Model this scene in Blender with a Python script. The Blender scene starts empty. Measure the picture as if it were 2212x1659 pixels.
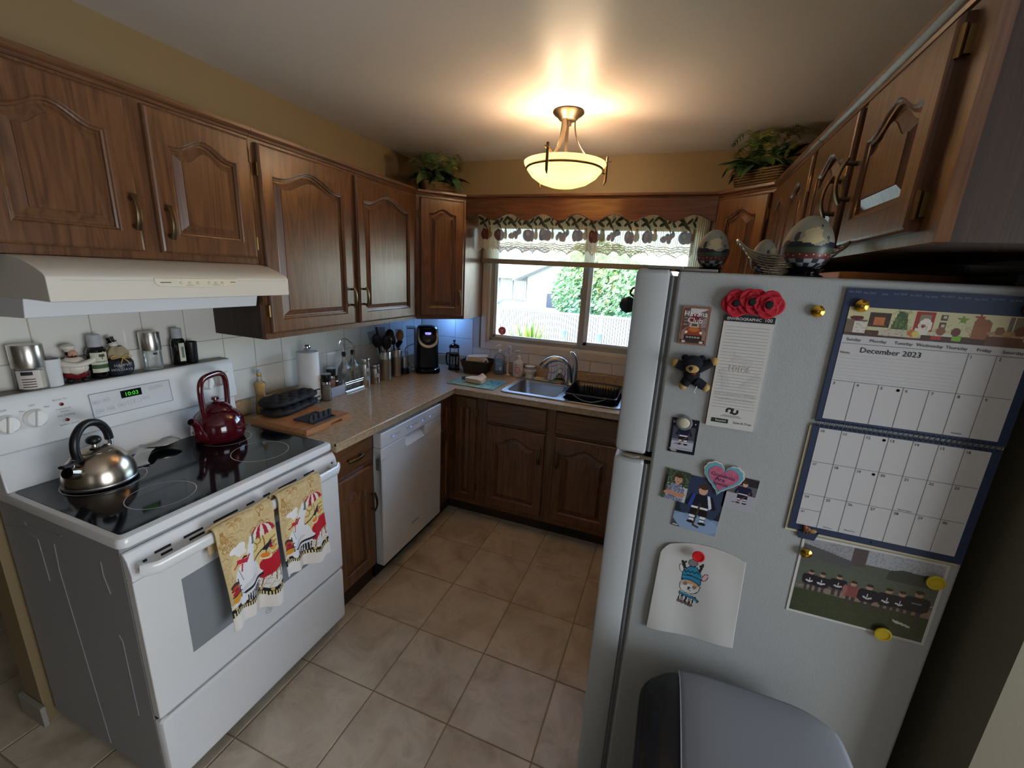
import bpy, bmesh, math, random
import numpy as np
from mathutils import Vector, Matrix
random.seed(7); rng = np.random.RandomState(3)
PI = math.pi
sc = bpy.context.scene
COL = sc.collection

# ------------------------------------------------------------------ camera
FPX = 913.7121
cam_d = bpy.data.cameras.new('camera'); cam = bpy.data.objects.new('camera', cam_d); COL.objects.link(cam)
cam_d.sensor_fit = 'HORIZONTAL'; cam_d.sensor_width = 36.0; cam_d.lens = FPX*36.0/2212.0
cam_d.clip_start = 0.02; cam_d.clip_end = 200
CAM = Vector((1.90252, -2.98428, 1.64835))
FW = Vector((-0.33107242, 0.90955047, -0.25121503)); RT = Vector((0.93376675, 0.3541414, 0.05160941)); UP = Vector((-0.13590701, 0.21748979, 0.96655444))
cam.matrix_world = Matrix(((RT.x, UP.x, -FW.x, CAM.x), (RT.y, UP.y, -FW.y, CAM.y), (RT.z, UP.z, -FW.z, CAM.z), (0, 0, 0, 1)))
sc.camera = cam

# ------------------------------------------------------------------ sky, sun, fill lights, exposure
w = bpy.data.worlds.new('world'); sc.world = w; w.use_nodes = True
nt = w.node_tree; bg = nt.nodes['Background']
sky = nt.nodes.new('ShaderNodeTexSky'); sky.sky_type = 'NISHITA'; sky.sun_disc = False
sky.sun_elevation = math.radians(52); sky.sun_rotation = math.radians(200); sky.air_density = 1.0; sky.dust_density = 1.6; sky.ozone_density = 1.0
nt.links.new(sky.outputs[0], bg.inputs[0]); bg.inputs[1].default_value = 1.3
sun_d = bpy.data.lights.new('sun', 'SUN'); sun_d.energy = 1.0; sun_d.angle = math.radians(0.6); sun_d.color = (1.0, 0.95, 0.87)
sun = bpy.data.objects.new('sun', sun_d); COL.objects.link(sun)
sun.rotation_euler = Vector((0.45, 0.62, -1.0)).to_track_quat('-Z', 'Y').to_euler()
def area_light(name, loc, size, direction, energy, color):
    d = bpy.data.lights.new(name, 'AREA'); d.shape = 'RECTANGLE'; d.size, d.size_y = size; d.energy = energy; d.color = color
    o = bpy.data.objects.new(name, d); COL.objects.link(o); o.location = loc
    o.rotation_euler = Vector(direction).to_track_quat('-Z', 'Z').to_euler(); return o
# added fill light at the dining end, placed to brighten the stove front
area_light('added_stove_fill', (4.14, -2.66, 1.1), (1.15, 1.9), (-1, 0, 0), 38, (0.86, 0.93, 1.0))
# assumed fill light at the solid far-side wall, no window built, weaker
area_light('assumed_dining_fill', (3.1, -5.92, 1.30), (1.2, 1.3), (0.0, 1, 0), 2, (0.86, 0.93, 1.0))
sc.view_settings.view_transform = 'Standard'; sc.view_settings.look = 'None'; sc.view_settings.gamma = 1.0
sc.view_settings.exposure = 0.88; sc.view_settings.use_curve_mapping = False

# ------------------------------------------------------------------ lettering is turned into flat meshes while the scene is still empty
TXT = {}
def _prep(strings):
    dg = None
    for s in strings:
        cu = bpy.data.curves.new('t', 'FONT'); cu.body = s; cu.size = 1.0; cu.resolution_u = 2
        o = bpy.data.objects.new('t', cu); COL.objects.link(o)
        dg = bpy.context.evaluated_depsgraph_get(); dg.update()
        me = bpy.data.meshes.new_from_object(o.evaluated_get(dg))
        vs = [(v.co.x, v.co.y) for v in me.vertices]; fs = [tuple(p.vertices) for p in me.polygons]
        TXT[s] = (vs, fs)
        bpy.data.objects.remove(o); bpy.data.curves.remove(cu); bpy.data.meshes.remove(me)
WEEK = ['Sunday', 'Monday', 'Tuesday', 'Wednesday', 'Thursday', 'Friday', 'Saturday']
TABS = ['Nov 2023', 'Dec 2023', '2024', 'Dec 2024', 'Jan 2025', 'Feb 2025', 'Mar 2025', 'Apr 2025', 'May 2025', 'Jun 2025', 'Jul 2025', 'Aug 2025', 'Sep']
_prep([str(i) for i in range(1, 32)] + WEEK + TABS + ['Notes', 'December 2023', 'Boxing Day', 'Christmas', 'Hanukkah', 'Havana', 'Club', 'ENVIROGRAPHIC', '100', '100%',
      'Post Consumer Waste', 'Total Recycled Fibre', 'Recycled', 'Grandmas', 'Are', 'Special', 'HAPPY', 'HOLIDAYS', '10:03', 'H', '4', 'Burner On', 'Cuisinière en', 'fonction',
      'Hot Cooktop', 'Surface chaude', 'OFF', 'Max', 'Min', 'Bake', 'Broil', 'Oven', 'Timer', 'Start', 'Clear', '+', '-', 'GE', 'K', 'Save-A-Tree', 'Winter begins'])

# ------------------------------------------------------------------ helpers
def lin(c):
    r = []
    for v in c[:3]:
        v = v/255.0
        r.append(v/12.92 if v <= 0.04045 else ((v+0.055)/1.055)**2.4)
    return tuple(r)
class MB:
    def __init__(s): s.v = []; s.f = []
    def add(s, vs, fs, M=None):
        o = len(s.v)
        if M is not None: vs = [tuple(M @ Vector(p)) for p in vs]
        s.v += [tuple(p) for p in vs]; s.f += [tuple(i+o for i in f) for f in fs]; return s
    def box(s, x0, x1, y0, y1, z0, z1, M=None):
        vs = [(x0,y0,z0),(x1,y0,z0),(x1,y1,z0),(x0,y1,z0),(x0,y0,z1),(x1,y0,z1),(x1,y1,z1),(x0,y1,z1)]
        return s.add(vs, [(0,3,2,1),(4,5,6,7),(0,1,5,4),(1,2,6,5),(2,3,7,6),(3,0,4,7)], M)
    def lathe(s, prof, n=24, M=None, sx=1, sy=1, cx=0, cy=0):
        vs = []; fs = []
        for r, z in prof:
            for i in range(n):
                a = 2*PI*i/n; vs.append((cx+r*math.cos(a)*sx, cy+r*math.sin(a)*sy, z))
        k = len(prof)
        for j in range(k-1):
            for i in range(n):
                fs.append((j*n+i, j*n+(i+1)%n, (j+1)*n+(i+1)%n, (j+1)*n+i))
        if prof[0][0] > 1e-6: fs.append(tuple(reversed(range(n))))
        if prof[-1][0] > 1e-6: fs.append(tuple((k-1)*n+i for i in range(n)))
        return s.add(vs, fs, M)
    def tube(s, pts, r, n=8, cap=True, M=None, flat=None, closed=False):
        pts = [Vector(p) for p in pts]; m = len(pts); vs = []; fs = []
        rr = r if isinstance(r, (list, tuple)) else [r]*m
        prev = None
        for j, p in enumerate(pts):
            if closed: t = (pts[(j+1) % m]-pts[j-1])
            else: t = (pts[min(j+1, m-1)]-pts[max(j-1, 0)])
            t.normalize()
            if prev is None:
                ref = Vector((0,0,1)) if abs(t.z) < 0.9 else Vector((1,0,0))
                if flat is not None: ref = Vector(flat)
                a = t.cross(ref); a.normalize()
            else:
                a = prev - t*prev.dot(t)
                if a.length < 1e-6: a = t.orthogonal()
                a.normalize()
            prev = a; b = a.cross(t)
            for i in range(n):
                an = 2*PI*i/n
                q = rr[j]
                if isinstance(q, tuple): d = a*(math.cos(an)*q[0]) + b*(math.sin(an)*q[1])
                else: d = (a*math.cos(an)+b*math.sin(an))*q
                vs.append(tuple(p+d))
        for j in range(m if closed else m-1):
            for i in range(n):
                j2 = (j+1) % m
                fs.append((j*n+i, j*n+(i+1)%n, j2*n+(i+1)%n, j2*n+i))
        if cap and not closed:
            fs.append(tuple(reversed(range(n)))); fs.append(tuple((m-1)*n+i for i in range(n)))
        return s.add(vs, fs, M)
    def prism(s, poly, d0, d1, ax='z', M=None):
        n = len(poly)
        def P(a, b, d): return {'z': (a,b,d), 'y': (a,d,b), 'x': (d,a,b)}[ax]
        vs = [P(a,b,d0) for a,b in poly]+[P(a,b,d1) for a,b in poly]
        fs = [tuple(reversed(range(n))), tuple(range(n, 2*n))]+[(i,(i+1)%n,n+(i+1)%n,n+i) for i in range(n)]
        return s.add(vs, fs, M)
    def loft(s, loops, cap0=False, cap1=False, M=None):
        n = len(loops[0]); vs = [p for l in loops for p in l]; fs = []
        for j in range(len(loops)-1):
            for i in range(n): fs.append((j*n+i, j*n+(i+1)%n, (j+1)*n+(i+1)%n, (j+1)*n+i))
        if cap0: fs.append(tuple(reversed(range(n))))
        if cap1: fs.append(tuple((len(loops)-1)*n+i for i in range(n)))
        return s.add(vs, fs, M)
    def grid(s, fn, nu, nv, M=None):
        vs = [fn(i/nu, j/nv) for j in range(nv+1) for i in range(nu+1)]
        fs = [(j*(nu+1)+i, j*(nu+1)+i+1, (j+1)*(nu+1)+i+1, (j+1)*(nu+1)+i) for j in range(nv) for i in range(nu)]
        return s.add(vs, fs, M)
    def ell(s, c, r, n=16, m=10, M=None):
        prof = [(math.sin(PI*j/m), -math.cos(PI*j/m)) for j in range(m+1)]
        prof = [(max(a, 0.0), b) for a, b in prof]
        b = MB(); b.lathe(prof, n)
        vs = [(c[0]+x*r[0], c[1]+y*r[1], c[2]+z*r[2]) for x,y,z in b.v]
        return s.add(vs, b.f, M)
    def text(s, st, size, O, ux, uy, align='C', off=0.0004, wscale=1.0, shear=0.0):
        vs, fs = TXT[st]
        if not vs: return s
        xs = [p[0] for p in vs]; x0, x1 = min(xs), max(xs)
        dx = {'C': -(x0+x1)/2, 'L': -x0, 'R': -x1}[align]
        O = Vector(O); ux = Vector(ux); uy = Vector(uy); nn = ux.cross(uy).normalized()
        return s.add([tuple(O+ux*((x+dx)*size*wscale+shear*y*size)+uy*(y*size)+nn*off) for x,y in vs], fs)
def mesh(name, mb):
    me = bpy.data.meshes.new(name); me.from_pydata(mb.v, [], mb.f); me.update(); return me
def mk(name, mb, mat=None, parent=None, smooth=False, bevel=0, seg=2, solid=0, ang=35, label=None, loc=None, sub=0, clean=True):
    me = mesh(name, mb)
    bm = bmesh.new(); bm.from_mesh(me)
    if clean: bmesh.ops.remove_doubles(bm, verts=bm.verts, dist=1e-6)
    bmesh.ops.recalc_face_normals(bm, faces=bm.faces); bm.to_mesh(me); bm.free()
    if mat: me.materials.append(mat)
    if smooth:
        for p in me.polygons: p.use_smooth = True
        if smooth != 'all':
            me.set_sharp_from_angle(angle=math.radians(ang))
    o = bpy.data.objects.new(name, me); COL.objects.link(o)
    if parent: o.parent = parent
    if loc: o.location = loc
    if solid:
        m = o.modifiers.new('s', 'SOLIDIFY'); m.thickness = solid; m.offset = 0
    if bevel:
        m = o.modifiers.new('b', 'BEVEL'); m.width = bevel; m.segments = seg; m.limit_method = 'ANGLE'; m.angle_limit = math.radians(40)
        for p in me.polygons: p.use_smooth = True
        m.harden_normals = True
    if sub:
        m = o.modifiers.new('u', 'SUBSURF'); m.levels = sub; m.render_levels = sub
    if label: o['label'] = label
    return o
def tag(o, label, cat, group=None):
    o['label'] = label; o['category'] = cat
    if group: o['group'] = group
    return o
def thing(name, label, cat, loc=(0,0,0), rz=0, group=None):
    o = bpy.data.objects.new(name, None); COL.objects.link(o); o.empty_display_size = 0.05
    o.location = loc; o.rotation_euler = (0, 0, rz); return tag(o, label, cat, group)
def struct(o): o['kind'] = 'structure'; return o
def T(x=0, y=0, z=0, rx=0, ry=0, rz=0, s=1):
    return Matrix.Translation((x,y,z)) @ Matrix.Rotation(rz,4,'Z') @ Matrix.Rotation(ry,4,'Y') @ Matrix.Rotation(rx,4,'X') @ Matrix.Scale(s,4)
def spline(pts, n=8):
    P = [Vector(p) for p in pts]; out = []
    for i in range(len(P)-1):
        p0 = P[max(i-1,0)]; p1 = P[i]; p2 = P[i+1]; p3 = P[min(i+2,len(P)-1)]
        for k in range(n):
            t = k/n
            out.append(0.5*((2*p1)+(p2-p0)*t+(2*p0-5*p1+4*p2-p3)*t*t+(3*p1-p0-3*p2+p3)*t**3))
    out.append(P[-1]); return [tuple(p) for p in out]
def rrect(x0, x1, y0, y1, r, n=4):
    out = []
    for cx, cy, a0 in ((x1-r,y1-r,0),(x0+r,y1-r,PI/2),(x0+r,y0+r,PI),(x1-r,y0+r,3*PI/2)):
        for k in range(n+1):
            a = a0+PI/2*k/n; out.append((cx+r*math.cos(a), cy+r*math.sin(a)))
    return out

# ------------------------------------------------------------------ materials
def M(name, col, rough=0.5, metal=0.0, spec=0.5, coat=0.0, trans=0.0, ior=1.45, emit=None, es=0.0, sss=0, alpha=1.0, bump=None, var=None):
    m = bpy.data.materials.new(name); m.use_nodes = True; n = m.node_tree; b = n.nodes['Principled BSDF']
    c = lin(col); b.inputs['Base Color'].default_value = (*c, 1); b.inputs['Roughness'].default_value = rough; b.inputs['Metallic'].default_value = metal
    b.inputs['Specular IOR Level'].default_value = spec; b.inputs['Coat Weight'].default_value = coat; b.inputs['Coat Roughness'].default_value = 0.12
    b.inputs['Transmission Weight'].default_value = trans; b.inputs['IOR'].default_value = ior; b.inputs['Alpha'].default_value = alpha
    if emit: b.inputs['Emission Color'].default_value = (*lin(emit), 1); b.inputs['Emission Strength'].default_value = es
    if bump or var:
        tc = n.nodes.new('ShaderNodeTexCoord')
    if bump:
        sc_, st, det = bump
        nz = n.nodes.new('ShaderNodeTexNoise'); nz.inputs['Scale'].default_value = sc_; nz.inputs['Detail'].default_value = det
        bp = n.nodes.new('ShaderNodeBump'); bp.inputs['Strength'].default_value = st; bp.inputs['Distance'].default_value = 0.004
        n.links.new(tc.outputs['Object'], nz.inputs['Vector']); n.links.new(nz.outputs['Fac'], bp.inputs['Height']); n.links.new(bp.outputs['Normal'], b.inputs['Normal'])
    if var:
        sc_, col2 = var
        nz = n.nodes.new('ShaderNodeTexNoise'); nz.inputs['Scale'].default_value = sc_; nz.inputs['Detail'].default_value = 6
        cr = n.nodes.new('ShaderNodeValToRGB'); cr.color_ramp.elements[0].position = 0.35; cr.color_ramp.elements[1].position = 0.65
        cr.color_ramp.elements[0].color = (*c, 1); cr.color_ramp.elements[1].color = (*lin(col2), 1)
        n.links.new(tc.outputs['Object'], nz.inputs['Vector']); n.links.new(nz.outputs['Fac'], cr.inputs['Fac']); n.links.new(cr.outputs['Color'], b.inputs['Base Color'])
    return m
def ramp(n, stops):
    cr = n.nodes.new('ShaderNodeValToRGB'); e = cr.color_ramp.elements
    while len(e) < len(stops): e.new(0.5)
    for el, (p, c) in zip(e, stops): el.position = p; el.color = (*lin(c), 1)
    return cr
def wood(name, axis, cols, rough=0.3, scale=1.0, coat=0.25):
    m = bpy.data.materials.new(name); m.use_nodes = True; n = m.node_tree; b = n.nodes['Principled BSDF']
    tc = n.nodes.new('ShaderNodeTexCoord'); mp = n.nodes.new('ShaderNodeMapping'); oi = n.nodes.new('ShaderNodeObjectInfo')
    s = [9*scale]*3; s[axis] = 0.8*scale; mp.inputs['Scale'].default_value = s
    ad = n.nodes.new('ShaderNodeVectorMath'); ad.operation = 'ADD'; mu = n.nodes.new('ShaderNodeMath'); mu.operation = 'MULTIPLY'; mu.inputs[1].default_value = 37.0
    n.links.new(oi.outputs['Random'], mu.inputs[0]); n.links.new(tc.outputs['Object'], mp.inputs['Vector']); n.links.new(mp.outputs['Vector'], ad.inputs[0]); n.links.new(mu.outputs[0], ad.inputs[1])
    nz = n.nodes.new('ShaderNodeTexNoise'); nz.inputs['Scale'].default_value = 1.1; nz.inputs['Detail'].default_value = 3; nz.inputs['Distortion'].default_value = 0.6
    n.links.new(ad.outputs[0], nz.inputs['Vector'])
    # cathedral rings: the smooth noise folded several times
    m2 = n.nodes.new('ShaderNodeMath'); m2.operation = 'MULTIPLY'; m2.inputs[1].default_value = 64.0
    sn = n.nodes.new('ShaderNodeMath'); sn.operation = 'SINE'
    n.links.new(nz.outputs['Fac'], m2.inputs[0]); n.links.new(m2.outputs[0], sn.inputs[0])
    mr = n.nodes.new('ShaderNodeMapRange'); mr.inputs[1].default_value = -1; mr.inputs[2].default_value = 1
    n.links.new(sn.outputs[0], mr.inputs[0])
    # pores
    mp2 = n.nodes.new('ShaderNodeMapping'); s2 = [160*scale]*3; s2[axis] = 5*scale; mp2.inputs['Scale'].default_value = s2
    n.links.new(tc.outputs['Object'], mp2.inputs['Vector'])
    nz2 = n.nodes.new('ShaderNodeTexNoise'); nz2.inputs['Scale'].default_value = 1.0; nz2.inputs['Detail'].default_value = 4
    n.links.new(mp2.outputs['Vector'], nz2.inputs['Vector'])
    mx = n.nodes.new('ShaderNodeMix'); mx.data_type = 'FLOAT'; mx.inputs[0].default_value = 0.72
    n.links.new(mr.outputs[0], mx.inputs[2]); n.links.new(nz2.outputs['Fac'], mx.inputs[3])
    cr = ramp(n, [(0.15, cols[0]), (0.5, cols[1]), (0.85, cols[2])])
    n.links.new(mx.outputs[0], cr.inputs['Fac']); n.links.new(cr.outputs['Color'], b.inputs['Base Color'])
    bp = n.nodes.new('ShaderNodeBump'); bp.inputs['Strength'].default_value = 0.12; bp.inputs['Distance'].default_value = 0.002
    n.links.new(nz2.outputs['Fac'], bp.inputs['Height']); n.links.new(bp.outputs['Normal'], b.inputs['Normal'])
    b.inputs['Roughness'].default_value = rough; b.inputs['Coat Weight'].default_value = coat; b.inputs['Coat Roughness'].default_value = 0.22
    return m
OAK = [(74, 46, 29), (105, 69, 43), (121, 83, 54)]
oak_v = wood('stained_oak_upright', 2, OAK); oak_h = wood('stained_oak_level', 0, OAK); oak_hy = wood('stained_oak_level_side', 1, OAK)
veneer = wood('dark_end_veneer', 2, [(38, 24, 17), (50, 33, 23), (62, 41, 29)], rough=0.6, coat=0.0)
board_w = wood('chopping_board_wood', 1, [(150, 102, 64), (176, 124, 82), (192, 142, 98)], rough=0.5, coat=0.0)
bamboo = wood('orange_board_wood', 0, [(178, 104, 44), (196, 122, 58), (206, 136, 70)], rough=0.5, coat=0.0)
spoon_w = wood('spoon_wood', 2, [(150, 100, 60), (176, 124, 78), (190, 140, 92)], rough=0.6, coat=0)
white_en = M('white_enamel', (226, 227, 228), 0.22, coat=0.3)
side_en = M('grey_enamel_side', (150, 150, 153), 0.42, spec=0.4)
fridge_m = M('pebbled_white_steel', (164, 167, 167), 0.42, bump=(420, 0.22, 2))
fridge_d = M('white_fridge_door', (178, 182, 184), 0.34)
gasket = M('grey_gasket', (120, 124, 128), 0.6)
steel = M('brushed_steel', (196, 192, 186), 0.28, 1.0)
steel_d = M('dull_steel', (165, 163, 160), 0.36, 1.0)
sink_m = M('sink_steel', (190, 192, 194), 0.32, 1.0)
chrome = M('chrome', (225, 226, 228), 0.08, 1.0)
nickel = M('brushed_nickel', (122, 110, 95), 0.35, 1.0)
bronze = M('antique_bronze', (100, 84, 60), 0.38, 1.0)
brass = M('brass', (190, 150, 62), 0.22, 1.0)
black_pl = M('black_plastic', (16, 16, 18), 0.35)
black_gl = M('black_gloss', (10, 10, 12), 0.12)
dark_gr = M('dark_grey_plastic', (52, 53, 57), 0.5)
white_pl = M('white_plastic', (232, 232, 230), 0.35)
cream_pl = M('cream_plastic', (205, 190, 150), 0.45)
almond = M('almond_enamel', (224, 219, 208), 0.32)
almond_d = M('almond_side', (190, 186, 178), 0.4)
paper = M('paper', (200, 198, 194), 0.85)
paper_t = M('paper_towel', (235, 235, 236), 0.95, bump=(180, 0.5, 2))
ink = M('black_ink', (28, 28, 30), 0.8)
ink_g = M('grey_ink', (118, 118, 120), 0.8)
ink_l = M('pale_grey_ink', (192, 190, 186), 0.8)
ink_w = M('white_ink', (235, 235, 235), 0.7)
ink_b = M('navy_ink', (38, 40, 92), 0.8)
glass = M('clear_glass', (250, 252, 250), 0.02, trans=1.0, ior=1.45)
olive_gl = M('dark_bottle_glass', (10, 12, 10), 0.06, coat=0.3)
burg = M('burgundy_enamel', (72, 10, 20), 0.1, coat=0.6)
ceil_m = M('ceiling_paint', (227, 217, 211), 0.42, spec=0.35, bump=(60, 0.05, 2))
wall_m = M('tan_wall_paint', (138, 118, 84), 0.6, bump=(90, 0.06, 2))
wall_w = M('cream_wall_paint', (116, 110, 92), 0.7, bump=(90, 0.06, 2))
trim_m = M('beige_window_casing', (212, 202, 186), 0.45)
alu = M('window_aluminium', (168, 166, 160), 0.4, 0.6)
vinyl_w = M('white_window_sash', (222, 226, 230), 0.4)
tile_m = M('white_glazed_tile', (224, 220, 212), 0.12, bump=(14, 0.05, 1))
grout_m = M('grey_grout', (180, 172, 160), 0.8)
cotton = M('cream_cotton', (226, 214, 192), 0.95, bump=(300, 0.4, 2))
wicker = M('brown_wicker', (112, 84, 54), 0.7)
wicker_d = M('dark_wicker', (46, 38, 34), 0.7)
red_pl = M('red_plastic', (205, 22, 34), 0.4)
leaf_a = M('dark_leaf', (58, 84, 48), 0.45); leaf_b = M('mid_leaf', (88, 112, 60), 0.5); leaf_c = M('yellow_green_leaf', (136, 132, 66), 0.55); leaf_d = M('blackish_leaf', (30, 34, 28), 0.45)

def floor_mat():
    m = bpy.data.materials.new('vinyl_stone_tile'); m.use_nodes = True; n = m.node_tree; b = n.nodes['Principled BSDF']
    tc = n.nodes.new('ShaderNodeTexCoord'); oi = n.nodes.new('ShaderNodeObjectInfo'); mu = n.nodes.new('ShaderNodeMath'); mu.operation = 'MULTIPLY'; mu.inputs[1].default_value = 53.0
    ad = n.nodes.new('ShaderNodeVectorMath'); ad.operation = 'ADD'
    n.links.new(oi.outputs['Random'], mu.inputs[0]); n.links.new(tc.outputs['Object'], ad.inputs[0]); n.links.new(mu.outputs[0], ad.inputs[1])
    a = n.nodes.new('ShaderNodeTexNoise'); a.inputs['Scale'].default_value = 5.5; a.inputs['Detail'].default_value = 9; a.inputs['Roughness'].default_value = 0.62; a.inputs['Distortion'].default_value = 0.5
    n.links.new(ad.outputs[0], a.inputs['Vector'])
    cr = ramp(n, [(0.3, (160, 145, 123)), (0.47, (186, 173, 152)), (0.6, (202, 190, 170)), (0.72, (180, 166, 143))]); n.links.new(a.outputs['Fac'], cr.inputs['Fac'])
    v = n.nodes.new('ShaderNodeTexVoronoi'); v.feature = 'DISTANCE_TO_EDGE'; v.inputs['Scale'].default_value = 6.5
    c2 = n.nodes.new('ShaderNodeTexNoise'); c2.inputs['Scale'].default_value = 9; c2.inputs['Detail'].default_value = 5
    n.links.new(ad.outputs[0], c2.inputs['Vector']); ad2 = n.nodes.new('ShaderNodeVectorMath'); ad2.operation = 'MULTIPLY_ADD'; ad2.inputs[1].default_value = (0.35, 0.35, 0.35)
    n.links.new(c2.outputs['Color'], ad2.inputs[0]); n.links.new(ad.outputs[0], ad2.inputs[2]); n.links.new(ad2.outputs[0], v.inputs['Vector'])
    g = n.nodes.new('ShaderNodeMapRange'); g.inputs[1].default_value = 0.0; g.inputs[2].default_value = 0.012; g.inputs[3].default_value = 1; g.inputs[4].default_value = 0
    n.links.new(v.outputs['Distance'], g.inputs[0])
    k = n.nodes.new('ShaderNodeTexNoise'); k.inputs['Scale'].default_value = 6; n.links.new(ad.outputs[0], k.inputs['Vector'])
    kr = n.nodes.new('ShaderNodeMapRange'); kr.inputs[1].default_value = 0.55; kr.inputs[2].default_value = 0.68; n.links.new(k.outputs['Fac'], kr.inputs[0])
    mm = n.nodes.new('ShaderNodeMath'); mm.operation = 'MULTIPLY'; n.links.new(g.outputs[0], mm.inputs[0]); n.links.new(kr.outputs[0], mm.inputs[1])
    m3 = n.nodes.new('ShaderNodeMath'); m3.operation = 'MULTIPLY'; m3.inputs[1].default_value = 0.5; n.links.new(mm.outputs[0], m3.inputs[0])
    mx = n.nodes.new('ShaderNodeMix'); mx.data_type = 'RGBA'; n.links.new(m3.outputs[0], mx.inputs[0]); n.links.new(cr.outputs['Color'], mx.inputs[6]); mx.inputs[7].default_value = (*lin((140, 112, 82)), 1)
    n.links.new(mx.outputs[2], b.inputs['Base Color']); b.inputs['Roughness'].default_value = 0.36; b.inputs['Specular IOR Level'].default_value = 0.4
    bp = n.nodes.new('ShaderNodeBump'); bp.inputs['Strength'].default_value = 0.25; bp.inputs['Distance'].default_value = 0.003
    n.links.new(a.outputs['Fac'], bp.inputs['Height']); n.links.new(bp.outputs['Normal'], b.inputs['Normal'])
    return m
floor_m = floor_mat(); floor_g = M('floor_grout', (146, 128, 100), 0.7)
def counter_mat():
    m = bpy.data.materials.new('speckled_laminate'); m.use_nodes = True; n = m.node_tree; b = n.nodes['Principled BSDF']
    tc = n.nodes.new('ShaderNodeTexCoord'); a = n.nodes.new('ShaderNodeTexNoise'); a.inputs['Scale'].default_value = 55; a.inputs['Detail'].default_value = 8; a.inputs['Roughness'].default_value = 0.75
    n.links.new(tc.outputs['Object'], a.inputs['Vector']); cr = ramp(n, [(0.3, (146, 126, 98)), (0.48, (174, 152, 122)), (0.62, (188, 166, 136)), (0.75, (162, 140, 110))])
    n.links.new(a.outputs['Fac'], cr.inputs['Fac']); n.links.new(cr.outputs['Color'], b.inputs['Base Color']); b.inputs['Roughness'].default_value = 0.17
    return m
counter_m = counter_mat()
def attr_mat(name, rough=0.6, coat=0.0, alpha=False, transl=0.0, bump=None):
    m = bpy.data.materials.new(name); m.use_nodes = True; n = m.node_tree; b = n.nodes['Principled BSDF']
    a = n.nodes.new('ShaderNodeAttribute'); a.attribute_name = 'Col'; n.links.new(a.outputs['Color'], b.inputs['Base Color'])
    b.inputs['Roughness'].default_value = rough; b.inputs['Coat Weight'].default_value = coat
    out = n.nodes['Material Output']
    if bump:
        tc = n.nodes.new('ShaderNodeTexCoord'); nz = n.nodes.new('ShaderNodeTexNoise'); nz.inputs['Scale'].default_value = bump[0]; bp = n.nodes.new('ShaderNodeBump'); bp.inputs['Strength'].default_value = bump[1]; bp.inputs['Distance'].default_value = 0.003
        n.links.new(tc.outputs['Object'], nz.inputs['Vector']); n.links.new(nz.outputs['Fac'], bp.inputs['Height']); n.links.new(bp.outputs['Normal'], b.inputs['Normal'])
    src = b.outputs[0]
    if transl:
        t = n.nodes.new('ShaderNodeBsdfTranslucent'); n.links.new(a.outputs['Color'], t.inputs['Color']); mx = n.nodes.new('ShaderNodeMixShader'); mx.inputs[0].default_value = transl
        n.links.new(src, mx.inputs[1]); n.links.new(t.outputs[0], mx.inputs[2]); src = mx.outputs[0]
    if alpha:
        tr = n.nodes.new('ShaderNodeBsdfTransparent'); mx = n.nodes.new('ShaderNodeMixShader')
        n.links.new(a.outputs['Alpha'], mx.inputs[0]); n.links.new(tr.outputs[0], mx.inputs[1]); n.links.new(src, mx.inputs[2]); src = mx.outputs[0]
    n.links.new(src, out.inputs['Surface']); return m
print_m = attr_mat('printed_paper', 0.45); photo_m = attr_mat('glossy_photo', 0.3); towel_m = attr_mat('printed_towel', 0.95, bump=(420, 0.5)); egg_m = attr_mat('painted_egg', 0.4)

# ------------------------------------------------------------------ flat print: shapes drawn on a small canvas, carried by the faces of a fine mesh
class Cv:
    def __init__(s, W, H, nx, ny, bg):
        s.W, s.H, s.nx, s.ny = W, H, nx, ny; s.a = np.ones((ny, nx, 4)); s.a[:, :, :3] = lin(bg)
        s.X, s.Y = np.meshgrid((np.arange(nx)+.5)*W/nx, (np.arange(ny)+.5)*H/ny)
    def put(s, m, c, k=1.0):
        s.a[m, :3] = s.a[m, :3]*(1-k)+np.array(lin(c))*k
    def rect(s, x0, x1, y0, y1, c, k=1.0): s.put((s.X >= x0)&(s.X <= x1)&(s.Y >= y0)&(s.Y <= y1), c, k)
    def ell(s, cx, cy, rx, ry, c, ang=0, k=1.0):
        dx = s.X-cx; dy = s.Y-cy; ca, sa = math.cos(ang), math.sin(ang)
        s.put(((dx*ca+dy*sa)/rx)**2+((-dx*sa+dy*ca)/ry)**2 <= 1, c, k)
    def ring(s, cx, cy, r, wd, c, a0=-10, a1=10):
        d = np.hypot(s.X-cx, s.Y-cy); an = np.arctan2(s.Y-cy, s.X-cx); s.put((abs(d-r) <= wd)&(an >= a0)&(an <= a1), c)
    def poly(s, pts, c, k=1.0):
        inn = np.zeros_like(s.X, bool); n = len(pts)
        for i in range(n):
            x0, y0 = pts[i]; x1, y1 = pts[(i+1) % n]
            if y0 == y1: continue
            c_ = ((y0 > s.Y) != (y1 > s.Y)) & (s.X < (x1-x0)*(s.Y-y0)/(y1-y0)+x0); inn ^= c_
        s.put(inn, c, k)
    def line(s, pts, wd, c):
        for (x0, y0), (x1, y1) in zip(pts[:-1], pts[1:]):
            dx, dy = x1-x0, y1-y0; L = dx*dx+dy*dy+1e-12
            t = np.clip(((s.X-x0)*dx+(s.Y-y0)*dy)/L, 0, 1); s.put(np.hypot(s.X-x0-t*dx, s.Y-y0-t*dy) <= wd, c)
    def mottle(s, amt, cell, c, thr=0.5, region=None):
        ny, nx = s.ny, s.nx; k = max(1, int(cell)); r = rng.rand(ny//k+2, nx//k+2); r = np.kron(r, np.ones((k, k)))[:ny, :nx]
        m = r < thr
        if region is not None: m &= region
        s.put(m, c, amt)
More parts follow.
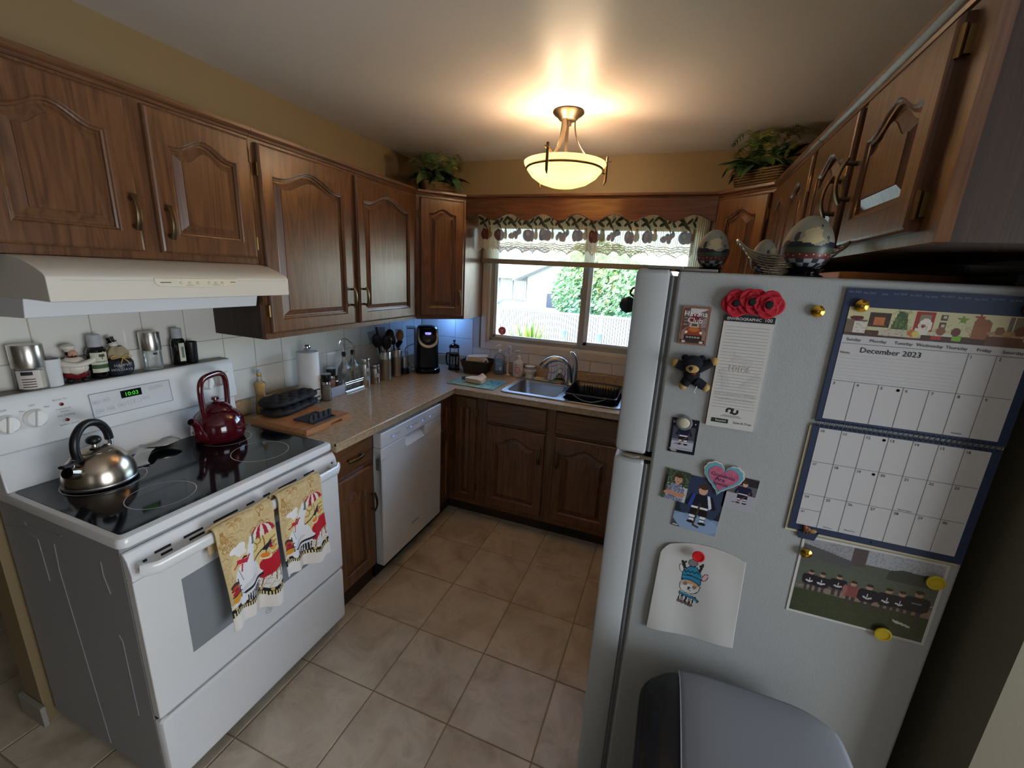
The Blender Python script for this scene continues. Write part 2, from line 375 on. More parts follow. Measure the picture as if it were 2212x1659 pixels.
def canvas_obj(name, cv, fn, mat, parent=None, smooth=False, solid=0):
    nx, ny = cv.nx, cv.ny; mb = MB()
    vs = [fn(i/nx, j/ny) for j in range(ny+1) for i in range(nx+1)]
    idx = np.arange((nx+1)*(ny+1)).reshape(ny+1, nx+1)
    fs = np.stack([idx[:-1,:-1], idx[:-1,1:], idx[1:,1:], idx[1:,:-1]], -1).reshape(-1, 4)
    me = bpy.data.meshes.new(name); me.from_pydata(vs, [], fs.tolist()); me.update()
    at = me.color_attributes.new('Col', 'FLOAT_COLOR', 'CORNER')
    at.data.foreach_set('color', np.repeat(cv.a.reshape(-1, 4), 4, axis=0).astype(np.float32).ravel())
    me.materials.append(mat)
    if smooth:
        for p in me.polygons: p.use_smooth = True
    o = bpy.data.objects.new(name, me); COL.objects.link(o)
    if parent: o.parent = parent
    if solid: m = o.modifiers.new('s', 'SOLIDIFY'); m.thickness = solid; m.offset = -1
    return o
# ================================================================== ROOM
ZC = 2.4115; XR = 2.60; YE = -2.03
XL, XB, YB = -3.2, 4.2, -6.0          # the dining end behind the camera
floor = struct(mk('floor', MB().box(XL-.1, XB+.1, YB-.1, 0.15, -0.12, -0.003), floor_g))
TS, TOX, TOY = 0.3343, 0.6526, -0.8991
tb = MB(); h = TS/2-0.0024
tb.loft([[(-h,-h,-.003),(h,-h,-.003),(h,h,-.003),(-h,h,-.003)], [(-h,-h,-.0012),(h,-h,-.0012),(h,h,-.0012),(-h,h,-.0012)], [(-h+.003,-h+.003,0),(h-.003,-h+.003,0),(h-.003,h-.003,0),(-h+.003,h-.003,0)]], True, True)
tile0 = None; TILE_ME = None
for i in range(-6, 7):
    for j in range(-3, 9):
        cx = TOX+(i+.5)*TS; cy = TOY-(j-.5)*TS
        if cy > 0.1 or cx > 3.2 or cx < -1.5 or cy < -3.4: continue
        if TILE_ME is None:
            o = mk('floor_tile', tb, floor_m, floor); TILE_ME = o.data
        else:
            o = bpy.data.objects.new('floor_tile', TILE_ME); COL.objects.link(o); o.parent = floor
        o.location = (cx, cy, 0)
struct(mk('ceiling', MB().box(XL-.1, XB+.1, YB-.1, 0.15, ZC, ZC+.15), ceil_m))
wall_l = struct(mk('wall_left', MB().box(-0.11, 0, -2.455, 0.15, 0, ZC), wall_m))
wb = MB()
WX0, WX1, WZ0, WZ1 = 0.585, 2.005, 1.135, 2.02
wb.box(-0.11, WX0, 0, 0.15, -.6, ZC); wb.box(WX1, XR+.2, 0, 0.15, -.6, ZC); wb.box(WX0, WX1, 0, 0.15, -.6, WZ0); wb.box(WX0, WX1, 0, 0.15, WZ1, ZC)
wall_b = struct(mk('wall_back', wb, wall_m))
struct(mk('wall_right', MB().prism([(XR, 0.0), (XR, YE), (XB, YE), (XB, YE+.12), (XR+.12, YE+.12), (XR+.12, 0.0)], 0, ZC), wall_w))
struct(mk('wall_dining_right', MB().box(XB, XB+.1, YB, YE+.12, 0, ZC), wall_w)); struct(mk('wall_dining_left', MB().box(XL-.1, XL, YB, 0.15, 0, ZC), wall_w))
struct(mk('wall_front', MB().box(XL-.1, XB+.1, YB-.1, YB, 0, ZC), wall_w)); struct(mk('wall_dining_back', MB().box(XL, -0.11, 0, 0.15, 0, ZC), wall_w))
bbm = M('grey_baseboard', (150, 144, 134), 0.5)
struct(mk('baseboard_left', MB().prism([(-.125,-2.47),(-.0,-2.47),(.02,-2.47),(.02,-2.455),(-.11,-2.455),(-.125,-2.455)], 0, 0.085), bbm, bevel=.003))
# bare strip of unpainted drywall at the ceiling corner above the cabinets
patch = MB(); pts = [(0.0006,-.455,2.41),(0.0006,-.42,2.14)]
patch.prism([(-.455,2.41),(-.425,2.3),(-.43,2.14),(-.0,2.14),(-.0,2.41)], 0.0, 0.0012, 'x')
mk('unpainted_patch', patch, M('bare_plaster', (150,126,92), 0.8, var=(9,(122,98,64))), wall_l)
# backsplash tiles, each one proud of the grout
gb = MB().box(0, 0.004, -2.44, 0, 0.95, 1.66); mk('tile_grout', gb, grout_m, wall_l)
gb = MB().box(0, WX0-.06, -0.004, 0, 0.95, 1.40); gb.box(WX0-.06, 2.5, -0.004, 0, 0.95, 1.082); mk('tile_grout', gb, grout_m, wall_b)
TW = 0.1538
def tile_mesh(wd, hh):
    a, b = wd/2-.0014, hh/2-.0014
    L = lambda d, w_: [(w_, -a+d, -b+d), (w_, a-d, -b+d), (w_, a-d, b-d), (w_, -a+d, b-d)]
    return mesh('backsplash_tile', MB().loft([L(0,.0035), L(0,.0066), L(.0022,.0082)], False, True))
tm = {}
def put_tile(parent, wd, hh, loc, rz):
    k = (round(wd,4), round(hh,4))
    if k not in tm:
        tm[k] = tile_mesh(wd, hh); tm[k].materials.append(tile_m)
    o = bpy.data.objects.new('backsplash_tile', tm[k]); COL.objects.link(o); o.parent = parent; o.location = loc; o.rotation_euler = (0,0,rz)
ZR = [(0.99, 1.1385), (1.1385, 1.2965), (1.2965, 1.4545), (1.4545, 1.6125)]
ys = [-2.4235+TW*k for k in range(0, 17)]
for a, b in zip(ys[:-1], ys[1:]):
    b = min(b, -0.006)
    if b-a < .03: continue
    for z0, z1 in ZR:
        if a > -1.7 and z0 > 1.29: z1 = min(z1, 1.36)
        if a > -1.7 and z0 > 1.4: continue
        put_tile(wall_l, b-a, z1-z0, (0, (a+b)/2, (z0+z1)/2), 0)
xs = [0.009+.155*k for k in range(0, 17)]
for a, b in zip(xs[:-1], xs[1:]):
    for z0, z1 in ((0.995, 1.1385), (1.1385, 1.2965), (1.2965, 1.36)):
        if a > WX0-.12:
            if z0 > 1.0: continue
            z1 = 1.078
        elif b > WX0-.06: b = WX0-.06
        put_tile(wall_b, b-a, z1-z0, ((a+b)/2, 0, (z0+z1)/2), -PI/2)

# ------------------------------------------------------------------ window
win = struct(bpy.data.objects.new('window_1', None)); COL.objects.link(win); win.location = (0, 0, 0)
c = MB(); X0, X1, Z0, Z1 = .545, 2.046, 1.08, 2.07
for bx in ((X0, WX0, -.016, 0, Z0, Z1), (WX1, X1, -.016, 0, Z0, Z1), (WX0, WX1, -.016, 0, Z0, WZ0), (WX0, WX1, -.016, 0, WZ1, Z1)): c.box(*bx)
mk('casing', c, trim_m, win, bevel=.003)
c = MB(); c.box(WX0, WX0+.012, -.004, .15, WZ0, WZ1); c.box(WX1-.012, WX1, -.004, .15, WZ0, WZ1); c.box(WX0, WX1, -.004, .15, WZ0, WZ0+.010); c.box(WX0, WX1, -.004, .15, WZ1-.012, WZ1)
mk('jamb_liner', c, trim_m, win)
f = MB(); a0, a1, b0, b1 = WX0+.012, WX1-.012, WZ0+.010, WZ1-.012
for k, (d, y0, y1) in enumerate(((.018, .03, .10), (.030, .045, .085))):
    f.box(a0, a0+d, y0, y1, b0, b1); f.box(a1-d, a1, y0, y1, b0, b1); f.box(a0, a1, y0, y1, b0, b0+d); f.box(a0, a1, y0, y1, b1-d, b1)
for y in (.034, .05, .066): f.box(a0, a1, y, y+.004, b0+.018, b0+.026)
mk('frame', f, alu, win, bevel=.0015)
m1 = 1.305
s_ = MB(); x0, x1, z0, z1, y0, y1 = a0+.024, m1+.012, b0+.024, b1-.02, .040, .058
s_.box(x0, x0+.022, y0, y1, z0, z1); s_.box(x0, x1, y0, y1, z0, z0+.022); s_.box(x0, x1, y0, y1, z1-.022, z1)
mk('sash', s_, vinyl_w, win, bevel=.002)
s_ = MB(); s_.box(m1-.018, m1+.022, .030, .060, b0+.01, b1-.01); s_.box(m1-.024, m1-.014, .022, .04, 1.50, 1.58); s_.box(m1-.034, m1-.02, .018, .034, 1.515, 1.53)
mk('meeting_rail', s_, alu, win, bevel=.002)
s_ = MB(); x0, x1, z0, z1, y0, y1 = m1+.020, a1-.02, b0+.028, b1-.02, .062, .080
s_.box(x0, x0+.026, y0, y1, z0, z1); s_.box(x1-.022, x1, y0, y1, z0, z1); s_.box(x0, x1, y0, y1, z0, z0+.024); s_.box(x0, x1, y0, y1, z1-.022, z1)
mk('sash', s_, vinyl_w, win, bevel=.002)
def thin_glass(name):
    m = bpy.data.materials.new(name); m.use_nodes = True; n = m.node_tree; n.nodes.remove(n.nodes['Principled BSDF'])
    t = n.nodes.new('ShaderNodeBsdfTransparent'); t.inputs[0].default_value = (.96, .98, .98, 1); g = n.nodes.new('ShaderNodeBsdfGlossy'); g.inputs['Roughness'].default_value = .02
    fr = n.nodes.new('ShaderNodeFresnel'); fr.inputs[0].default_value = 1.35; mx = n.nodes.new('ShaderNodeMixShader')
    n.links.new(fr.outputs[0], mx.inputs[0]); n.links.new(t.outputs[0], mx.inputs[1]); n.links.new(g.outputs[0], mx.inputs[2]); n.links.new(mx.outputs[0], n.nodes['Material Output'].inputs[0]); return m
pane_m = thin_glass('window_pane')
mk('pane', MB().box(a0+.044, m1, .048, .050, b0+.044, b1-.04), pane_m, win); mk('pane', MB().box(m1+.044, a1-.04, .070, .072, b0+.05, b1-.04), pane_m, win)
# alarm sticker on the glass
st = thing('window_sticker', 'round red and grey alarm sticker on the window glass', 'sticker', (.695, .0472, 1.222))
mk('backing', MB().lathe([(.032, 0), (.032, .0006)], 32, T(rx=PI/2)), M('sticker_grey', (196, 188, 196), .5), st)
mk('red_ring', MB().lathe([(.028, .0006), (.028, .0010)], 32, T(rx=PI/2)), M('sticker_red', (212, 90, 112), .5), st)
mk('triangle', MB().prism([(-.017, .008), (.017, .008), (.004, -.008), (.006, -.02), (-.006, -.02), (-.004, -.008)], -.0014, -.0010, 'y'), M('sticker_pale', (214, 206, 214), .5), st)
mk('red_top', MB().prism([(-.02, .010), (.02, .010), (.012, .022), (-.012, .022)], -.0014, -.0010, 'y'), M('sticker_red2', (220, 84, 106), .5), st)

# pleated shade
def shade_mat():
    m = bpy.data.materials.new('sheer_shade_cloth'); m.use_nodes = True; n = m.node_tree; b = n.nodes['Principled BSDF']; b.inputs['Base Color'].default_value = (*lin((222, 206, 172)), 1); b.inputs['Roughness'].default_value = .9
    t = n.nodes.new('ShaderNodeBsdfTranslucent'); t.inputs[0].default_value = (*lin((244, 228, 192)), 1); tr = n.nodes.new('ShaderNodeBsdfTransparent'); tr.inputs[0].default_value = (.9, .88, .82, 1)
    m1_ = n.nodes.new('ShaderNodeMixShader'); m1_.inputs[0].default_value = .8; m2_ = n.nodes.new('ShaderNodeMixShader'); m2_.inputs[0].default_value = .36
    n.links.new(b.outputs[0], m1_.inputs[1]); n.links.new(t.outputs[0], m1_.inputs[2]); n.links.new(m1_.outputs[0], m2_.inputs[1]); n.links.new(tr.outputs[0], m2_.inputs[2]); n.links.new(m2_.outputs[0], n.nodes['Material Output'].inputs[0]); return m
sh = thing('roller_blind', 'sheer beige pull-down blind with a grey bottom rail', 'blind', (0, -.04, 0))
mk('cloth', MB().grid(lambda u, v: (.55+u*1.488, .0025*math.sin(u*1.488*PI/.006), 1.748+v*.35), 500, 1), shade_mat(), sh, smooth=False)
mk('bottom_rail', MB().box(.546, 2.042, -.009, .009, 1.716, 1.750), M('grey_shade_rail', (150, 140, 124), .5), sh, bevel=.004)
mk('head_rail', MB().box(.546, 2.042, -.018, .018, 2.09, 2.125), M('head_rail_beige', (190, 176, 150), .5), sh, bevel=.003)

# ================================================================== CABINETS
def arch(W, H, x0, x1, y0, ysh, hp, d=0.0, M_=18):
    pts = [(x0+d, y0+d), (x1-d, y0+d)]
    for k in range(M_+1):
        u = 1-2*k/M_
        x = (x0+x1)/2+u*((x1-x0)/2-d); s = abs(u)/0.86
        y = ysh+(hp*(0.5+0.5*math.cos(PI*s)) if s < 1 else 0)-d
        pts.append((x, y))
    return pts
def rect_like(x0, x1, y0, y1, d, M_=18):
    return [(x0+d, y0+d), (x1-d, y0+d)]+[(x1-d-(x1-x0-2*d)*k/M_, y1-d) for k in range(M_+1)]
def door(parent, x0, x1, z0, z1, yf, mat=None, handle=None, hinge=None, name='door', rail=.055, hp=None, arched=True, t=.021):
    """raised-panel door; local x across, z up, front face at y = yf - t"""
    mat = mat or oak_v; W, H = x1-x0, z1-z0
    d = bpy.data.objects.new(name, None)
    E_ = MB(); L3 = lambda pts, w_: [(x, yf-w_, z) for x, z in pts]
    rail = min(rail, W*.26)
    if hp is None: hp = min(.05, (W-2*rail)*.17)
    if not arched: hp = 0
    sh_ = z1-rail-hp-.004
    A = lambda dd: arch(W, H, x0+rail, x1-rail, z0+rail, sh_, hp, dd)
    E_.loft([L3(rect_like(x0,x1,z0,z1,0),0), L3(rect_like(x0,x1,z0,z1,0),t-.007), L3(rect_like(x0,x1,z0,z1,.004),t-.002), L3(rect_like(x0,x1,z0,z1,.009),t), L3(A(0),t), L3(A(.003),t-.0015), L3(A(.006),t-.0055), L3(A(.011),t-.007), L3(A(.012),t-.0145)])
    o = mk(name, E_, mat, parent, smooth=True, ang=14)
    Pn = MB(); Pn.loft([L3(A(.0115),t-.0145), L3(A(.019),t-.0145), L3(A(.040),t-.0040), L3(A(.0405),t-.0015)], False, True)
    mk('raised_panel', Pn, mat, o, smooth=True, ang=9)
    if handle:
        hx, hz, vert = handle; pull(o, hx, yf-t, hz, vert)
    if hinge:
        for hz in (z0+(z1-z0)*.13, z0+(z1-z0)*.87):
            hb = MB(); hx = x0-.004 if hinge == 'L' else x1+.004
            hb.tube([(hx, yf-.014, hz-.024), (hx, yf-.014, hz+.024)], .0045, 8); hb.box(hx-.007, hx+.007, yf-.010, yf, hz-.02, hz+.02)
            mk('hinge', hb, bronze_h, o, smooth=True)
    return o
bronze_h = M('hinge_brass', (140, 112, 70), 0.35, 1.0)
def pull(parent, x, y, z, vert=True, L=.102):
    n = 10; pts = []; rr = []
    for k in range(n+1):
        s = -1+2*k/n; out = .034-.014*s*s
        pts.append((x, y-out, z+s*L/2) if vert else (x+s*L/2, y-out, z)); rr.append((.0085, .0038))
    b = MB(); b.tube(pts, rr, 10, flat=(0, -1, 0))
    for s in (-.78, .78):
        p0 = (x, y+.001, z+s*L/2) if vert else (x+s*L/2, y+.001, z); b.tube([p0, (p0[0], y-.022, p0[2])], [.006, .0045], 8)
    return mk('handle', b, bronze, parent, smooth=True)
def crown_prof(y): return [(y, 2.098), (y-.006, 2.100), (y-.008, 2.108), (y-.018, 2.113), (y-.021, 2.117), (y-.021, 2.128), (y+.004, 2.128)]
def upper(name, label, loc, rz, W, D, z0, doors, crown=True, z1=2.11, wall_gap=.0):
    t = thing(name, label, 'cabinet', loc, rz)
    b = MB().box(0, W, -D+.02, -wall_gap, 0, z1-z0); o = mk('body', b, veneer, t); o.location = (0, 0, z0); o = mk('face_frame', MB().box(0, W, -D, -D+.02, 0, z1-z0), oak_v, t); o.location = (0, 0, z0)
    for dd in doors: door(t, dd[0], dd[1], dd[2], dd[3], -D, handle=dd[4], hinge=dd[5])
    if crown:
        mk('crown_moulding', MB().prism(crown_prof(-D), 0, W, 'x'), oak_h, t, smooth=True, ang=30)
    return t
# left run, facing +x : local x runs along +y
UD = .314
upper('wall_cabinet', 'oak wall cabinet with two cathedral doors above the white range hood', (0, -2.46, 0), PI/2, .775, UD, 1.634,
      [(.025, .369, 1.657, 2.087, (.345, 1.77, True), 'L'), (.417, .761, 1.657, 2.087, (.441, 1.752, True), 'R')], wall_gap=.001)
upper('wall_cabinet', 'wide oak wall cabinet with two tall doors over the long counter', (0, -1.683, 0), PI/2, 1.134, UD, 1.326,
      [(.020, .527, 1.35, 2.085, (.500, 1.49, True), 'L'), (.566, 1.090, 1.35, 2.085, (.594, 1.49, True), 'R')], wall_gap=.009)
# corner cabinets with a diagonal front
def diag(name, label, mirror):
    t = thing(name, label, 'cabinet', (0, 0, 0))
    g = .009 if not mirror else .001
    P = [(g, -.0095), (.547, -.0095), (.547, -UD), (UD, -.547), (g, -.547)]
    if mirror: P = [(XR-x, y) for x, y in P]
    mk('body', MB().prism(P, 1.326, 2.11), oak_v, t)
    e = bpy.data.objects.new('front', None)
    ang = PI/4 if not mirror else -PI/4
    org = Vector((UD, -.547, 0)) if not mirror else Vector((XR-.547, -UD, 0))
    L = math.hypot(.547-UD, .547-UD)
    if not mirror: d = door(t, .022, L-.018, 1.35, 2.085, 0, handle=(L-.05, 1.475, True), hinge='L', rail=.055)
    else: d = door(t, .018, L-.022, 1.35, 2.085, 0, handle=(.05, 1.475, True), hinge='R', rail=.055)
    d.location = org; d.rotation_euler = (0, 0, ang)
    cm = mk('crown_moulding', MB().prism(crown_prof(0), -.008, L+.008, 'x'), oak_h, t, smooth=True, ang=30); cm.location = org; cm.rotation_euler = (0, 0, ang)
diag('corner_wall_cabinet', 'oak corner wall cabinet with narrow door above the coffee maker', False)
diag('corner_wall_cabinet', 'oak corner wall cabinet on the fridge side of the window', True)
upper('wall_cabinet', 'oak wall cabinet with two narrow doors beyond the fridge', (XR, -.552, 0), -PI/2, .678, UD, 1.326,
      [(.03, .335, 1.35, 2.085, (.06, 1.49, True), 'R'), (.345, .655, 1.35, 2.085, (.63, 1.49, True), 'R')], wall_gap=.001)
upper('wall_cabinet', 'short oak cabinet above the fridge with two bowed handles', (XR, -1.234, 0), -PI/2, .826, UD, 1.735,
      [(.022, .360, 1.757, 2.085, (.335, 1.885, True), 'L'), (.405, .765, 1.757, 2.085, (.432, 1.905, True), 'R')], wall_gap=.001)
# scalloped valance board over the window
va = thing('window_valance', 'scalloped oak valance board spanning the window between the corner cabinets', 'valance', (0, 0, 0))
n = 140; top = []; bot = []
vx0, vx1 = .5485, 2.0515
poly = [(vx1, 2.108), (vx0, 2.108)]
for k in range(n+1):
    x = vx0+(vx1-vx0)*k/n; poly.append((x, 1.998-.0185*math.cos(2*PI*(x-.745)/.2185)))
b = MB(); m_ = len(poly)
vs = [(x, -.30, z) for x, z in poly]+[(x, -.318, z) for x, z in poly]
bb = MB(); cols_t = [(vx0+(vx1-vx0)*k/n, 2.108) for k in range(n+1)]; cols_b = poly[2:]
for yy, flip in ((-.302, 0), (-.319, 1)):
    vv = [(x, yy, z) for x, z in cols_t]+[(x, yy, z) for x, z in cols_b]; bb.add(vv, [(k, k+1, n+2+k, n+1+k) for k in range(n)])
vv = [(x, -.302, z) for x, z in cols_b]+[(x, -.319, z) for x, z in cols_b]; bb.add(vv, [(k, k+1, n+2+k, n+1+k) for k in range(n)])
for e_ in (0, n): bb.add([(cols_t[e_][0], y, z) for y, z in ((-.302, cols_t[e_][1]), (-.319, cols_t[e_][1]), (-.319, cols_b[e_][1]), (-.302, cols_b[e_][1]))], [(0,1,2,3)])
bb.add([(cols_t[0][0], -.302, 2.108), (cols_t[n][0], -.302, 2.108), (cols_t[n][0], -.319, 2.108), (cols_t[0][0], -.319, 2.108)], [(0,1,2,3)])
mk('board', bb, oak_h, va)
rim = MB(); rim.tube([(x, -.3195, z+.001) for x, z in cols_b], .0035, 6); mk('edge_bead', rim, oak_h, va, smooth=True)
mk('crown_moulding', MB().prism(crown_prof(-.314), vx0, vx1, 'x'), oak_h, va, smooth=True, ang=30)

# ------------------------------------------------------------------ base cabinets
dkm = M('toe_kick', (58, 38, 26), .6)
t = thing('base_cabinet', 'narrow oak base cabinet with one drawer between stove and dishwasher', 'cabinet', (0, -1.679, 0), PI/2)
W = .298
mk('body', MB().box(0, W, -.588, -.001, .1, .875), oak_v, t); mk('toe_kick', MB().box(0, W, -.57, -.02, 0.001, .1), dkm, t)
b = MB(); b.loft([[(x, -.588, z) for x, z in ((.01,.722),(W-.01,.722),(W-.01,.862),(.01,.862))], [(x, -.602, z) for x, z in ((.01,.722),(W-.01,.722),(W-.01,.862),(.01,.862))], [(x, -.608, z) for x, z in ((.018,.730),(W-.018,.730),(W-.018,.854),(.018,.854))]], False, True)
dr = mk('drawer', b, oak_h, t, smooth=True, ang=20); pull(dr, W/2, -.608, .785, False, .1)
door(t, .01, W-.01, .115, .695, -.588, handle=(W-.035, .50, True), rail=.06, hp=.035)
# corner unit
t = thing('corner_base_cabinet', 'dark oak corner base cabinet with folded narrow doors beside the dishwasher', 'cabinet', (0, 0, 0))
mk('body', MB().prism([(.001,-.001),(.84,-.001),(.84,-.603),(.61,-.603),(.61,-.783),(.001,-.783)], .1, .875), oak_v, t)
mk('toe_kick', MB().prism([(.02,-.02),(.84,-.02),(.84,-.541),(.575,-.541),(.575,-.783),(.02,-.783)], .001, .1), dkm, t)
door(t, .655, .806, .137, .862, -.603, hinge='R', rail=.045, hp=.02)
d = door(t, 0, .133, .137, .862, 0, handle=(.025, .62, True), rail=.045, hp=.02); d.location = (.61, -.780, 0); d.rotation_euler = (0, 0, PI/2)
# sink unit
t = thing('sink_base_cabinet', 'dark oak sink cabinet with two false drawers and two arched doors', 'cabinet', (.842, 0, 0))
SW = .918
mk('body', MB().box(0, SW, -.603, -.001, .1, .72), oak_v, t); mk('face_frame', MB().box(0, SW, -.603, -.58, .72, .875), oak_v, t); mk('toe_kick', MB().box(0, SW, -.541, -.02, .001, .1), dkm, t)
for x0, x1 in ((.036, .436), (.492, .878)):
    L = lambda d_, y_: [(x, y_, z) for x, z in ((x0+d_,.722+d_),(x1-d_,.722+d_),(x1-d_,.862-d_),(x0+d_,.862-d_))]
    mk('false_drawer', MB().loft([L(0,-.603), L(0,-.617), L(.007,-.623)], False, True), oak_h, t, smooth=True, ang=20)
door(t, .040, .436, .14, .705, -.603, handle=(.408, .56, True), hinge='L'); door(t, .496, .878, .14, .705, -.603, handle=(.522, .56, True), hinge='R')
v = mk('toe_vent', MB().box(.42, .74, -.5425, -.5405, .018, .068), M('vent_brown', (34, 22, 16), .6), t)
for k in range(24):
    if k == 12: continue
    mk('vent_slat', MB().box(.428+k*.013, .432+k*.013, -.5465, -.5425, .024, .062), dkm, v)
t = thing('base_cabinet', 'oak base cabinet hidden behind the fridge at the end of the sink counter', 'cabinet', (1.765, 0, 0))
mk('body', MB().box(0, .83, -.603, -.001, .1, .875), oak_v, t); mk('toe_kick', MB().box(0, .83, -.541, -.02, .001, .1), dkm, t); door(t, .03, .40, .14, .86, -.603); door(t, .42, .80, .14, .86, -.603)

# ------------------------------------------------------------------ countertop with sink cut-out
t = thing('countertop', 'L-shaped speckled brown laminate countertop with raised backsplash', 'countertop', (0, 0, 0))
CD, CB, CZ, CT = .653, .632, .915, .877
SX0, SX1, SY0, SY1 = .955, 1.685, -.540, -.115     # sink hole
b = MB()
def slab(x0, x1, y0, y1): b.box(x0, x1, y0, y1, CT, CZ)
slab(.01, CD, -1.680, -CB)
slab(.01, SX0, -CB, -.01); slab(SX1, XR-.002, -CB, -.01); slab(SX0, SX1, -CB, SY0); slab(SX0, SX1, SY1, -.01)
mk('top', b, counter_m, t)
e1 = MB(); e1.tube([(CD-.004, -1.680, CZ-.005), (CD-.004, -CB-.0, CZ-.005)], .0062, 8); e1.tube([(CD, -CB+.004, CZ-.005), (XR-.002, -CB+.004, CZ-.005)], .0062, 8)
mk('rolled_edge', e1, counter_m, t, smooth=True)
b = MB(); b.box(.0085, .028, -1.680, -.0095, CZ, .992); b.box(.028, XR-.002, -.030, -.0095, CZ, .992)
mk('backsplash_lip', b, counter_m, t, bevel=.004)

# ------------------------------------------------------------------ double sink
t = thing('kitchen_sink', 'double-bowl stainless steel drop-in sink under the window', 'sink', (0, 0, 0))
def ring(x0, x1, y0, y1, r, z): return [(x, y, z) for x, y in rrect(x0, x1, y0, y1, r, 5)]
def sink_part():
    ox0, ox1, oy0, oy1 = .940, 1.700, -.555, -.098
    bo = [(.965, 1.300, -.515, -.178), (1.335, 1.675, -.515, -.178)]
    rimb = MB(); z = CZ+.006
    rimb.box(ox0+.004, ox1-.004, oy0+.004, bo[0][2], CZ+.0005, z); rimb.box(ox0+.004, ox1-.004, bo[0][3], oy1-.004, CZ+.0005, z)
    rimb.box(ox0+.004, bo[0][0], bo[0][2], bo[0][3], CZ+.0005, z); rimb.box(bo[0][1], bo[1][0], bo[0][2], bo[0][3], CZ+.0005, z); rimb.box(bo[1][1], ox1-.004, bo[0][2], bo[0][3], CZ+.0005, z)
    mk('rim', rimb, sink_m, t)
    ed = MB(); ed.tube([(x, y, CZ+.004) for x, y in rrect(ox0, ox1, oy0, oy1, .03, 6)], .0042, 8, closed=True); mk('rolled_rim', ed, sink_m, t, smooth=True)
    for x0, x1, y0, y1 in bo:
        bb = MB(); bb.loft([[(x, y, z) for x, y in rrect(x0-.002, x1+.002, y0-.002, y1+.002, .004, 5)], ring(x0, x1, y0, y1, .045, z-.002), ring(x0+.004, x1-.004, y0+.004, y1-.004, .05, z-.02), ring(x0+.012, x1-.012, y0+.012, y1-.012, .06, CZ-.15), ring(x0+.04, x1-.04, y0+.04, y1-.04, .07, CZ-.172)], False, True)
        o = mk('bowl', bb, sink_m, t, smooth=True, ang=50)
        cx, cy = (x0+x1)/2, (y0+y1)/2
        mk('drain', MB().lathe([(.0, CZ-.1715), (.03, CZ-.1715), (.036, CZ-.169), (.042, CZ-.1712)], 20, cx=cx, cy=cy), steel_d, o, smooth=True)
sink_part()
# ================================================================== APPLIANCES
def px(u, v, x=None, y=None, z=None):
    d = FW+RT*((u-1106)/FPX)-UP*((v-829.5)/FPX)
    i, val = (0, x) if x is not None else ((1, y) if y is not None else (2, z))
    return CAM+d*((val-CAM[i])/d[i])
# ------------------------------------------------------------------ stove
t = thing('stove', 'white freestanding electric range with black glass cooktop', 'stove')
Y0, Y1 = -2.438, -1.684
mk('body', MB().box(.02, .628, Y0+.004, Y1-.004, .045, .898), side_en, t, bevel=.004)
for x in (.07, .57):
    for y in (Y0+.05, Y1-.05): mk('foot', MB().lathe([(.018, 0), (.018, .045)], 12, cx=x, cy=y), black_pl, t)
# embossed ribs of the side panel
for pl in ([(12, 1134), (50, 1140), (82, 1165), (108, 1255)], [(53, 1128), (58, 1135), (132, 1158)], [(117, 1175), (128, 1230), (240, 1605)], [(217, 1213), (224, 1245), (239, 1283)], [(257, 1372), (265, 1385), (300, 1545)]):
    b = MB(); b.tube([tuple(px(u, v, y=Y0+.0035)) for u, v in pl], .0013, 6); mk('side_rib', b, side_en, t, smooth=True)
b = MB(); oo = lambda d_, z: [(x, y, z) for x, y in rrect(.022+d_, .642-d_, Y0+d_, Y1-d_, .022-d_*.5, 5)]
b.loft([oo(.004, .893), oo(0, .897), oo(0, .914), oo(.004, .922), oo(.013, .9255)], True, True)
ct = mk('cooktop', b, white_en, t, smooth=True, ang=40)
glass_b = M('black_ceramic_glass', (9, 10, 13), .07, coat=.2, var=(700, (22, 24, 30)))
b = MB(); b.prism(rrect(.100, .618, Y0+.017, Y1-.014, .012), .925, .9268); mk('ceramic_glass', b, glass_b, t, bevel=.0006)
rim_m = M('burner_ring_print', (196, 198, 200), .4)
for cx, cy, r in ((.490, -2.245, .088), (.238, -2.262, .105), (.468, -1.882, .098), (.238, -1.850, .088)):
    b = MB(); n = 64
    vs = [(cx+(r+k)*math.cos(2*PI*i/n), cy+(r+k)*math.sin(2*PI*i/n), .9271) for k in (-.0012, .0012) for i in range(n)]
    b.add(vs, [(i, (i+1) % n, n+(i+1) % n, n+i) for i in range(n)]); mk('burner_ring', b, rim_m, t)
b = MB(); b.prism([(.022,.92),(.100,.925),(.096,.94),(.086,1.040),(.088,1.046),(.108,1.052),(.110,1.058),(.096,1.198),(.088,1.214),(.078,1.219),(.022,1.219)], Y0+.004, Y1-.004, 'y')
mk('backguard', b, white_en, t, bevel=.004, seg=2)
mk('backguard_shelf', MB().box(.024, .080, Y0+.006, Y1-.006, 1.2192, 1.2202), M('worn_grey_shelf', (120, 112, 102), .5), t)
FX = lambda z: .1105-.1*(z-1.055)
def facebox(y0, y1, z0, z1, th, off=0): 
    b = MB(); vs = []
    for y, z in ((y0,z0),(y1,z0),(y1,z1),(y0,z1)): vs.append((FX(z)-.002, y, z))
    for y, z in ((y0,z0),(y1,z0),(y1,z1),(y0,z1)): vs.append((FX(z)+th+off, y, z))
    return b.add(vs, [(0,1,2,3),(4,5,6,7),(0,1,5,4),(1,2,6,5),(2,3,7,6),(3,0,4,7)])
pan = mk('control_panel', facebox(-2.200, -1.952, 1.098, 1.180, .0015), M('panel_white', (214, 215, 220), .3), t, bevel=.001)
fr = MB()
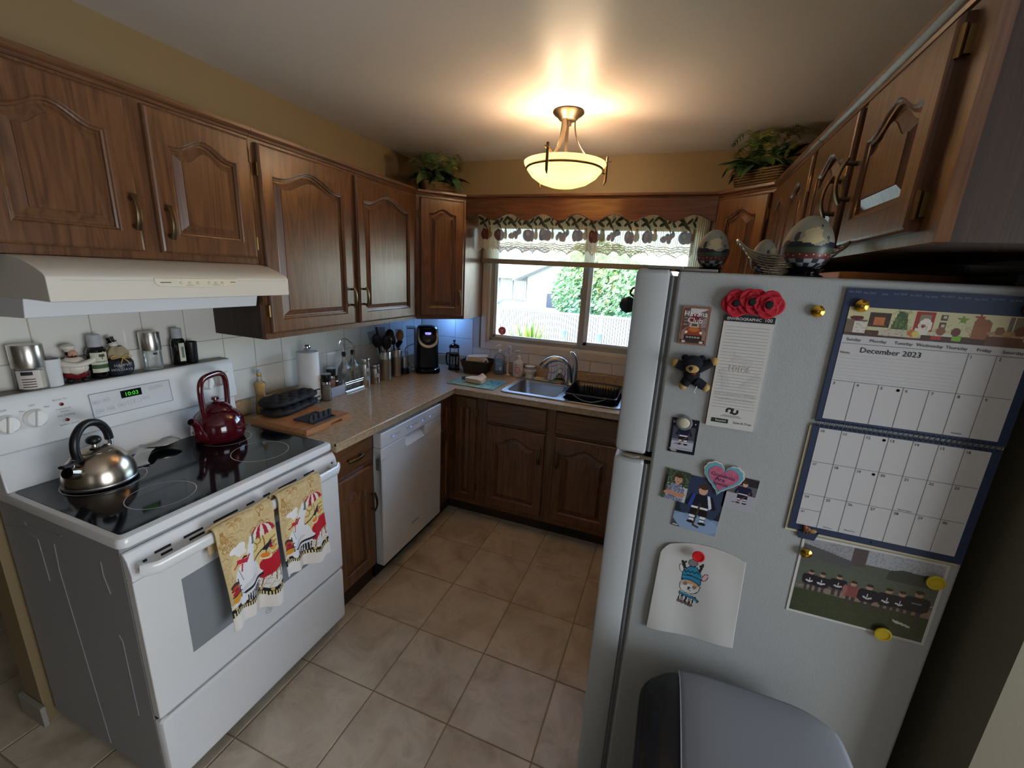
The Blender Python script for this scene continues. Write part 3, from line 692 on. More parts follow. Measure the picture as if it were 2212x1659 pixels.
for a, bq in (((-2.200,1.098),(-1.952,1.098)),((-1.952,1.098),(-1.952,1.180)),((-1.952,1.180),(-2.200,1.180)),((-2.200,1.180),(-2.200,1.098))):
    fr.tube([(FX(a[1])+.001, a[0], a[1]), (FX(bq[1])+.001, bq[0], bq[1])], .0014, 6)
mk('panel_border', fr, M('panel_border_grey', (150, 152, 162), .4), pan, smooth=True)
mk('clock_display', facebox(-2.113, -2.049, 1.146, 1.172, .0025), black_gl, pan)
mk('clock_digits', MB().text('10:03', .020, (FX(1.152)+.003, -2.080, 1.1515), (0,1,0), (-.1,0,1), 'C', .0008), M('green_led', (60, 200, 50), .5, emit=(80, 230, 40), es=.3), pan)
kp = M('key_outline', (170, 172, 180), .5); keys = MB(); words = MB()
for y, z, wd in ((-2.185,1.150,'Bake'),(-2.158,1.152,'Broil'),(-2.180,1.118,'Oven'),(-2.150,1.120,'Timer'),(-2.116,1.124,'Start'),(-2.088,1.126,'+'),(-2.066,1.128,'-'),(-2.040,1.131,'Clear'),(-2.012,1.162,'Oven'),(-1.988,1.164,'Timer')):
    hw = .0105; 
    for s in ((y-hw,z-.006,y+hw,z-.006),(y-hw,z+.006,y+hw,z+.006),(y-hw,z-.006,y-hw,z+.006),(y+hw,z-.006,y+hw,z+.006)):
        keys.tube([(FX(s[1])+.0018, s[0], s[1]), (FX(s[3])+.0018, s[2], s[3])], .0004, 4)
    words.text(wd, .0065, (FX(z)+.0018, y, z-.002), (0,1,0), (-.1,0,1))
mk('key_outlines', keys, kp, pan); 
for y, z, wd, sz in ((-2.272,1.181,'Burner On',.008),(-2.270,1.150,'Cuisinière en',.007),(-2.268,1.142,'fonction',.007),(-2.266,1.128,'Hot Cooktop',.008),(-2.264,1.098,'Surface chaude',.008),(-2.338,1.178,'OFF',.008),(-2.306,1.166,'Max',.008),(-2.362,1.166,'Min',.008),(-2.398,1.178,'OFF',.008),(-1.756,1.166,'OFF',.008),(-1.790,1.160,'Min',.008),(-1.722,1.165,'Max',.008)):
    words.text(wd, sz, (FX(z)+.0006, y, z), (0,1,0), (-.1,0,1))
mk('key_lettering', words, ink_g, pan)
red_l = M('indicator_red', (110, 18, 22), .2)
for y, z in ((-2.271,1.167),(-2.267,1.114)): mk('indicator_light', MB().lathe([(.0055,0),(.005,.003),(.0,.0045)], 14, T(FX(z),y,z,ry=PI/2)), red_l, t, smooth=True)
for y, z in ((-2.337,1.140),(-2.399,1.138),(-1.812,1.136),(-1.752,1.140)):
    k = mk('knob', MB().lathe([(.029,0),(.029,.006),(.026,.010),(.022,.016),(.0,.017)], 28, T(FX(z)-.001,y,z,ry=PI/2-.1)), white_pl, t, smooth=True)
    kb = MB(); kb.box(-.0065, .0065, -.025, .025, .010, .028, T(FX(z)-.001,y,z,ry=PI/2-.1)@T(rz=PI/2-.2)); mk('knob_grip', kb, white_pl, k, bevel=.004)
# oven door
DX = .660
b = MB(); b.box(.630, DX, Y0+.004, Y1-.002, .328, .800); dr = mk('oven_door', b, white_en, t, bevel=.004)
b = MB(); b.prism([(.630,.801),(DX,.801),(DX+.002,.820),(.652,.862),(.640,.880),(.630,.882)], Y0+.004, Y1-.002, 'y'); mk('vent_rail', b, white_en, dr, bevel=.003)
slot_m = M('vent_dark', (20,20,22), .6); sl = MB()
def slot(y0, y1, z):
    def fx(z): return DX+.002-(z-.820)*.238
    vs = [(fx(z-.0035)+.0012,y0,z-.0035),(fx(z-.0035)+.0012,y1,z-.0035),(fx(z+.0035)+.0012,y1,z+.0035),(fx(z+.0035)+.0012,y0,z+.0035)]
    return vs
for y0, y1 in ((-2.402,-2.392),(-2.372,-2.330),(-2.296,-2.240),(-2.208,-2.128),(-2.097,-2.068),(-2.034,-2.006),(-1.972,-1.892),(-1.858,-1.806),(-1.718,-1.708)):
    o = MB()
    for z in ((.852,.838) if y1-y0 > .02 else (.845,)): o.add(slot(y0 if z > .84 else y0+.012, y1, z), [(0,1,2,3)])
    mk('vent_slot', o, slot_m, dr)
wdw = M('oven_window', (134,140,146), .12, coat=.3, bump=None)
b = MB(); b.prism([(-2.322,.465),(-1.79,.465),(-1.79,.730),(-2.322,.730)], DX-.001, DX+.0012, 'x'); mk('oven_window', b, wdw, dr)
lg = MB(); n = 40
lg.add([(DX+.001, -2.062+r*math.cos(2*PI*i/n), .405+r*math.sin(2*PI*i/n)) for r in (.0125,.014) for i in range(n)], [(i,(i+1)%n,n+(i+1)%n,n+i) for i in range(n)])
lg.text('GE', .013, (DX+.001, -2.062, .4005), (0,1,0), (0,0,1), shear=.3); mk('maker_badge', lg, M('badge_grey', (120,126,140), .4), dr)
b = MB(); hy0, hy1 = Y0+.012, Y1-.028
b.tube([(.690,hy0,.842),(.712,hy0+.03,.842),(.712,hy1-.03,.838),(.690,hy1,.838)], [(.019,.008)]*4, 14, flat=(1,0,0)); b.tube([(.655,hy0+.014,.836),(.70,hy0+.016,.842)], .012, 10); b.tube([(.655,hy1-.014,.834),(.70,hy1-.016,.838)], .012, 10)
mk('door_handle', b, white_en, dr, smooth=True, ang=50)
b = MB(); b.loft([[(x_, y, z) for y, z in rrect(Y0+.004+d_, Y1-.002-d_, .058+d_, .318-d_, .012, 4)] for x_, d_ in ((.632,0),(.652,0),(.659,.004),(.661,.012),(.657,.03))], True, True)
mk('warming_drawer', b, white_en, t, smooth=True, ang=30)
mk('door_seam', MB().box(.629, .640, Y0+.006, Y1-.004, .317, .329), black_pl, t)
mk('seam_strip', MB().box(.6615, .663, Y0+.02, Y1-.01, .3255, .3295), chrome, dr)

# ------------------------------------------------------------------ range hood
t = thing('range_hood', 'almond under-cabinet range hood over the stove', 'range hood')
HY0, HY1 = -2.396, -1.690
mk('shell', MB().prism([(.01,1.6325),(.315,1.6325),(.37,1.626),(.43,1.607),(.460,1.594),(.470,1.584),(.470,1.522),(.01,1.522)], HY0, HY1, 'y'), almond, t, bevel=.003)
mk('filter_box', MB().prism([(.02,1.522),(.335,1.522),(.322,1.470),(.02,1.456)], HY0+.004, HY1-.03, 'y'), M('white_filter_box', (226,228,232), .35), t, bevel=.003)
mk('lamp_lens', MB().prism(rrect(.36,.46,HY0+.06,HY0+.22,.01), 1.5205, 1.5222), M('frosted_lens', (220,220,214), .4), t)
c = mk('control_strip', MB().prism([(-2.163,1.583),(-1.905,1.583),(-1.907,1.566),(-1.92,1.559),(-2.03,1.554),(-2.15,1.559),(-2.161,1.566)], .469, .474, 'x'), M('strip_ivory', (228,222,200), .35), t, bevel=.002)
b = MB()
for y in (-2.09,-2.064,-2.040,-2.004,-1.982,-1.960): b.lathe([(.005,0),(.005,.0018),(.004,.0026),(0,.0026)], 14, T(.474,y,1.5695,ry=PI/2))
mk('buttons', b, M('button_ivory', (214,208,188), .4), c)
b = MB(); b.box(.474,.4746,-2.148,-2.118,1.5695,1.5715); b.box(.474,.4746,-2.075,-2.052,1.5615,1.5622); b.box(.474,.4746,-1.995,-1.968,1.5625,1.5632); b.box(.474,.4746,-1.932,-1.914,1.5705,1.5725); mk('strip_marks', b, ink, c)
mk('front_crease', MB().box(.4702,.4708,HY0+.03,HY1-.012,1.5755,1.5765), M('crease_grey',(190,184,172),.5), t)

# ------------------------------------------------------------------ dishwasher
t = thing('dishwasher', 'white built-in dishwasher with pocket handle beside the corner cabinet', 'dishwasher')
A0, A1 = -1.377, -.789
mk('tub', MB().box(.02, .59, A0+.004, A1-.004, .105, .868), M('tub_grey', (120,120,122), .5), t)
mk('toe_panel', MB().box(.10, .575, A0+.006, A1-.006, .002, .104), black_pl, t)
DWX = .6445
b = MB(); ya, yb = -1.165, -.975
b.box(.595, DWX, A0, A1, .100, .708); b.box(.595, DWX, A0, ya, .708, .772); b.box(.595, DWX, yb, A1, .708, .772); b.box(.595, DWX-.028, ya, yb, .708, .772)
dd = mk('door', b, white_en, t, bevel=.003)
b = MB(); b.box(.595, DWX+.002, A0, A1, .773, .855); cp = mk('control_fascia', b, white_en, dd, bevel=.006)
b = MB(); b.prism([(.648,.708),(.640,.712),(.622,.730),(.618,.772),(.6445,.772)], ya, yb, 'y')
pk = MB(); pk.add([(DWX-.027, ya+.003, .771), (DWX-.027, yb-.003, .771), (DWX+.001, yb-.003, .709), (DWX+.001, ya+.003, .709)], [(0,1,2,3)]); mk('pocket_handle', pk, white_pl, dd, solid=.002)
b = MB(); g_ = MB()
for y0, y1, n in ((-1.30,-1.215,6),(-1.16,-1.05,6),(-1.005,-.965,3),(-.925,-.875,4)):
    for k in range(n): b.box(DWX+.002, DWX+.0026, y0+(y1-y0)*k/n, y0+(y1-y0)*(k+.6)/n, .812, .816)
    b.box(DWX+.002, DWX+.0024, y0-.004, y1+.004, .8215, .8222); b.box(DWX+.002, DWX+.0024, y0-.004, y1+.004, .8055, .8062)
mk('key_marks', b, M('key_grey', (140,146,160), .5), cp)
b = MB()
for y in (-1.275,-1.118,-1.0,-.92): b.box(DWX+.002, DWX+.0028, y-.006, y+.006, .808, .813)
mk('status_light', b, M('blue_status', (90,110,240), .5, emit=(110,120,255), es=1.0), cp)
mk('maker_plate', MB().box(DWX, DWX+.0016, -1.118, -1.04, .2, .216), M('plate_grey', (186,188,192), .4), dd); mk('plate_line', MB().box(DWX+.0016, DWX+.002, -1.112, -1.046, .206, .2075), ink, dd)
g_ = MB()
for k in range(9): g_.box(.612, .630, A0-.0006, A0+.001, .655+k*.0075, .6585+k*.0075)
mk('side_vent', g_, black_pl, dd)

# ------------------------------------------------------------------ fridge
YF, ZF, FX0, FX1 = -1.915, 1.675, 1.9025, 2.55
t = thing('fridge', 'white top-freezer fridge seen from its magnet covered side', 'fridge')
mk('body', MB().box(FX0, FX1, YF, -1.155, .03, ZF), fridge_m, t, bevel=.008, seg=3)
mk('base_grille', MB().box(1.88, 2.5, YF+.02, -1.175, .002, .03), black_pl, t)
def fdoor(name, z0, z1):
    b = MB(); b.loft([[(x_, y, z) for y, z in rrect(YF+.002+d_, -1.157-d_, z0+d_, z1-d_, .012, 4)] for x_, d_ in ((1.886,.003),(1.880,0),(1.822,0),(1.813,.003),(1.810,.009))], True, True)
    return mk(name, b, fridge_d, t, smooth=True, ang=30)
d1 = fdoor('freezer_door', 1.214, 1.678); d2 = fdoor('fridge_door', .055, 1.200)
for z0, z1 in ((1.225,1.664),(.065,1.190)):
    b = MB(); b.box(1.886, 1.9025, YF+.010, -1.165, z0, z1); gk = mk('door_gasket', b, gasket, t)
    mk('gasket_fold', MB().tube([(1.893, YF+.009, z0), (1.893, YF+.009, z1)], .004, 8), gasket, gk, smooth=True)
for dd, z0, z1 in ((d1,1.25,1.48),(d2,.80,1.16)):
    b = MB(); yy = -1.22; b.tube([(1.812,yy,z0),(1.772,yy,z0+.02),(1.772,yy,z1-.02),(1.812,yy,z1)], .011, 10); mk('handle', b, fridge_d, dd, smooth=True)
b = MB(); b.box(1.835, 1.912, YF+.006, YF+.06, 1.6785, 1.6850); b.box(1.905, 1.985, YF+.006, YF+.05, 1.6757, 1.6815); b.lathe([(.010,1.679),(.010,1.684),(.0,1.6845)], 14, cx=1.85, cy=YF+.04); b.tube([(1.895,YF+.03,1.681),(1.91,YF+.03,1.677)], .006, 8)
mk('top_hinge', b, steel_d, t, bevel=.001)
b = MB(); b.box(1.836, 1.905, YF+.004, YF+.05, 1.2025, 1.2115); b.tube([(1.830,YF+.008,1.207),(1.862,YF+.002,1.204),(1.872,YF+.006,1.206)], .0035, 8); mk('middle_hinge', b, steel, t, smooth=True)

# ------------------------------------------------------------------ waste bin
t = thing('waste_bin', 'tall black waste bin with grey lid standing against the fridge side', 'bin')
bk = M('bin_black', (24,25,28), .38); gl = M('bin_grey_lid', (128,132,141), .33)
def rr3(d_, z, r=.10): return [(x, y, z) for x, y in rrect(1.957+d_, 2.410-d_, -2.375+d_, -1.958-d_, max(r-d_, .02), 7)]
mk('bucket', MB().loft([rr3(.05,.002), rr3(.045,.02), rr3(.012,.585)], True, True), bk, t, smooth=True, ang=50)
mk('collar', MB().loft([rr3(.004,.575), rr3(0,.585), rr3(0,.618), rr3(.006,.628), rr3(.016,.630)], True, True), bk, t, smooth=True, ang=50)
mk('dome', MB().loft([rr3(.010,.628), rr3(.014,.640), rr3(.028,.660), rr3(.055,.674), rr3(.085,.679)], True, True), bk, t, smooth=True, ang=60)
def lid(u, v):
    x = 2.047+u*(.336); y = -1.978-v*.378; e = abs(2*v-1)**4; f_ = abs(2*u-1)**6
    rx = max(0, (u-.93)/.07)
    yy = -2.167+(y+2.167)*(1-.12*max(0, u-.72)/.28*max(0, u-.72)/.28)
    return (x, yy, .694-.030*e-.008*f_+.004*math.sin(PI*u))
b = MB().grid(lid, 30, 30); mk('lid', b, gl, t, smooth='all', solid=.008)
mk('lid_seam', MB().tube([(2.046, -1.982-.37*k/10, .690-.026*abs(2*k/10-1)**4) for k in range(11)], .0014, 6), M('seam_light', (170,172,178), .4), t, smooth=True)

# ------------------------------------------------------------------ ceiling light
LX, LY = 1.310, -.770
t = thing('ceiling_light', 'brushed nickel semi-flush ceiling light with amber glass bowl', 'lamp', (LX, LY, ZC))
mk('canopy', MB().lathe([(.0, 0), (.072, 0), (.075, -.006), (.068, -.014), (.052, -.024), (.044, -.034), (.036, -.040), (.0, -.040)], 40), nickel, t, smooth=True, ang=50)
mk('stem', MB().tube([(0,0,-.035), (0,0,-.235)], .008, 12), nickel, t, smooth=True)
mk('hub', MB().lathe([(.0,-.038),(.018,-.038),(.018,-.060),(.0,-.062)], 16), nickel, t, smooth=True)
for a in (-98, 22, 142):
    a = math.radians(a); ca, sa = math.cos(a), math.sin(a)
    def Q(r, z): return (r*ca, r*sa, z)
    pth = spline([Q(.034,-.030), Q(.040,-.085), Q(.062,-.140), Q(.112,-.196), Q(.165,-.222), Q(.192,-.214), Q(.228,-.204)], 6)
    arm = mk('arm', MB().tube(pth, [(.011, .0028)]*len(pth), 10, flat=(-sa, ca, 0) if False else (0,0,1)), nickel, t, smooth=True)
    mk('pin', MB().tube([Q(.207,-.185), Q(.207,-.296), Q(.200,-.312)], [.0068, .0068, .003], 10), nickel, arm, smooth=True)
    mk('clip', MB().tube([Q(.207,-.262), Q(.180,-.256)], .004, 8), nickel, arm, smooth=True)
mk('ring', MB().tube([(.187*math.cos(2*PI*k/48), .187*math.sin(2*PI*k/48), -.256) for k in range(48)], (.0055), 8, closed=True), nickel, t, smooth=True)
def bowl_mat():
    m = bpy.data.materials.new('frosted_amber_bowl'); m.use_nodes = True; n = m.node_tree; b = n.nodes['Principled BSDF']
    b.inputs['Base Color'].default_value = (*lin((214,192,150)), 1); b.inputs['Roughness'].default_value = .35; b.inputs['Emission Color'].default_value = (*lin((255,218,150)), 1); b.inputs['Emission Strength'].default_value = .3
    tr = n.nodes.new('ShaderNodeBsdfTranslucent'); tr.inputs[0].default_value = (*lin((196,160,104)), 1); mx = n.nodes.new('ShaderNodeMixShader'); mx.inputs[0].default_value = .62
    n.links.new(b.outputs[0], mx.inputs[1]); n.links.new(tr.outputs[0], mx.inputs[2]); n.links.new(mx.outputs[0], n.nodes['Material Output'].inputs[0]); return m
pr = [(.200,-.226), (.197,-.236), (.186,-.256), (.160,-.288), (.120,-.314), (.070,-.330), (.025,-.336), (.0,-.3365)]
mk('glass_bowl', MB().lathe(pr, 56), bowl_mat(), t, smooth='all')
bulb_m = M('lit_bulb', (255,240,210), .4, emit=(255,214,150), es=26)
for x, y in ((-.055,-.05), (.06,-.01)):
    bl = mk('bulb', MB().ell((x,y,-.278), (.024,.024,.026), 16, 10), bulb_m, t, smooth='all'); mk('socket', MB().lathe([(.013,-.258),(.013,-.246)], 12, cx=x, cy=y), white_pl, bl)
    d = bpy.data.lights.new('bulb_glow', 'POINT'); d.energy = 7.4; d.color = (1.0, .77, .50); d.shadow_soft_size = .035
    lo = bpy.data.objects.new('bulb_glow', d); COL.objects.link(lo); lo.parent = t; lo.location = (x, y, -.226)
# blue under-cabinet lamp in the corner
t = thing('under_cabinet_light', 'small blue puck light under the corner cabinet above the coffee maker', 'lamp', (.30, -.13, 1.312))
mk('housing', MB().lathe([(.026,.014),(.026,.004),(.022,0),(.0,0)], 24), white_pl, t, smooth=True); mk('led', MB().lathe([(.018,-.0002),(.016,-.002),(0,-.0025)], 20), M('blue_led', (120,170,255), .4, emit=(70,130,255), es=8), t, smooth=True)
d = bpy.data.lights.new('blue_glow', 'POINT'); d.energy = .9; d.color = (.18, .42, 1.0); d.shadow_soft_size = .02; lo = bpy.data.objects.new('blue_glow', d); COL.objects.link(lo); lo.parent = t; lo.location = (0, 0, -.012)
# ================================================================== THINGS ON THE STOVE
ZG = .9269
def Rz(v, a): return (v[0]*math.cos(a)-v[1]*math.sin(a), v[0]*math.sin(a)+v[1]*math.cos(a), v[2])
# steel kettle; local +x points along the spout
t = thing('kettle', 'round brushed steel whistling kettle with black handle on the rear burner', 'kettle', (.236, -2.270, ZG), math.radians(-62)); t.scale = (.88, .88, .90)
mk('body', MB().lathe([(.0,.0005),(.096,.0005),(.100,.004),(.1045,.010),(.105,.016),(.103,.036),(.097,.062),(.086,.086),(.070,.107),(.052,.121),(.049,.1215)], 56), M('kettle_steel',(190,176,158),.24,1.0), t, smooth=True, ang=60)
mk('base_ring', MB().lathe([(.1045,.006),(.1065,.009),(.1065,.014),(.1045,.017)], 56), steel_d, t, smooth=True)
ld = mk('lid', MB().lathe([(.0505,.1205),(.052,.1225),(.046,.127),(.028,.133),(.0,.136)], 40), M('kettle_lid_steel',(176,164,150),.2,1.0), t, smooth=True)
mk('lid_neck', MB().lathe([(.010,.134),(.009,.142),(.013,.146)], 16), chrome, ld, smooth=True); mk('lid_knob', MB().ell((0,0,.158),(.022,.022,.0165),20,12), black_pl, ld, smooth='all')
sp = MB(); sp.tube([(.075,0,.066),(.100,0,.078),(.125,0,.090)], [.026,.021,.0185], 20, cap=False); mk('spout', sp, M('spout_steel',(196,192,186),.15,1.0), t, smooth=True, ang=60); mk('spout_bore', MB().lathe([(.0175,0),(.0,0)],20,T(.1235,0,.0893,ry=math.radians(64))), black_gl, t)
mk('spout_lever', MB().box(-.006,.006,-.002,.002,0,.026,T(.100,0,.098,ry=-.2)@T(rz=PI/2)), steel, t, bevel=.002)
hd = spline([(.074,0,.110),(.080,0,.150),(.070,0,.190),(.038,0,.219),(.0,0,.223),(-.038,0,.206),(-.062,0,.172),(-.068,0,.138)], 6)
mk('handle', MB().tube(hd, .0135, 14), black_pl, t, smooth=True); mk('handle_ferrule', MB().tube([(-.068,0,.140),(-.069,0,.110)], .0085, 12), chrome, t, smooth=True)
tr = spline([(.078,0,.134),(.092,0,.118),(.112,0,.112),(.140,0,.116)], 5); mk('trigger', MB().tube(tr, [(.011,.006)]*len(tr), 10, flat=(0,0,1)), black_pl, t, smooth=True)
# burgundy kettle
t = thing('kettle', 'burgundy enamel tea kettle with tall square handle on the stove', 'kettle', (.215, -1.862, ZG), math.radians(-70))
mk('body', MB().lathe([(.0,.0005),(.078,.0005),(.086,.006),(.094,.028),(.0955,.05),(.091,.080),(.078,.106),(.060,.122),(.052,.127)], 48), burg, t, smooth=True, ang=60)
ld = mk('lid', MB().lathe([(.054,.126),(.056,.129),(.052,.135),(.036,.150),(.014,.158),(.0,.160)], 40), burg, t, smooth=True, ang=60); mk('lid_knob', MB().lathe([(.007,.158),(.007,.164),(.014,.168),(.013,.178),(.0,.181)], 18), burg, ld, smooth=True)
pth = spline([(.070,0,.030),(.100,0,.048),(.108,0,.080),(.118,0,.104),(.140,0,.120)], 6); mk('spout', MB().tube(pth, [.030,.028,.026,.024,.023,.022,.021,.020,.019,.018,.017,.016,.0155,.015,.015,.015,.0145,.014,.014,.014,.0135,.013,.013,.0128,.0125], 18), burg, t, smooth=True, ang=60)
mk('spout_bore', MB().lathe([(.0105,0),(0,0)],16,T(.1405,0,.1204,ry=math.radians(56))), black_gl, t)
hd = spline([(.066,0,.098),(.072,0,.150),(.074,0,.215),(.066,0,.250),(.044,0,.266),(.0,0,.270),(-.044,0,.266),(-.066,0,.250),(-.074,0,.215),(-.072,0,.150),(-.066,0,.098)], 6)
mk('handle', MB().tube(hd, [(.012,.0095)]*len(hd), 14, flat=(0,1,0)), burg, t, smooth=True)
# spoon rest
t = thing('spoon_rest', 'polished steel spoon rest lying between the two kettles', 'spoon rest', (.150, -2.06, ZG), math.radians(0))
b = MB(); cx, cy = -.02, .030
def rest(u, v):
    a = 2*PI*u; r = v; x = .060*r*math.cos(a); y = .044*r*math.sin(a); z = .006+.020*r*r
    return (cx+x*math.cos(1.1)-y*math.sin(1.1), cy+x*math.sin(1.1)+y*math.cos(1.1), z)
mk('bowl', MB().grid(rest, 32, 8), steel, t, smooth='all', solid=.0016)
pth = spline([(-.002,-.018,.022),(.022,-.050,.024),(.055,-.088,.008),(.085,-.104,.0035)], 6); mk('stem', MB().tube(pth, [(.018+.012*k/18,.0016) for k in range(len(pth))], 10, flat=(0,0,1)), steel, t, smooth=True)

# ------------------------------------------------------------------ two towels over the oven handle
def towel_canvas():
    W, H = 1.0, 1.7; c = Cv(W, H, 104, 170, (206, 182, 134))          # v = 0 is the bottom hem
    c.mottle(.35, 5, (186, 156, 104), .4); c.mottle(.3, 3, (224, 202, 150), .3)
    for k in range(26):
        x, y = rng.rand()*W, .8+rng.rand()*.85; c.ring(x, y, .03+.03*rng.rand(), .006, (170,128,70))
    for k in range(40):
        x, y = rng.rand()*.35, .55+rng.rand()*1.1; c.line([(x,y),(x+.05,y+.01),(x+.09,y-.02)], .006, (178,138,76))
    c.ell(.45,.95,.34,.30,(224,204,146),0,.7); c.ell(.75,1.0,.28,.4,(226,204,140),0,.7)
    c.rect(0,W,0,.235,(236,230,224))                                        # plain hem
    c.poly([(0,.235),(W,.235),(W,.60),(.55,.56),(.25,.46),(0,.44)],(232,228,220))
    for k in range(12): c.line([(k*.1-.1,.25),(k*.1+.14,.62)], .004,(190,170,150)); 
    for k in range(4): c.line([(0,.30+k*.08),(W,.34+k*.09)], .004,(190,170,150))
    for k in range(26):                                                     # checked black border
        x = k/26; yb = .245+.03*math.sin(x*14)
        c.rect(x,x+.5/26,yb-.01,yb+.07,(24,24,30)); c.rect(x+.5/26,x+1/26,yb-.01,yb+.05,(232,214,150))
    xs = np.linspace(0,W,60); c.poly([(x,.30+.03*math.sin(x*14)) for x in xs]+[(x,.36+.03*math.sin(x*14)) for x in xs[::-1]],(24,24,34))
    for k in range(7): c.ell(.07+k*.145,.338+.03*math.sin((.07+k*.145)*14),.026,.026,(216,180,104))
    c.line([(.80,.55),(.74,1.42)],.010,(150,112,60))                        # parasol
    P0 = (.74,1.44)
    for k in range(7):
        e0 = -1+2*k/7; e1 = -1+2*(k+1)/7
        side = lambda e, s: (.745+.235*e*math.sin(PI/2*s), 1.46-.215*(1-math.cos(PI/2*s))+.05*e*s*s)
        c.poly([side(e0,s) for s in np.linspace(0,1,7)]+[((side(e0,1)[0]+side(e1,1)[0])/2, (side(e0,1)[1]+side(e1,1)[1])/2+.022)]+[side(e1,s) for s in np.linspace(1,0,7)], (170,34,58) if k%2 == 0 else (230,220,204))
    for a in ((.58,1.12,.07),(.66,1.20,.05),(.50,1.05,.04),(.86,1.08,.05)): c.ring(a[0],a[1],a[2],.009,(158,116,58),-2.6,2.2)
    for k in range(4): c.line([(.86,.92+k*.08),(.96,.94+k*.08)],.012,(160,120,64))
    c.poly([(.62,.55),(.66,.80),(.72,.87),(1.0,.93),(1.0,.66),(.84,.60),(.70,.52)],(188,24,44)); c.line([(.70,.52),(.66,.38)],.009,(120,80,40)); c.line([(.88,.62),(.86,.46)],.009,(120,80,40)); c.line([(.96,.64),(.97,.48)],.009,(120,80,40))
    c.ell(.76,.89,.085,.040,(240,224,190)); c.ell(.75,.92,.065,.045,(226,130,40)); c.ell(.90,.97,.07,.035,(236,220,180)); c.ell(.90,.985,.05,.025,(222,170,60)); c.poly([(.83,1.02),(.87,1.02),(.88,1.1),(.82,1.1)],(170,30,50))
    tf = lambda q: (.40+(q[0]-.42)*1.25, .30+(q[1]-.30)*1.12)
    e_ = lambda cx, cy, rx, ry, *a: c.ell(*tf((cx,cy)), rx*1.25, ry*1.12, *a)
    p_ = lambda pts, *a: c.poly([tf(q) for q in pts], *a)
    l_ = lambda pts, wd, col: c.line([tf(q) for q in pts], wd*1.15, col)
    W_ = (232,232,234)                                                      # plump cook in white
    e_(.42,.66,.20,.25,W_); e_(.36,.50,.12,.16,W_); p_([(.30,.80),(.52,.82),(.60,1.22),(.52,1.24),(.42,.98)],W_); p_([(.52,.80),(.66,.62),(.60,.52),(.40,.60)],W_)
    e_(.40,.56,.16,.03,(170,172,178),.5,.4); l_([(.30,.84),(.34,.66)],.006,(150,152,160)); l_([(.24,.62),(.30,.44)],.006,(150,152,160))
    p_([(.36,.30),(.58,.36),(.60,.50),(.36,.40)],(30,30,34))
    for k in range(7): l_([(.38+k*.032,.31+k*.008),(.385+k*.032,.43+k*.012)],.006,(226,226,226))
    p_([(.30,.42),(.66,.56),(.66,.60),(.29,.46)],(40,40,46)); e_(.30,.38,.06,.08,W_)
    e_(.385,.99,.068,.058,(232,198,150)); p_([(.30,.99),(.28,.93),(.42,.90),(.46,.96)],(196,40,60)); l_([(.30,.93),(.24,.90)],.01,(190,30,54)); l_([(.36,.90),(.34,.80)],.01,(190,30,54)); l_([(.41,.92),(.47,.99)],.012,(190,30,54))
    p_([(.33,1.03),(.44,1.06),(.42,1.14),(.26,1.14)],(236,234,230)); e_(.30,1.15,.085,.05,(236,234,230)); e_(.38,1.18,.06,.05,(236,234,230)); l_([(.38,.985),(.43,.995)],.012,(40,34,34)); e_(.40,1.0,.012,.012,(30,26,26))
    c.line([(.56,.90),(.80,1.10)],.010,(30,30,34)); c.poly([(.72,1.02),(.78,1.00),(.88,1.13),(.85,1.16)],(34,36,44)); c.poly([(.55,1.20),(.60,1.20),(.60,1.33),(.58,1.40),(.56,1.33)],(110,116,110))
    c.poly([(.03,.46),(.20,.50),(.22,.72),(.06,.74)],(206,172,110)); c.ell(.12,.72,.08,.05,(60,50,44)); c.ell(.12,.68,.07,.04,(190,60,40)); c.ell(.13,.60,.08,.05,(186,26,44)); c.ell(.13,.50,.09,.06,(214,150,40)); c.line([(.22,.46),(.20,.78)],.008,(50,40,36)); c.line([(.04,.66),(.24,.64)],.008,(50,40,36)); c.line([(.04,.56),(.24,.56)],.008,(50,40,36))
    return c
TCV = towel_canvas()
def towel(label, ya, yb, ztop, L, Lb, ph, fold):
    t = thing('dish_towel', label, 'towel', (.715, (ya+yb)/2, .55))
    hw = (yb-ya)/2
    def fn(u, v):                      # v 0 bottom hem of the front, 1 over the bar
        y = -hw+2*hw*u*(1-.0) ; z = ztop-L*(1-v)
        k = (1-v); x = .020+.014*k*math.sin(u*PI*2.3+ph)+.010*k*math.sin(u*PI*5+ph*2)
        y += fold*k*(u-.5)+.012*k*math.sin(v*3+ph); z += -.022*k*(u-.5)+.010*k*math.sin(u*PI*1.5+ph)
        if v > .93:
            a = (v-.93)/.07*PI*.5; x = .020*math.cos(a)+.0; z = ztop-.07*L*1.0+.022*math.sin(a)+.012
        return (x, y, z-.55)
    canvas_obj('front_fall', TCV, fn, towel_m, t, smooth=True, solid=.004)
    bk = MB().grid(lambda u, v: (.0-.022*math.sin(min(v/.10,1)*PI/2)-.004*math.sin(u*7), -hw+2*hw*u, ztop-.07*L+.034-(Lb)*v-.55), 14, 14); mk('back_fall', bk, M('towel_reverse',(206,182,138),.95), t, smooth='all', solid=.004)
towel('cook-print dish towel hanging fully over the oven handle, nearer its left end', -2.258, -2.062, .868, .375, .10, .4, -.008)
towel('shorter cook-print dish towel hanging by the right end of the oven handle', -2.040, -1.852, .868, .335, .10, 1.7, .012)

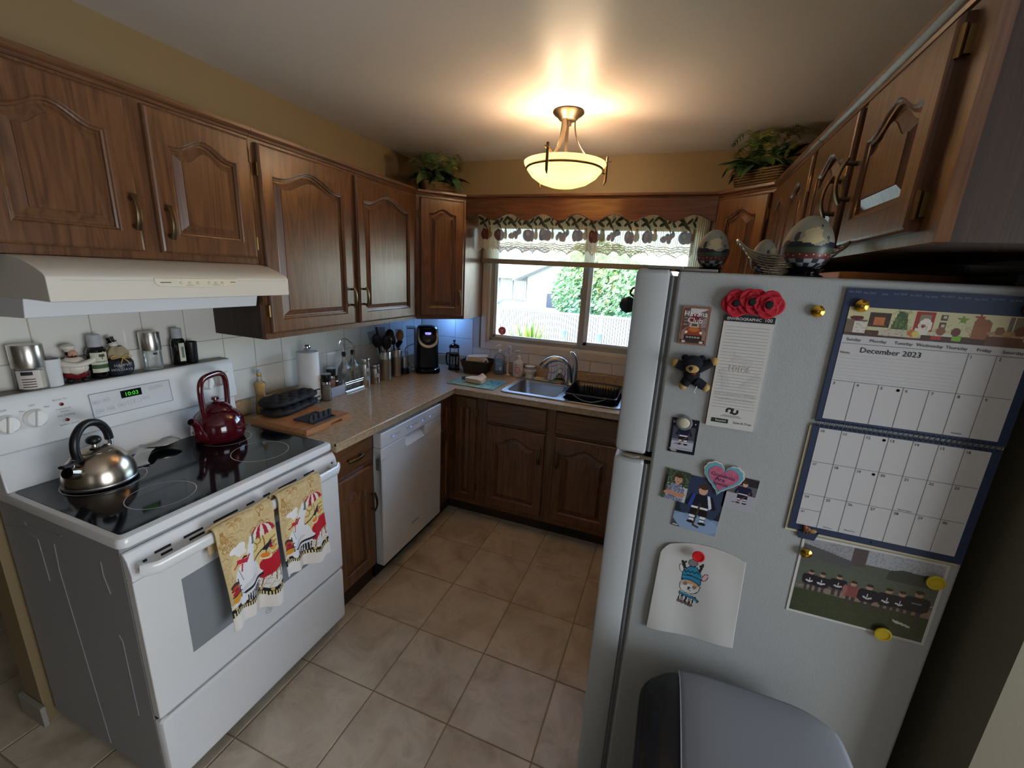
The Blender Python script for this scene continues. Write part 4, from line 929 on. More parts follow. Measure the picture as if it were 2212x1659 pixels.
# ------------------------------------------------------------------ row of things on the stove's back shelf
ZS = 1.2206
def mill_jar(name, label, x, y, r, h, capf, capm, bodym, fill=None):
    t = thing(name, label, 'grinder', (x, y, ZS))
    mk('jar', MB().lathe([(r*.9,0),(r,.003),(r*.98,h*.5),(r*.95,h*capf)], 28), bodym, t, smooth=True, ang=60)
    mk('cap', MB().lathe([(r*1.02,h*capf),(r*1.04,h*capf+.003),(r*1.04,h-.003),(r*1.0,h),(0,h)], 28), capm, t, smooth=True, ang=40)
    if fill: mk('filling', MB().lathe([(r*.82,.004),(r*.82,h*fill),(0,h*fill)], 20), M(name+'_fill',(196,182,160),.8), t)
    return t
glass_t = thin_glass('thin_jar_glass')
_n = glass_t.node_tree; _o = _n.nodes['Material Output']; _l = _o.inputs[0].links[0].from_socket; _d = _n.nodes.new('ShaderNodeBsdfDiffuse'); _d.inputs[0].default_value = (.8,.84,.84,1); _m = _n.nodes.new('ShaderNodeMixShader'); _m.inputs[0].default_value = .12
_n.links.new(_l, _m.inputs[1]); _n.links.new(_d.outputs[0], _m.inputs[2]); _n.links.new(_m.outputs[0], _o.inputs[0])
t = thing('toothpick_jar', 'glass jar of wooden toothpicks with black stopper on stove shelf', 'jar', (.046, -2.405, ZS)); mk('jar', MB().lathe([(.018,0),(.020,.003),(.020,.05),(.012,.062),(.010,.070)], 20), glass_t, t, smooth=True); mk('toothpicks', MB().lathe([(.014,.002),(.016,.05),(.0,.055)], 14), M('pale_toothpick',(206,170,118),.8), t); mk('stopper', MB().lathe([(.012,.068),(.013,.072),(.012,.084),(0,.085)], 14), black_pl, t, smooth=True)
t = mill_jar('salt_grinder', 'clear salt grinder with tall steel cap and printed label on stove shelf', .050, -2.305, .037, .142, .5, steel, glass_t, .42)
lb = MB(); lb.grid(lambda u, v: (.0378*math.cos(-1.3+1.5*u), .0378*math.sin(-1.3+1.5*u), .008+v*.056), 10, 1); l_ = mk('label', lb, M('salt_label',(206,198,190),.6), t, smooth='all')
for k in range(5): mk('label_print', MB().grid(lambda u, v: (.0381*math.cos(-.95+(.8 if k else .7)*u), .0381*math.sin(-.95+(.8 if k else .7)*u), (.050 if k == 0 else .044-k*.008)+v*(.011 if k == 0 else .0028)), 8, 1), M('label_black',(30,26,34),.6) if k == 0 else M('label_maroon',(70,40,50),.6), l_)
t = thing('tumbler', 'plain white tapered tumbler on the stove shelf', 'cup', (.050, -2.262, ZS)); mk('cup', MB().lathe([(.026,0),(.027,.002),(.030,.088),(.0285,.0885),(.025,.006),(0,.005)], 30), M('matte_white',(214,214,216),.45), t, smooth=True, ang=60)
# cook figurine (local +x faces the room)
t = thing('cook_figurine', 'small ceramic cook figurine with white hat and red trousers', 'figurine', (.050, -2.200, ZS), -.35); t.scale = (.88, .88, .92)
skin = M('figurine_skin',(196,150,124),.4); wh = M('figurine_white',(214,206,192),.35); rd = M('figurine_red',(104,20,28),.3); bkk = M('figurine_black',(18,16,16),.25)
mk('shoe', MB().ell((.016,-.018,.009),(.018,.012,.009)), bkk, t, smooth='all'); mk('shoe', MB().ell((.016,.022,.009),(.018,.012,.009)), bkk, t, smooth='all')
mk('trousers', MB().lathe([(.0,.012),(.024,.012),(.034,.020),(.038,.032),(.034,.044),(.0,.046)], 24, sx=.85), rd, t, smooth=True)
mk('jacket', MB().lathe([(.036,.038),(.041,.048),(.038,.066),(.028,.084),(.014,.094),(0,.096)], 24, sx=.9), wh, t, smooth=True); mk('apron', MB().ell((.022,.004,.052),(.020,.026,.022)), wh, t, smooth='all')
mk('arm', MB().tube(spline([(.004,-.034,.078),(.030,-.026,.072),(.036,.010,.066),(.030,.042,.074),(.020,.054,.080)],5), .0095, 10), wh, t, smooth=True); mk('neckerchief', MB().lathe([(.012,.088),(.017,.092),(.013,.098)],16), rd, t, smooth=True)
hd_ = mk('head', MB().ell((.004,.002,.104),(.015,.014,.015)), skin, t, smooth='all'); mk('nose', MB().ell((.020,.004,.102),(.005,.004,.004)), skin, hd_, smooth='all'); mk('hair', MB().ell((-.003,-.006,.106),(.015,.013,.011)), bkk, hd_, smooth='all'); mk('moustache', MB().ell((.017,.004,.097),(.004,.009,.0025)), bkk, hd_, smooth='all')
mk('hat', MB().lathe([(.012,.112),(.013,.116),(.021,.124),(.022,.132),(.014,.137),(0,.138)], 18, T(-.003,-.006,0)), wh, hd_, smooth=True)
def oil_bottle(label, x, y, h, r, capm, cap_h, lab):
    t = thing('oil_bottle', label, 'bottle', (x, y, ZS))
    mk('bottle', MB().lathe([(r*.92,0),(r,.003),(r,h*.62),(r*.8,h*.70),(r*.56,h*.74)], 28), olive_gl, t, smooth=True, ang=60)
    cp_ = MB(); n_ = 7; pr = []
    for k in range(n_): z0 = h*.72+cap_h*k/n_; pr += [(r*.66,z0),(r*.70,z0+cap_h/n_*.3),(r*.70,z0+cap_h/n_*.7),(r*.66,z0+cap_h/n_)]
    cp_.lathe(pr+[(0,h*.72+cap_h)], 24); mk('grinder_cap', cp_, capm, t, smooth=True, ang=60)
    a0, a1, z0, z1 = lab; l = mk('label', MB().grid(lambda u, v: (r*1.012*math.cos(a0+(a1-a0)*u), r*1.012*math.sin(a0+(a1-a0)*u), z0+(z1-z0)*v), 14, 1), M('cream_label',(206,200,180),.6), t, smooth='all')
    return t, l, r
grey_cap = M('pale_grey_cap',(176,178,182),.4)
t, l, r = oil_bottle('dark oil bottle with white ridged cap and olive tree label', .046, -2.133, .152, .027, grey_cap, .042, (-1.1,.75,.022,.092))
Zp = lambda a0,a1,z0,z1: MB().grid(lambda u, v: ((r*1.03)*math.cos(a0+(a1-a0)*u), (r*1.03)*math.sin(a0+(a1-a0)*u), z0+(z1-z0)*v), 10, 1)
mk('label_field', Zp(-1.1,.75,.036,.050), M('label_green',(52,84,48),.6), l); mk('label_tree', Zp(-.25,.35,.076,.086), M('label_olive',(60,66,40),.6), l); mk('label_trunk', Zp(0,.1,.068,.076), M('label_brown',(70,56,40),.6), l); mk('label_words', Zp(-.6,.5,.058,.061), ink_g, l)
# sack jar with snowman
t = thing('sack_jar', 'dark jar dressed as a tied sack with a tiny snowman lid', 'jar', (.050, -2.078, ZS), -.35)
mk('jar', MB().lathe([(.0,0),(.030,0),(.038,.006),(.0435,.026),(.043,.046),(.034,.062),(.028,.066)], 32, sx=.88), M('slate_glaze',(26,28,38),.35), t, smooth=True)
mk('sackcloth', MB().grid(lambda u, v: ((.028+.010*math.sin(v*PI)+.004*math.sin(u*2*PI*7)*v)*math.cos(u*2*PI)*.88*(1-.35*v), (.028+.012*math.sin(v*PI)+.004*math.sin(u*2*PI*7))*math.sin(u*2*PI)*(1-.35*v), .064+v*.040), 60, 8), M('burlap_beige',(164,150,120),.9), t, smooth='all')
tw = M('twine',(196,160,96),.9); mk('twine', MB().tube([(.030*math.cos(2*PI*k/24)*.88,.031*math.sin(2*PI*k/24),.067) for k in range(24)], .0022, 6, closed=True), tw, t)
mk('bow', MB().tube(spline([(.030,.012,.068),(.034,.028,.078),(.034,.034,.066),(.033,.012,.066),(.034,-.012,.076),(.034,-.018,.064),(.032,.010,.067),(.036,.004,.046)],4), .0016, 6), tw, t); mk('bow_tail', MB().tube(spline([(.032,.010,.067),(.040,.022,.054),(.042,.026,.044)],4), .0016, 6), tw, t)
mk('snowman_head', MB().ell((0,-.004,.112),(.014,.014,.013)), wh, t, smooth='all'); hat = mk('top_hat', MB().lathe([(.015,0),(.015,.002),(.010,.002),(.0115,.018),(0,.019)], 18, T(0,-.007,.120,rx=.3)), bkk, t, smooth=True, ang=40)
mk('lettering', MB().text('HAPPY',.013,(.0392,.004,.036),(.08,1,0),(0,0,1),off=.001).text('HOLIDAYS',.012,(.0392,.004,.021),(.08,1,0),(0,0,1),off=.001), M('chalk',(176,178,184),.8), t)
t = mill_jar('pepper_grinder', 'empty clear grinder with steel cap standing alone on stove shelf', .050, -1.968, .031, .145, .52, steel, glass_t)
mk('lens_mark', MB().box(.030,.0312,-.012,.002,.060,.068), dark_gr, t)
t, l, r = oil_bottle('slim black vinegar bottle with white ridged cap and narrow label', .046, -1.868, .150, .025, grey_cap, .040, (-.5,.35,.016,.090)); mk('label_words', MB().grid(lambda u, v: (r*1.03*math.cos(-.2+.35*u), r*1.03*math.sin(-.2+.35*u), .03+v*.045), 6, 1), M('label_teal',(100,116,110),.6), l)
t = thing('tumbler', 'plain black tumbler at the end of the stove shelf', 'cup', (.050, -1.824, ZS)); mk('cup', MB().lathe([(.020,0),(.021,.002),(.0235,.088),(.022,.0885),(.019,.006),(0,.005)], 28), black_pl, t, smooth=True, ang=60)

# ================================================================== THINGS ON THE LONG COUNTER
ZT = CZ+.0012
t = thing('chopping_board', 'thick wooden chopping board with a finger groove beside the stove', 'chopping board', (.32, -1.540, ZT))
b = MB(); b.box(-.165,.156,-.135,.135,0,.030); b.box(.156,.170,-.135,.005,0,.030); b.box(.156,.170,.078,.135,0,.030); b.box(.156,.170,.005,.078,0,.009); b.box(.156,.170,.005,.078,.021,.030); mk('board', b, board_w, t)
mk('end_grain', MB().box(-.165,.170,-.1365,-.134,.001,.029), board_w, t)
# oven mitts, one on the other
def mitt(label, z, rz, sh):
    t = thing('oven_mitt', label, 'oven mitt', (.212+sh, -1.500, z), rz, 'stacked oven mitts')
    def fn(u, v, top):
        s = u*2-1; L_ = .150; wd = .072*(1-.10*math.sin(3*s))*max(0.0, 1-abs(s)**5)**.5
        c_ = v*2-1; th = .018*max(0.0, 1-abs(c_)**3)**.5*max(0.0, 1-abs(s)**7)**.5
        q = .0065*(abs(math.sin((s*7+c_*3)*1.2))**.6+abs(math.sin((s*7-c_*3)*1.2))**.6-1.3)*(1 if top else .6)*(th/.018)
        return (c_*wd, s*L_, .019+(th+q)*(1 if top else -1))
    b = MB(); b.grid(lambda u, v: fn(u, v, True), 60, 24); b.grid(lambda u, v: fn(u, v, False), 60, 24); mk('quilting', b, M('black_quilt',(24,24,27),.75,bump=(300,.3,2)), t, smooth='all')
    mk('binding', MB().tube([(math.copysign(1,1)*x, .146+.001*math.sin(x*40), .019+.003*math.cos(x*30)) for x in np.linspace(-.026,.026,8)], .004, 8), M('black_bias',(12,12,14),.7), t, smooth=True)
    mk('hanging_loop', MB().tube(spline([(.012,.148,.02),(.022,.172,.024),(.010,.186,.022),(-.002,.170,.02),(.004,.148,.019)],5), .0018, 6), M('black_cord',(14,14,16),.7), t, smooth=True)
mitt('lower black quilted oven mitt lying on the chopping board', ZT+.0305, .05, 0); mitt('upper black quilted oven mitt lying on its twin', ZT+.0305+.041, .0, -.006)
# utensil rest
t = thing('utensil_rest', 'dark grey plastic utensil rest with four notches on the chopping board', 'utensil rest', (.405, -1.542, ZT+.0305))
b = MB(); b.box(-.062,.062,-.066,.066,0,.003); mk('base', b, dark_gr, t, bevel=.002)
b = MB(); b.box(-.062,-.058,-.066,.066,.003,.007); b.box(.058,.062,-.066,.066,.003,.007); b.box(-.058,.058,.062,.066,.003,.007); b.box(-.058,.058,-.066,-.062,.003,.007); mk('lip', b, dark_gr, t)
poly = [(-.066,.003),(.066,.003),(.062,.036)]
for k in range(4):
    c0 = .045-k*.030; poly += [(c0+.0055,.036),(c0+.0065,.030),(c0+.0065,.014),(c0+.004,.010),(c0-.004,.010),(c0-.0065,.014),(c0-.0065,.030),(c0-.0055,.036)]
poly += [(-.058,.036),(-.066,.020)]
bb = MB(); bb.prism(poly, .026, .038, 'x'); mk('notched_bridge', bb, dark_gr, t)
# oil bottle
t = thing('oil_bottle', 'slender glass bottle of golden oil with cork by the stove', 'bottle', (.072, -1.545, ZT))
oil_m = M('golden_oil',(232,172,22),.05, trans=.35, ior=1.3, spec=.3)
pr = [(.024,0),(.026,.004),(.026,.05),(.022,.085),(.021,.10),(.025,.130),(.0265,.150),(.024,.158),(.013,.168),(.0105,.178),(.0105,.200)]
mk('glass', MB().lathe(pr,24), glass_t, t, smooth=True, ang=50); mk('oil', MB().lathe([(0,.003),(.022,.003),(.0235,.05),(.0195,.088),(.0185,.10),(.0225,.130),(.0235,.150),(.019,.158),(0,.160)],24), oil_m, t, smooth=True, ang=50); mk('neck_sleeve', MB().lathe([(.0115,.190),(.0125,.194),(.0115,.206),(0,.206)],18), M('gold_foil',(196,150,80),.35,.7), t, smooth=True); mk('stopper', MB().lathe([(.010,.204),(.011,.212),(.008,.220),(0,.221)],16), M('blue_grey_stopper',(150,160,176),.3), t, smooth=True)
for z in (.05,.07): mk('herbs', MB().tube(spline([(-.012,.004,.006),(.006,-.01,z*.4),(-.004,.008,z*.8),(.008,.0,z)],4), .0022, 6), M('dark_herb_%d'%int(z*100),(70,52,16),.7), t)
# paper towel
t = thing('paper_towel_holder', 'white paper towel roll on a steel upright holder', 'paper towel', (.108, -1.278, ZT))
mk('base', MB().lathe([(.0,0),(.058,0),(.060,.004),(.056,.009),(.0,.010)],36), steel_d, t, smooth=True); mk('roll', MB().lathe([(.020,.012),(.054,.012),(.0545,.016),(.0545,.272),(.053,.276),(.020,.276)],48), paper_t, t, smooth=True, ang=50)
mk('finial', MB().lathe([(.012,.270),(.012,.284),(.017,.290),(.019,.298),(.016,.308),(.010,.312),(.0,.313)],24), chrome, t, smooth=True)
mk('tension_arm', MB().tube([(.052,-.034,.006),(.060,-.036,.012),(.060,-.036,.082)], [.004,.0055,.0055], 10), steel, t, smooth=True)
# mills
def mill(label, x, y, fillc):
    t = thing('spice_mill', label, 'grinder', (x, y, ZT))
    mk('glass', MB().lathe([(.023,0),(.0245,.003),(.024,.05),(.021,.085),(.020,.096)],26), glass_t, t, smooth=True, ang=60); mk('spice', MB().lathe([(0,.003),(.020,.003),(.021,.05),(.0185,.082),(0,.085)],22), M(label[:9].strip()+'_spice',fillc,.8), t, smooth=True)
    mk('collar', MB().lathe([(.0212,.090),(.0215,.092),(.0215,.106),(.021,.108)],26), steel, t, smooth=True, ang=50); mk('top', MB().lathe([(.0215,.106),(.024,.112),(.0265,.140),(.026,.146),(.022,.148)],28), black_pl, t, smooth=True, ang=50); mk('cap', MB().lathe([(.022,.147),(.026,.148),(.0265,.151),(.0,.1525)],28), M(label[:5]+'_cap',(120,124,128),.2), t, smooth=True)
mill('pepper mill with black top standing by the paper towel', .172, -1.222, (120,96,64)); mill('pink salt mill with black top behind the clear holder', .096, -1.105, (204,128,104))
t = thing('acrylic_holder', 'low clear acrylic holder in front of the pink salt mill', 'holder', (.160, -1.128, ZT)); acr = M('acrylic',(226,228,240),.08,trans=.55,ior=1.3)
mk('front_panel', MB().box(0,.003,-.064,.064,.001,.058,T(ry=.06)), acr, t); mk('foot', MB().box(-.030,0,-.064,.064,0,.003), acr, t)
# oil and vinegar set
t = thing('cruet_rack', 'chrome wire rack holding two oil bottles', 'rack', (.128, -.990, ZT))
b = MB()
for z in (.010,.050,.062): b.tube([(.036,-.080,z),(.036,.080,z)], .0022, 8)
for z in (.010,.062): b.tube([(-.036,-.080,z),(-.036,.080,z)], .0022, 8)
for y in (-.080,.080):
    for z in (.010,.062): b.tube([(.036,y,z),(-.036,y,z)], .0022, 8)
    for x in (.036,-.036): b.tube([(x,y,.0),(x,y,.064)], .0022, 8)
mk('basket', b, chrome, t, smooth=True)
mk('handle', MB().tube(spline([(.036,0,.002),(.036,0,.20),(.030,.012,.255),(.020,-.012,.300),(.006,-.040,.318),(-.006,-.062,.300),(-.010,-.070,.262)],6), .0026, 8), chrome, t, smooth=True); mk('base_rail', MB().box(.032,.044,-.080,.080,0,.008), steel, t, bevel=.002)
def cruet(label, y):
    t = thing('oil_cruet', label, 'bottle', (.124, y, ZT+.001), 0, 'cruets in the chrome rack'); q = lambda hw, z, r_: [(a, c_, z) for a, c_ in rrect(-hw,hw,-hw,hw,r_,4)]
    mk('glass', MB().loft([q(.029,.002,.006), q(.030,.006,.006), q(.030,.125,.006), q(.027,.148,.010), q(.018,.166,.012), q(.0115,.185,.0110), q(.0105,.215,.0100)], True), glass_t, t, smooth=True, ang=50)
    st_ = mk('stopper', MB().lathe([(.011,.214),(.0125,.218),(.0125,.232),(.009,.238),(.007,.206)],18), black_pl, t, smooth=True); mk('pourer', MB().tube([(0,0,.236),(0,0,.262),(.002,-.003,.285)], [.005,.004,.003], 10), chrome, st_, smooth=True); mk('pourer_cap', MB().box(-.006,.006,-.010,.006,.283,.288), chrome, st_)
    mk('label', MB().box(.0302,.0306,-.016,.010,.050,.094), M('cruet_label',(96,96,84),.6), t)
cruet('clear glass cruet with pourer in the rack, nearer the paper towel', -1.026); cruet('clear glass cruet with pourer in the rack, beside the canister', -.952)
# canisters
def canister(label, x, y, r, h, win):
    t = thing('canister', label, 'canister', (x, y, ZT)); mk('body', MB().lathe([(0,0),(r*.97,0),(r,.003),(r,h*.80),(r*.985,h*.81)],36), steel, t, smooth=True, ang=40); mk('lid', MB().lathe([(r*.985,h*.81),(r*1.01,h*.82),(r*1.01,h*.97),(r*.97,h),(0,h)],36), steel, t, smooth=True, ang=40)
    for zf in win:
        a = -.35; M_ = T(0,0,h*zf,rz=a)@T(r*.93,0,0,ry=PI/2); mk('round_window', MB().lathe([(.0125,0),(.0135,.003),(.0125,.0055),(0,.006)],20,M_), M('window_clear',(206,210,214),.15), t, smooth=True)
canister('tall steel canister with two round windows on the counter', .148, -.878, .0345, .178, (.32,.62)); canister('short steel canister with one round window on the counter', .152, -.780, .0285, .122, (.45,))
def crock(name, label, x, y, r, h):
    t = thing(name, label, 'crock', (x, y, ZT)); mk('body', MB().lathe([(0,0),(r*.97,0),(r,.003),(r,h*.72),(r*1.02,h*.73),(r*1.02,h*.76),(r,h*.77),(r,h-.002),(r*.97,h),(r*.94,h-.004),(r*.94,.006),(0,.005)],40), steel, t, smooth=True, ang=40); return t
crock('utensil_crock', 'wide steel crock crammed with dark kitchen utensils', .148, -.672, .0405, .190); crock('utensil_crock', 'narrower steel crock holding a wooden spoon and ladle', .152, -.552, .0315, .186)
t = thing('spice_grinder', 'small steel spice grinder with black foot by the coffee maker', 'grinder', (.155, -.462, ZT)); mk('foot', MB().lathe([(.0,0),(.034,0),(.034,.022),(.030,.040),(.026,.046)],28), black_pl, t, smooth=True); mk('body', MB().lathe([(.0265,.030),(.027,.040),(.026,.120),(.025,.125)],32), steel, t, smooth=True, ang=50); mk('clear_top', MB().lathe([(.025,.124),(.026,.150),(.022,.160),(0,.162)],28), glass_t, t, smooth=True)
def utensil(name, label, base, tip, headm, stemm, kind, w_=.030, l_=.05):
    base = Vector(base); tip = Vector(tip); t = thing(name, label, 'utensil', tuple(base)); d = tip-base; L_ = d.length
    Mx = d.to_track_quat('Z', 'Y').to_matrix().to_4x4(); mk('handle', MB().tube([(0,0,0),(0,0,L_-l_*1.2)], [.005,.0045], 10, M=Mx), stemm, t, smooth=True)
    zc = L_-l_*.62
    if kind == 'spoon':
        toc = (Mx.to_3x3().inverted() @ (CAM-tip)); a = math.atan2(toc.y, toc.x)
        mk('bowl', MB().grid(lambda u, v: tuple(Matrix.Rotation(a,3,'Z') @ Vector((.010*(1-v*v)-.003, w_*v*math.cos(2*PI*u), zc+l_*.72*v*math.sin(2*PI*u)))), 24, 6, Mx), headm, t, smooth='all', solid=.003)
    elif kind == 'turner':
        toc = (Mx.to_3x3().inverted() @ (CAM-tip)); a = math.atan2(toc.y, toc.x); mk('blade', MB().box(-.0015,.0015,-w_,w_,zc-l_*.6,zc+l_*.6,Mx @ Matrix.Rotation(a,4,'Z')), headm, t, bevel=.001)
    elif kind == 'whisk':
        for k in range(5):
            a = PI*k/5; mk('wire', MB().tube([tuple(Matrix.Rotation(a,3,'Z') @ Vector((w_*math.sin(PI*s)*(-1 if s > 1 else 1) if False else w_*math.sin(2*PI*s*.5)*math.cos(PI*s) if False else w_*math.sin(2*PI*s), 0, zc-l_*.7+l_*1.4*math.sin(PI*s)))) for s in np.linspace(0,1,17)], .0011, 6, M=Mx), headm, t, smooth=True)
    elif kind == 'ladle':
        mk('cup', MB().lathe([(0,-.026),(.014,-.024),(.026,-.012),(.031,.004),(.029,.004),(.024,-.010),(0,-.022)],24,Mx @ T(0,0,zc,rx=2.1)), headm, t, smooth=True)
    return t
C1 = (.148,-.672,ZT+.012); G = 'utensils standing in steel crocks'; br = M('dark_brown_nylon',(44,30,24),.45); cl = M('clear_plastic',(214,222,232),.08,trans=.85,ior=1.2)
utensil('cooking_spoon','black nylon spoon leaning out of crock toward the paper towel',(.146,-.664,C1[2]),(.132,-.742,1.222),black_pl,black_pl,'spoon',.032,.066)
utensil('cooking_spoon','black nylon spoon facing the room at the front of the crock',(.150,-.668,C1[2]),(.178,-.690,1.214),black_pl,black_pl,'spoon',.033,.068)
utensil('spatula','thin black spatula handle rising above the spoons',(.144,-.676,C1[2]),(.105,-.700,1.268),black_pl,black_pl,'turner',.008,.06)
utensil('turner','clear blue-lit plastic turner at the back of the crock',(.140,-.668,C1[2]),(.100,-.640,1.262),cl,steel,'turner',.022,.07)
utensil('cooking_spoon','brown nylon spoon leaning toward the coffee maker',(.150,-.676,C1[2]),(.130,-.585,1.238),br,br,'spoon',.030,.062)
utensil('slotted_spatula','clear plastic spatula at the wall side of the crock',(.135,-.680,C1[2]),(.075,-.715,1.240),cl,cl,'turner',.026,.07)
utensil('tongs','steel tongs leaning right out of the wide crock',(.155,-.672,C1[2]),(.150,-.608,1.190),steel,steel,'turner',.007,.09)
C2 = (.152,-.552,ZT+.012)
utensil('wooden_spoon','wooden spoon standing up in the narrower crock',(.152,-.552,C2[2]),(.150,-.500,1.228),spoon_w,spoon_w,'spoon',.025,.056)
utensil('ladle','round black ladle head over the narrower crock',(.156,-.556,C2[2]),(.175,-.540,1.170),black_gl,black_gl,'ladle')
utensil('cooking_spoon','dark spoon edge-on in the narrower crock',(.148,-.556,C2[2]),(.140,-.570,1.200),br,br,'spoon',.016,.05)
utensil('plastic_scoop','clear plastic scoop behind the wooden spoon',(.146,-.548,C2[2]),(.120,-.480,1.235),cl,cl,'turner',.020,.05)
# coffee maker, local -y is the front
t = thing('coffee_maker', 'black single-cup coffee maker with silver arched trim in the corner', 'coffee maker', (.248, -.310, ZT), math.radians(38))
def sect(hw, y0, y1, z, r): return [(x, y, z) for x, y in rrect(-hw,hw,y0,y1,r,5)]
kb_ = M('coffee_black',(13,13,16),.32); kg = M('coffee_gloss',(10,10,13),.14)
mk('base', MB().loft([sect(.086,-.100,.085,0,.05), sect(.090,-.104,.088,.006,.05), sect(.088,-.100,.086,.032,.05), sect(.078,-.085,.080,.040,.045)], True, True), kg, t, smooth=True, ang=50)
mk('column', MB().loft([sect(.082,-.062,.085,.038,.04), sect(.080,-.058,.085,.12,.04), sect(.078,-.060,.085,.20,.04), sect(.076,-.066,.085,.24,.04)], True, True), kb_, t, smooth=True, ang=50)
mk('head', MB().loft([sect(.076,-.070,.085,.205,.045), sect(.080,-.090,.085,.222,.05), sect(.079,-.084,.085,.27,.05), sect(.072,-.058,.082,.318,.045), sect(.060,-.030,.07,.334,.04), sect(.03,.0,.05,.337,.02)], True, True), kb_, t, smooth=True, ang=60)
def facept(a, z): return None
arc = [(.062*math.cos(a), 0, .252+.052*math.sin(a)) for a in np.linspace(-PI,0,18)]
def head_y(x, z): 
    k = min(1, max(0, (z-.222)/.10)); y = -.091+.040*k**1.5; return y+abs(x/.08)**3*.035
trim = [(-.062,.318)]+[(p[0],p[2]) for p in arc]+[(.062,.318)]
mk('silver_trim', MB().tube([(x, head_y(x,z)-.003, z) for x, z in spline([(a,0,b_) for a,b_ in trim],2) and [(p[0],p[2]) for p in spline([(a,0,b_) for a,b_ in trim],3)]], [(.012,.006)]*len(spline([(a,0,b_) for a,b_ in trim],3)), 10, flat=(0,1,0)), M('silver_plastic',(190,188,186),.3,.6), t, smooth=True)
mk('face_plate', MB().grid(lambda u, v: ((u-.5)*.104*(1 if v > .5 else (1-(1-2*v)**2)**.5 if v > 0 else 0), head_y((u-.5)*.104,.216+v*.110)-.0035, .212+v*.112), 16, 16), kg, t, smooth='all')
mk('screen', MB().grid(lambda u, v: ((u-.5)*.042, head_y((u-.5)*.042,.276+v*.020)-.0055, .274+v*.024), 6, 3), M('blue_screen',(120,120,240),.4,emit=(110,110,250),es=1.4), t); mk('screen_mark', MB().text('K',.016,(-.004,head_y(0,.286)-.0072,.2805),(1,0,0),(0,.25,1)), M('navy_mark',(20,20,60),.6), t)
mk('logo', MB().ring if False else MB().tube([(.010*math.cos(a),head_y(0,.245)-.005,.243+.007*math.sin(a)) for a in np.linspace(-2.6,1.6,14)], .0012, 6), M('logo_grey',(120,120,124),.4), t)
mk('lid_rim', MB().tube([(.062*math.cos(a),.025+.048*math.sin(a),.331) for a in np.linspace(0,2*PI,24)[:-1]], .003, 8, closed=True), chrome, t, smooth=True)
mk('water_tank', MB().loft([sect(.026,-.05,.06,.02,.02), sect(.030,-.056,.066,.16,.02), sect(.031,-.058,.07,.318,.02)], True, True, T(-.114,.012,0)), glass_t, t, smooth=True, ang=60)
mk('tank_lid', MB().loft([sect(.032,-.06,.072,.318,.02), sect(.033,-.06,.073,.325,.02)], True, True, T(-.114,.012,0)), cl, t, smooth=True, ang=60)
mk('power_cord', MB().tube(spline([(-.09,.08,.19),(-.150,.03,.17),(-.155,-.02,.12),(-.13,.02,.05),(-.10,.075,.01)],6), .003, 8), black_pl, t, smooth=True)
# French press
t = thing('french_press', 'black and glass French press coffee pot in the corner', 'coffee press', (.388, -.150, ZT), 0)
mk('beaker', MB().lathe([(.036,.012),(.036,.168),(.038,.172)],30), glass_t, t, smooth=True); mk('coffee_dregs', MB().lathe([(0,.014),(.033,.014),(.033,.035),(0,.036)],20), M('coffee_dark',(30,18,12),.5), t)
b = MB(); b.lathe([(.046,0),(.046,.012),(.040,.016)],30); b.lathe([(.0375,.105),(.0395,.107),(.0395,.125),(.0375,.127)],30)
for k in range(4): a = PI/4+k*PI/2; b.box(-.006,.006,-.0015,.0015,.012,.110,T(.039*math.cos(a),.039*math.sin(a),0,rz=a+PI/2))
mk('frame', b, black_pl, t, smooth=True, ang=40); mk('lid', MB().lathe([(.041,.170),(.042,.176),(.034,.190),(.010,.200),(0,.201)],28), black_gl, t, smooth=True, ang=50); mk('plunger_knob', MB().lathe([(.004,.198),(.004,.210),(.010,.215),(.010,.225),(0,.229)],16), black_pl, t, smooth=True); mk('plunger_rod', MB().tube([(0,0,.06),(0,0,.2)], .002, 8), chrome, t); mk('handle', MB().tube(spline([(-.04,.01,.118),(-.075,.02,.11),(-.075,.02,.04),(-.042,.01,.02)],5), .006, 8), black_pl, t, smooth=True)
# wicker basket with cloths
t = thing('wicker_basket', 'dark woven rectangular basket holding folded cream cloths', 'basket', (.578, -.135, ZT), .10)
b = MB(); rows = 11
for k in range(rows):
    f_ = k/(rows-1); hx = .078+.026*f_; hy = .070+.020*f_; z = .005+.088*f_; n_ = 72; pts = []
    rp = rrect(-hx,hx,-hy,hy,.012,3); per = []
    m_ = len(rp)
    for i in range(m_):
        p, q = Vector((*rp[i],0)), Vector((*rp[(i+1)%m_],0)); s_n = max(1,int((q-p).length/.006))
        for s in range(s_n): per.append(p.lerp(q, s/s_n))
    for i, p in enumerate(per):
        nn = Vector((p.x/hx**2*.01, p.y/hy**2*.01, 0)); nn.normalize(); o_ = p+nn*(.0016*math.sin(i*1.25+k*PI)); pts.append((o_.x,o_.y,z))
    b.tube(pts, .0048, 6, closed=True)
mk('weave', b, wicker_d, t, smooth=True); mk('floor', MB().box(-.078,.078,-.07,.07,.001,.006), wicker_d, t); mk('inner_wall', MB().loft([[(x,y,.006) for x,y in rrect(-.076,.076,-.068,.068,.012,3)],[(x,y,.09) for x,y in rrect(-.100,.100,-.086,.086,.012,3)]]), wicker_d, t)
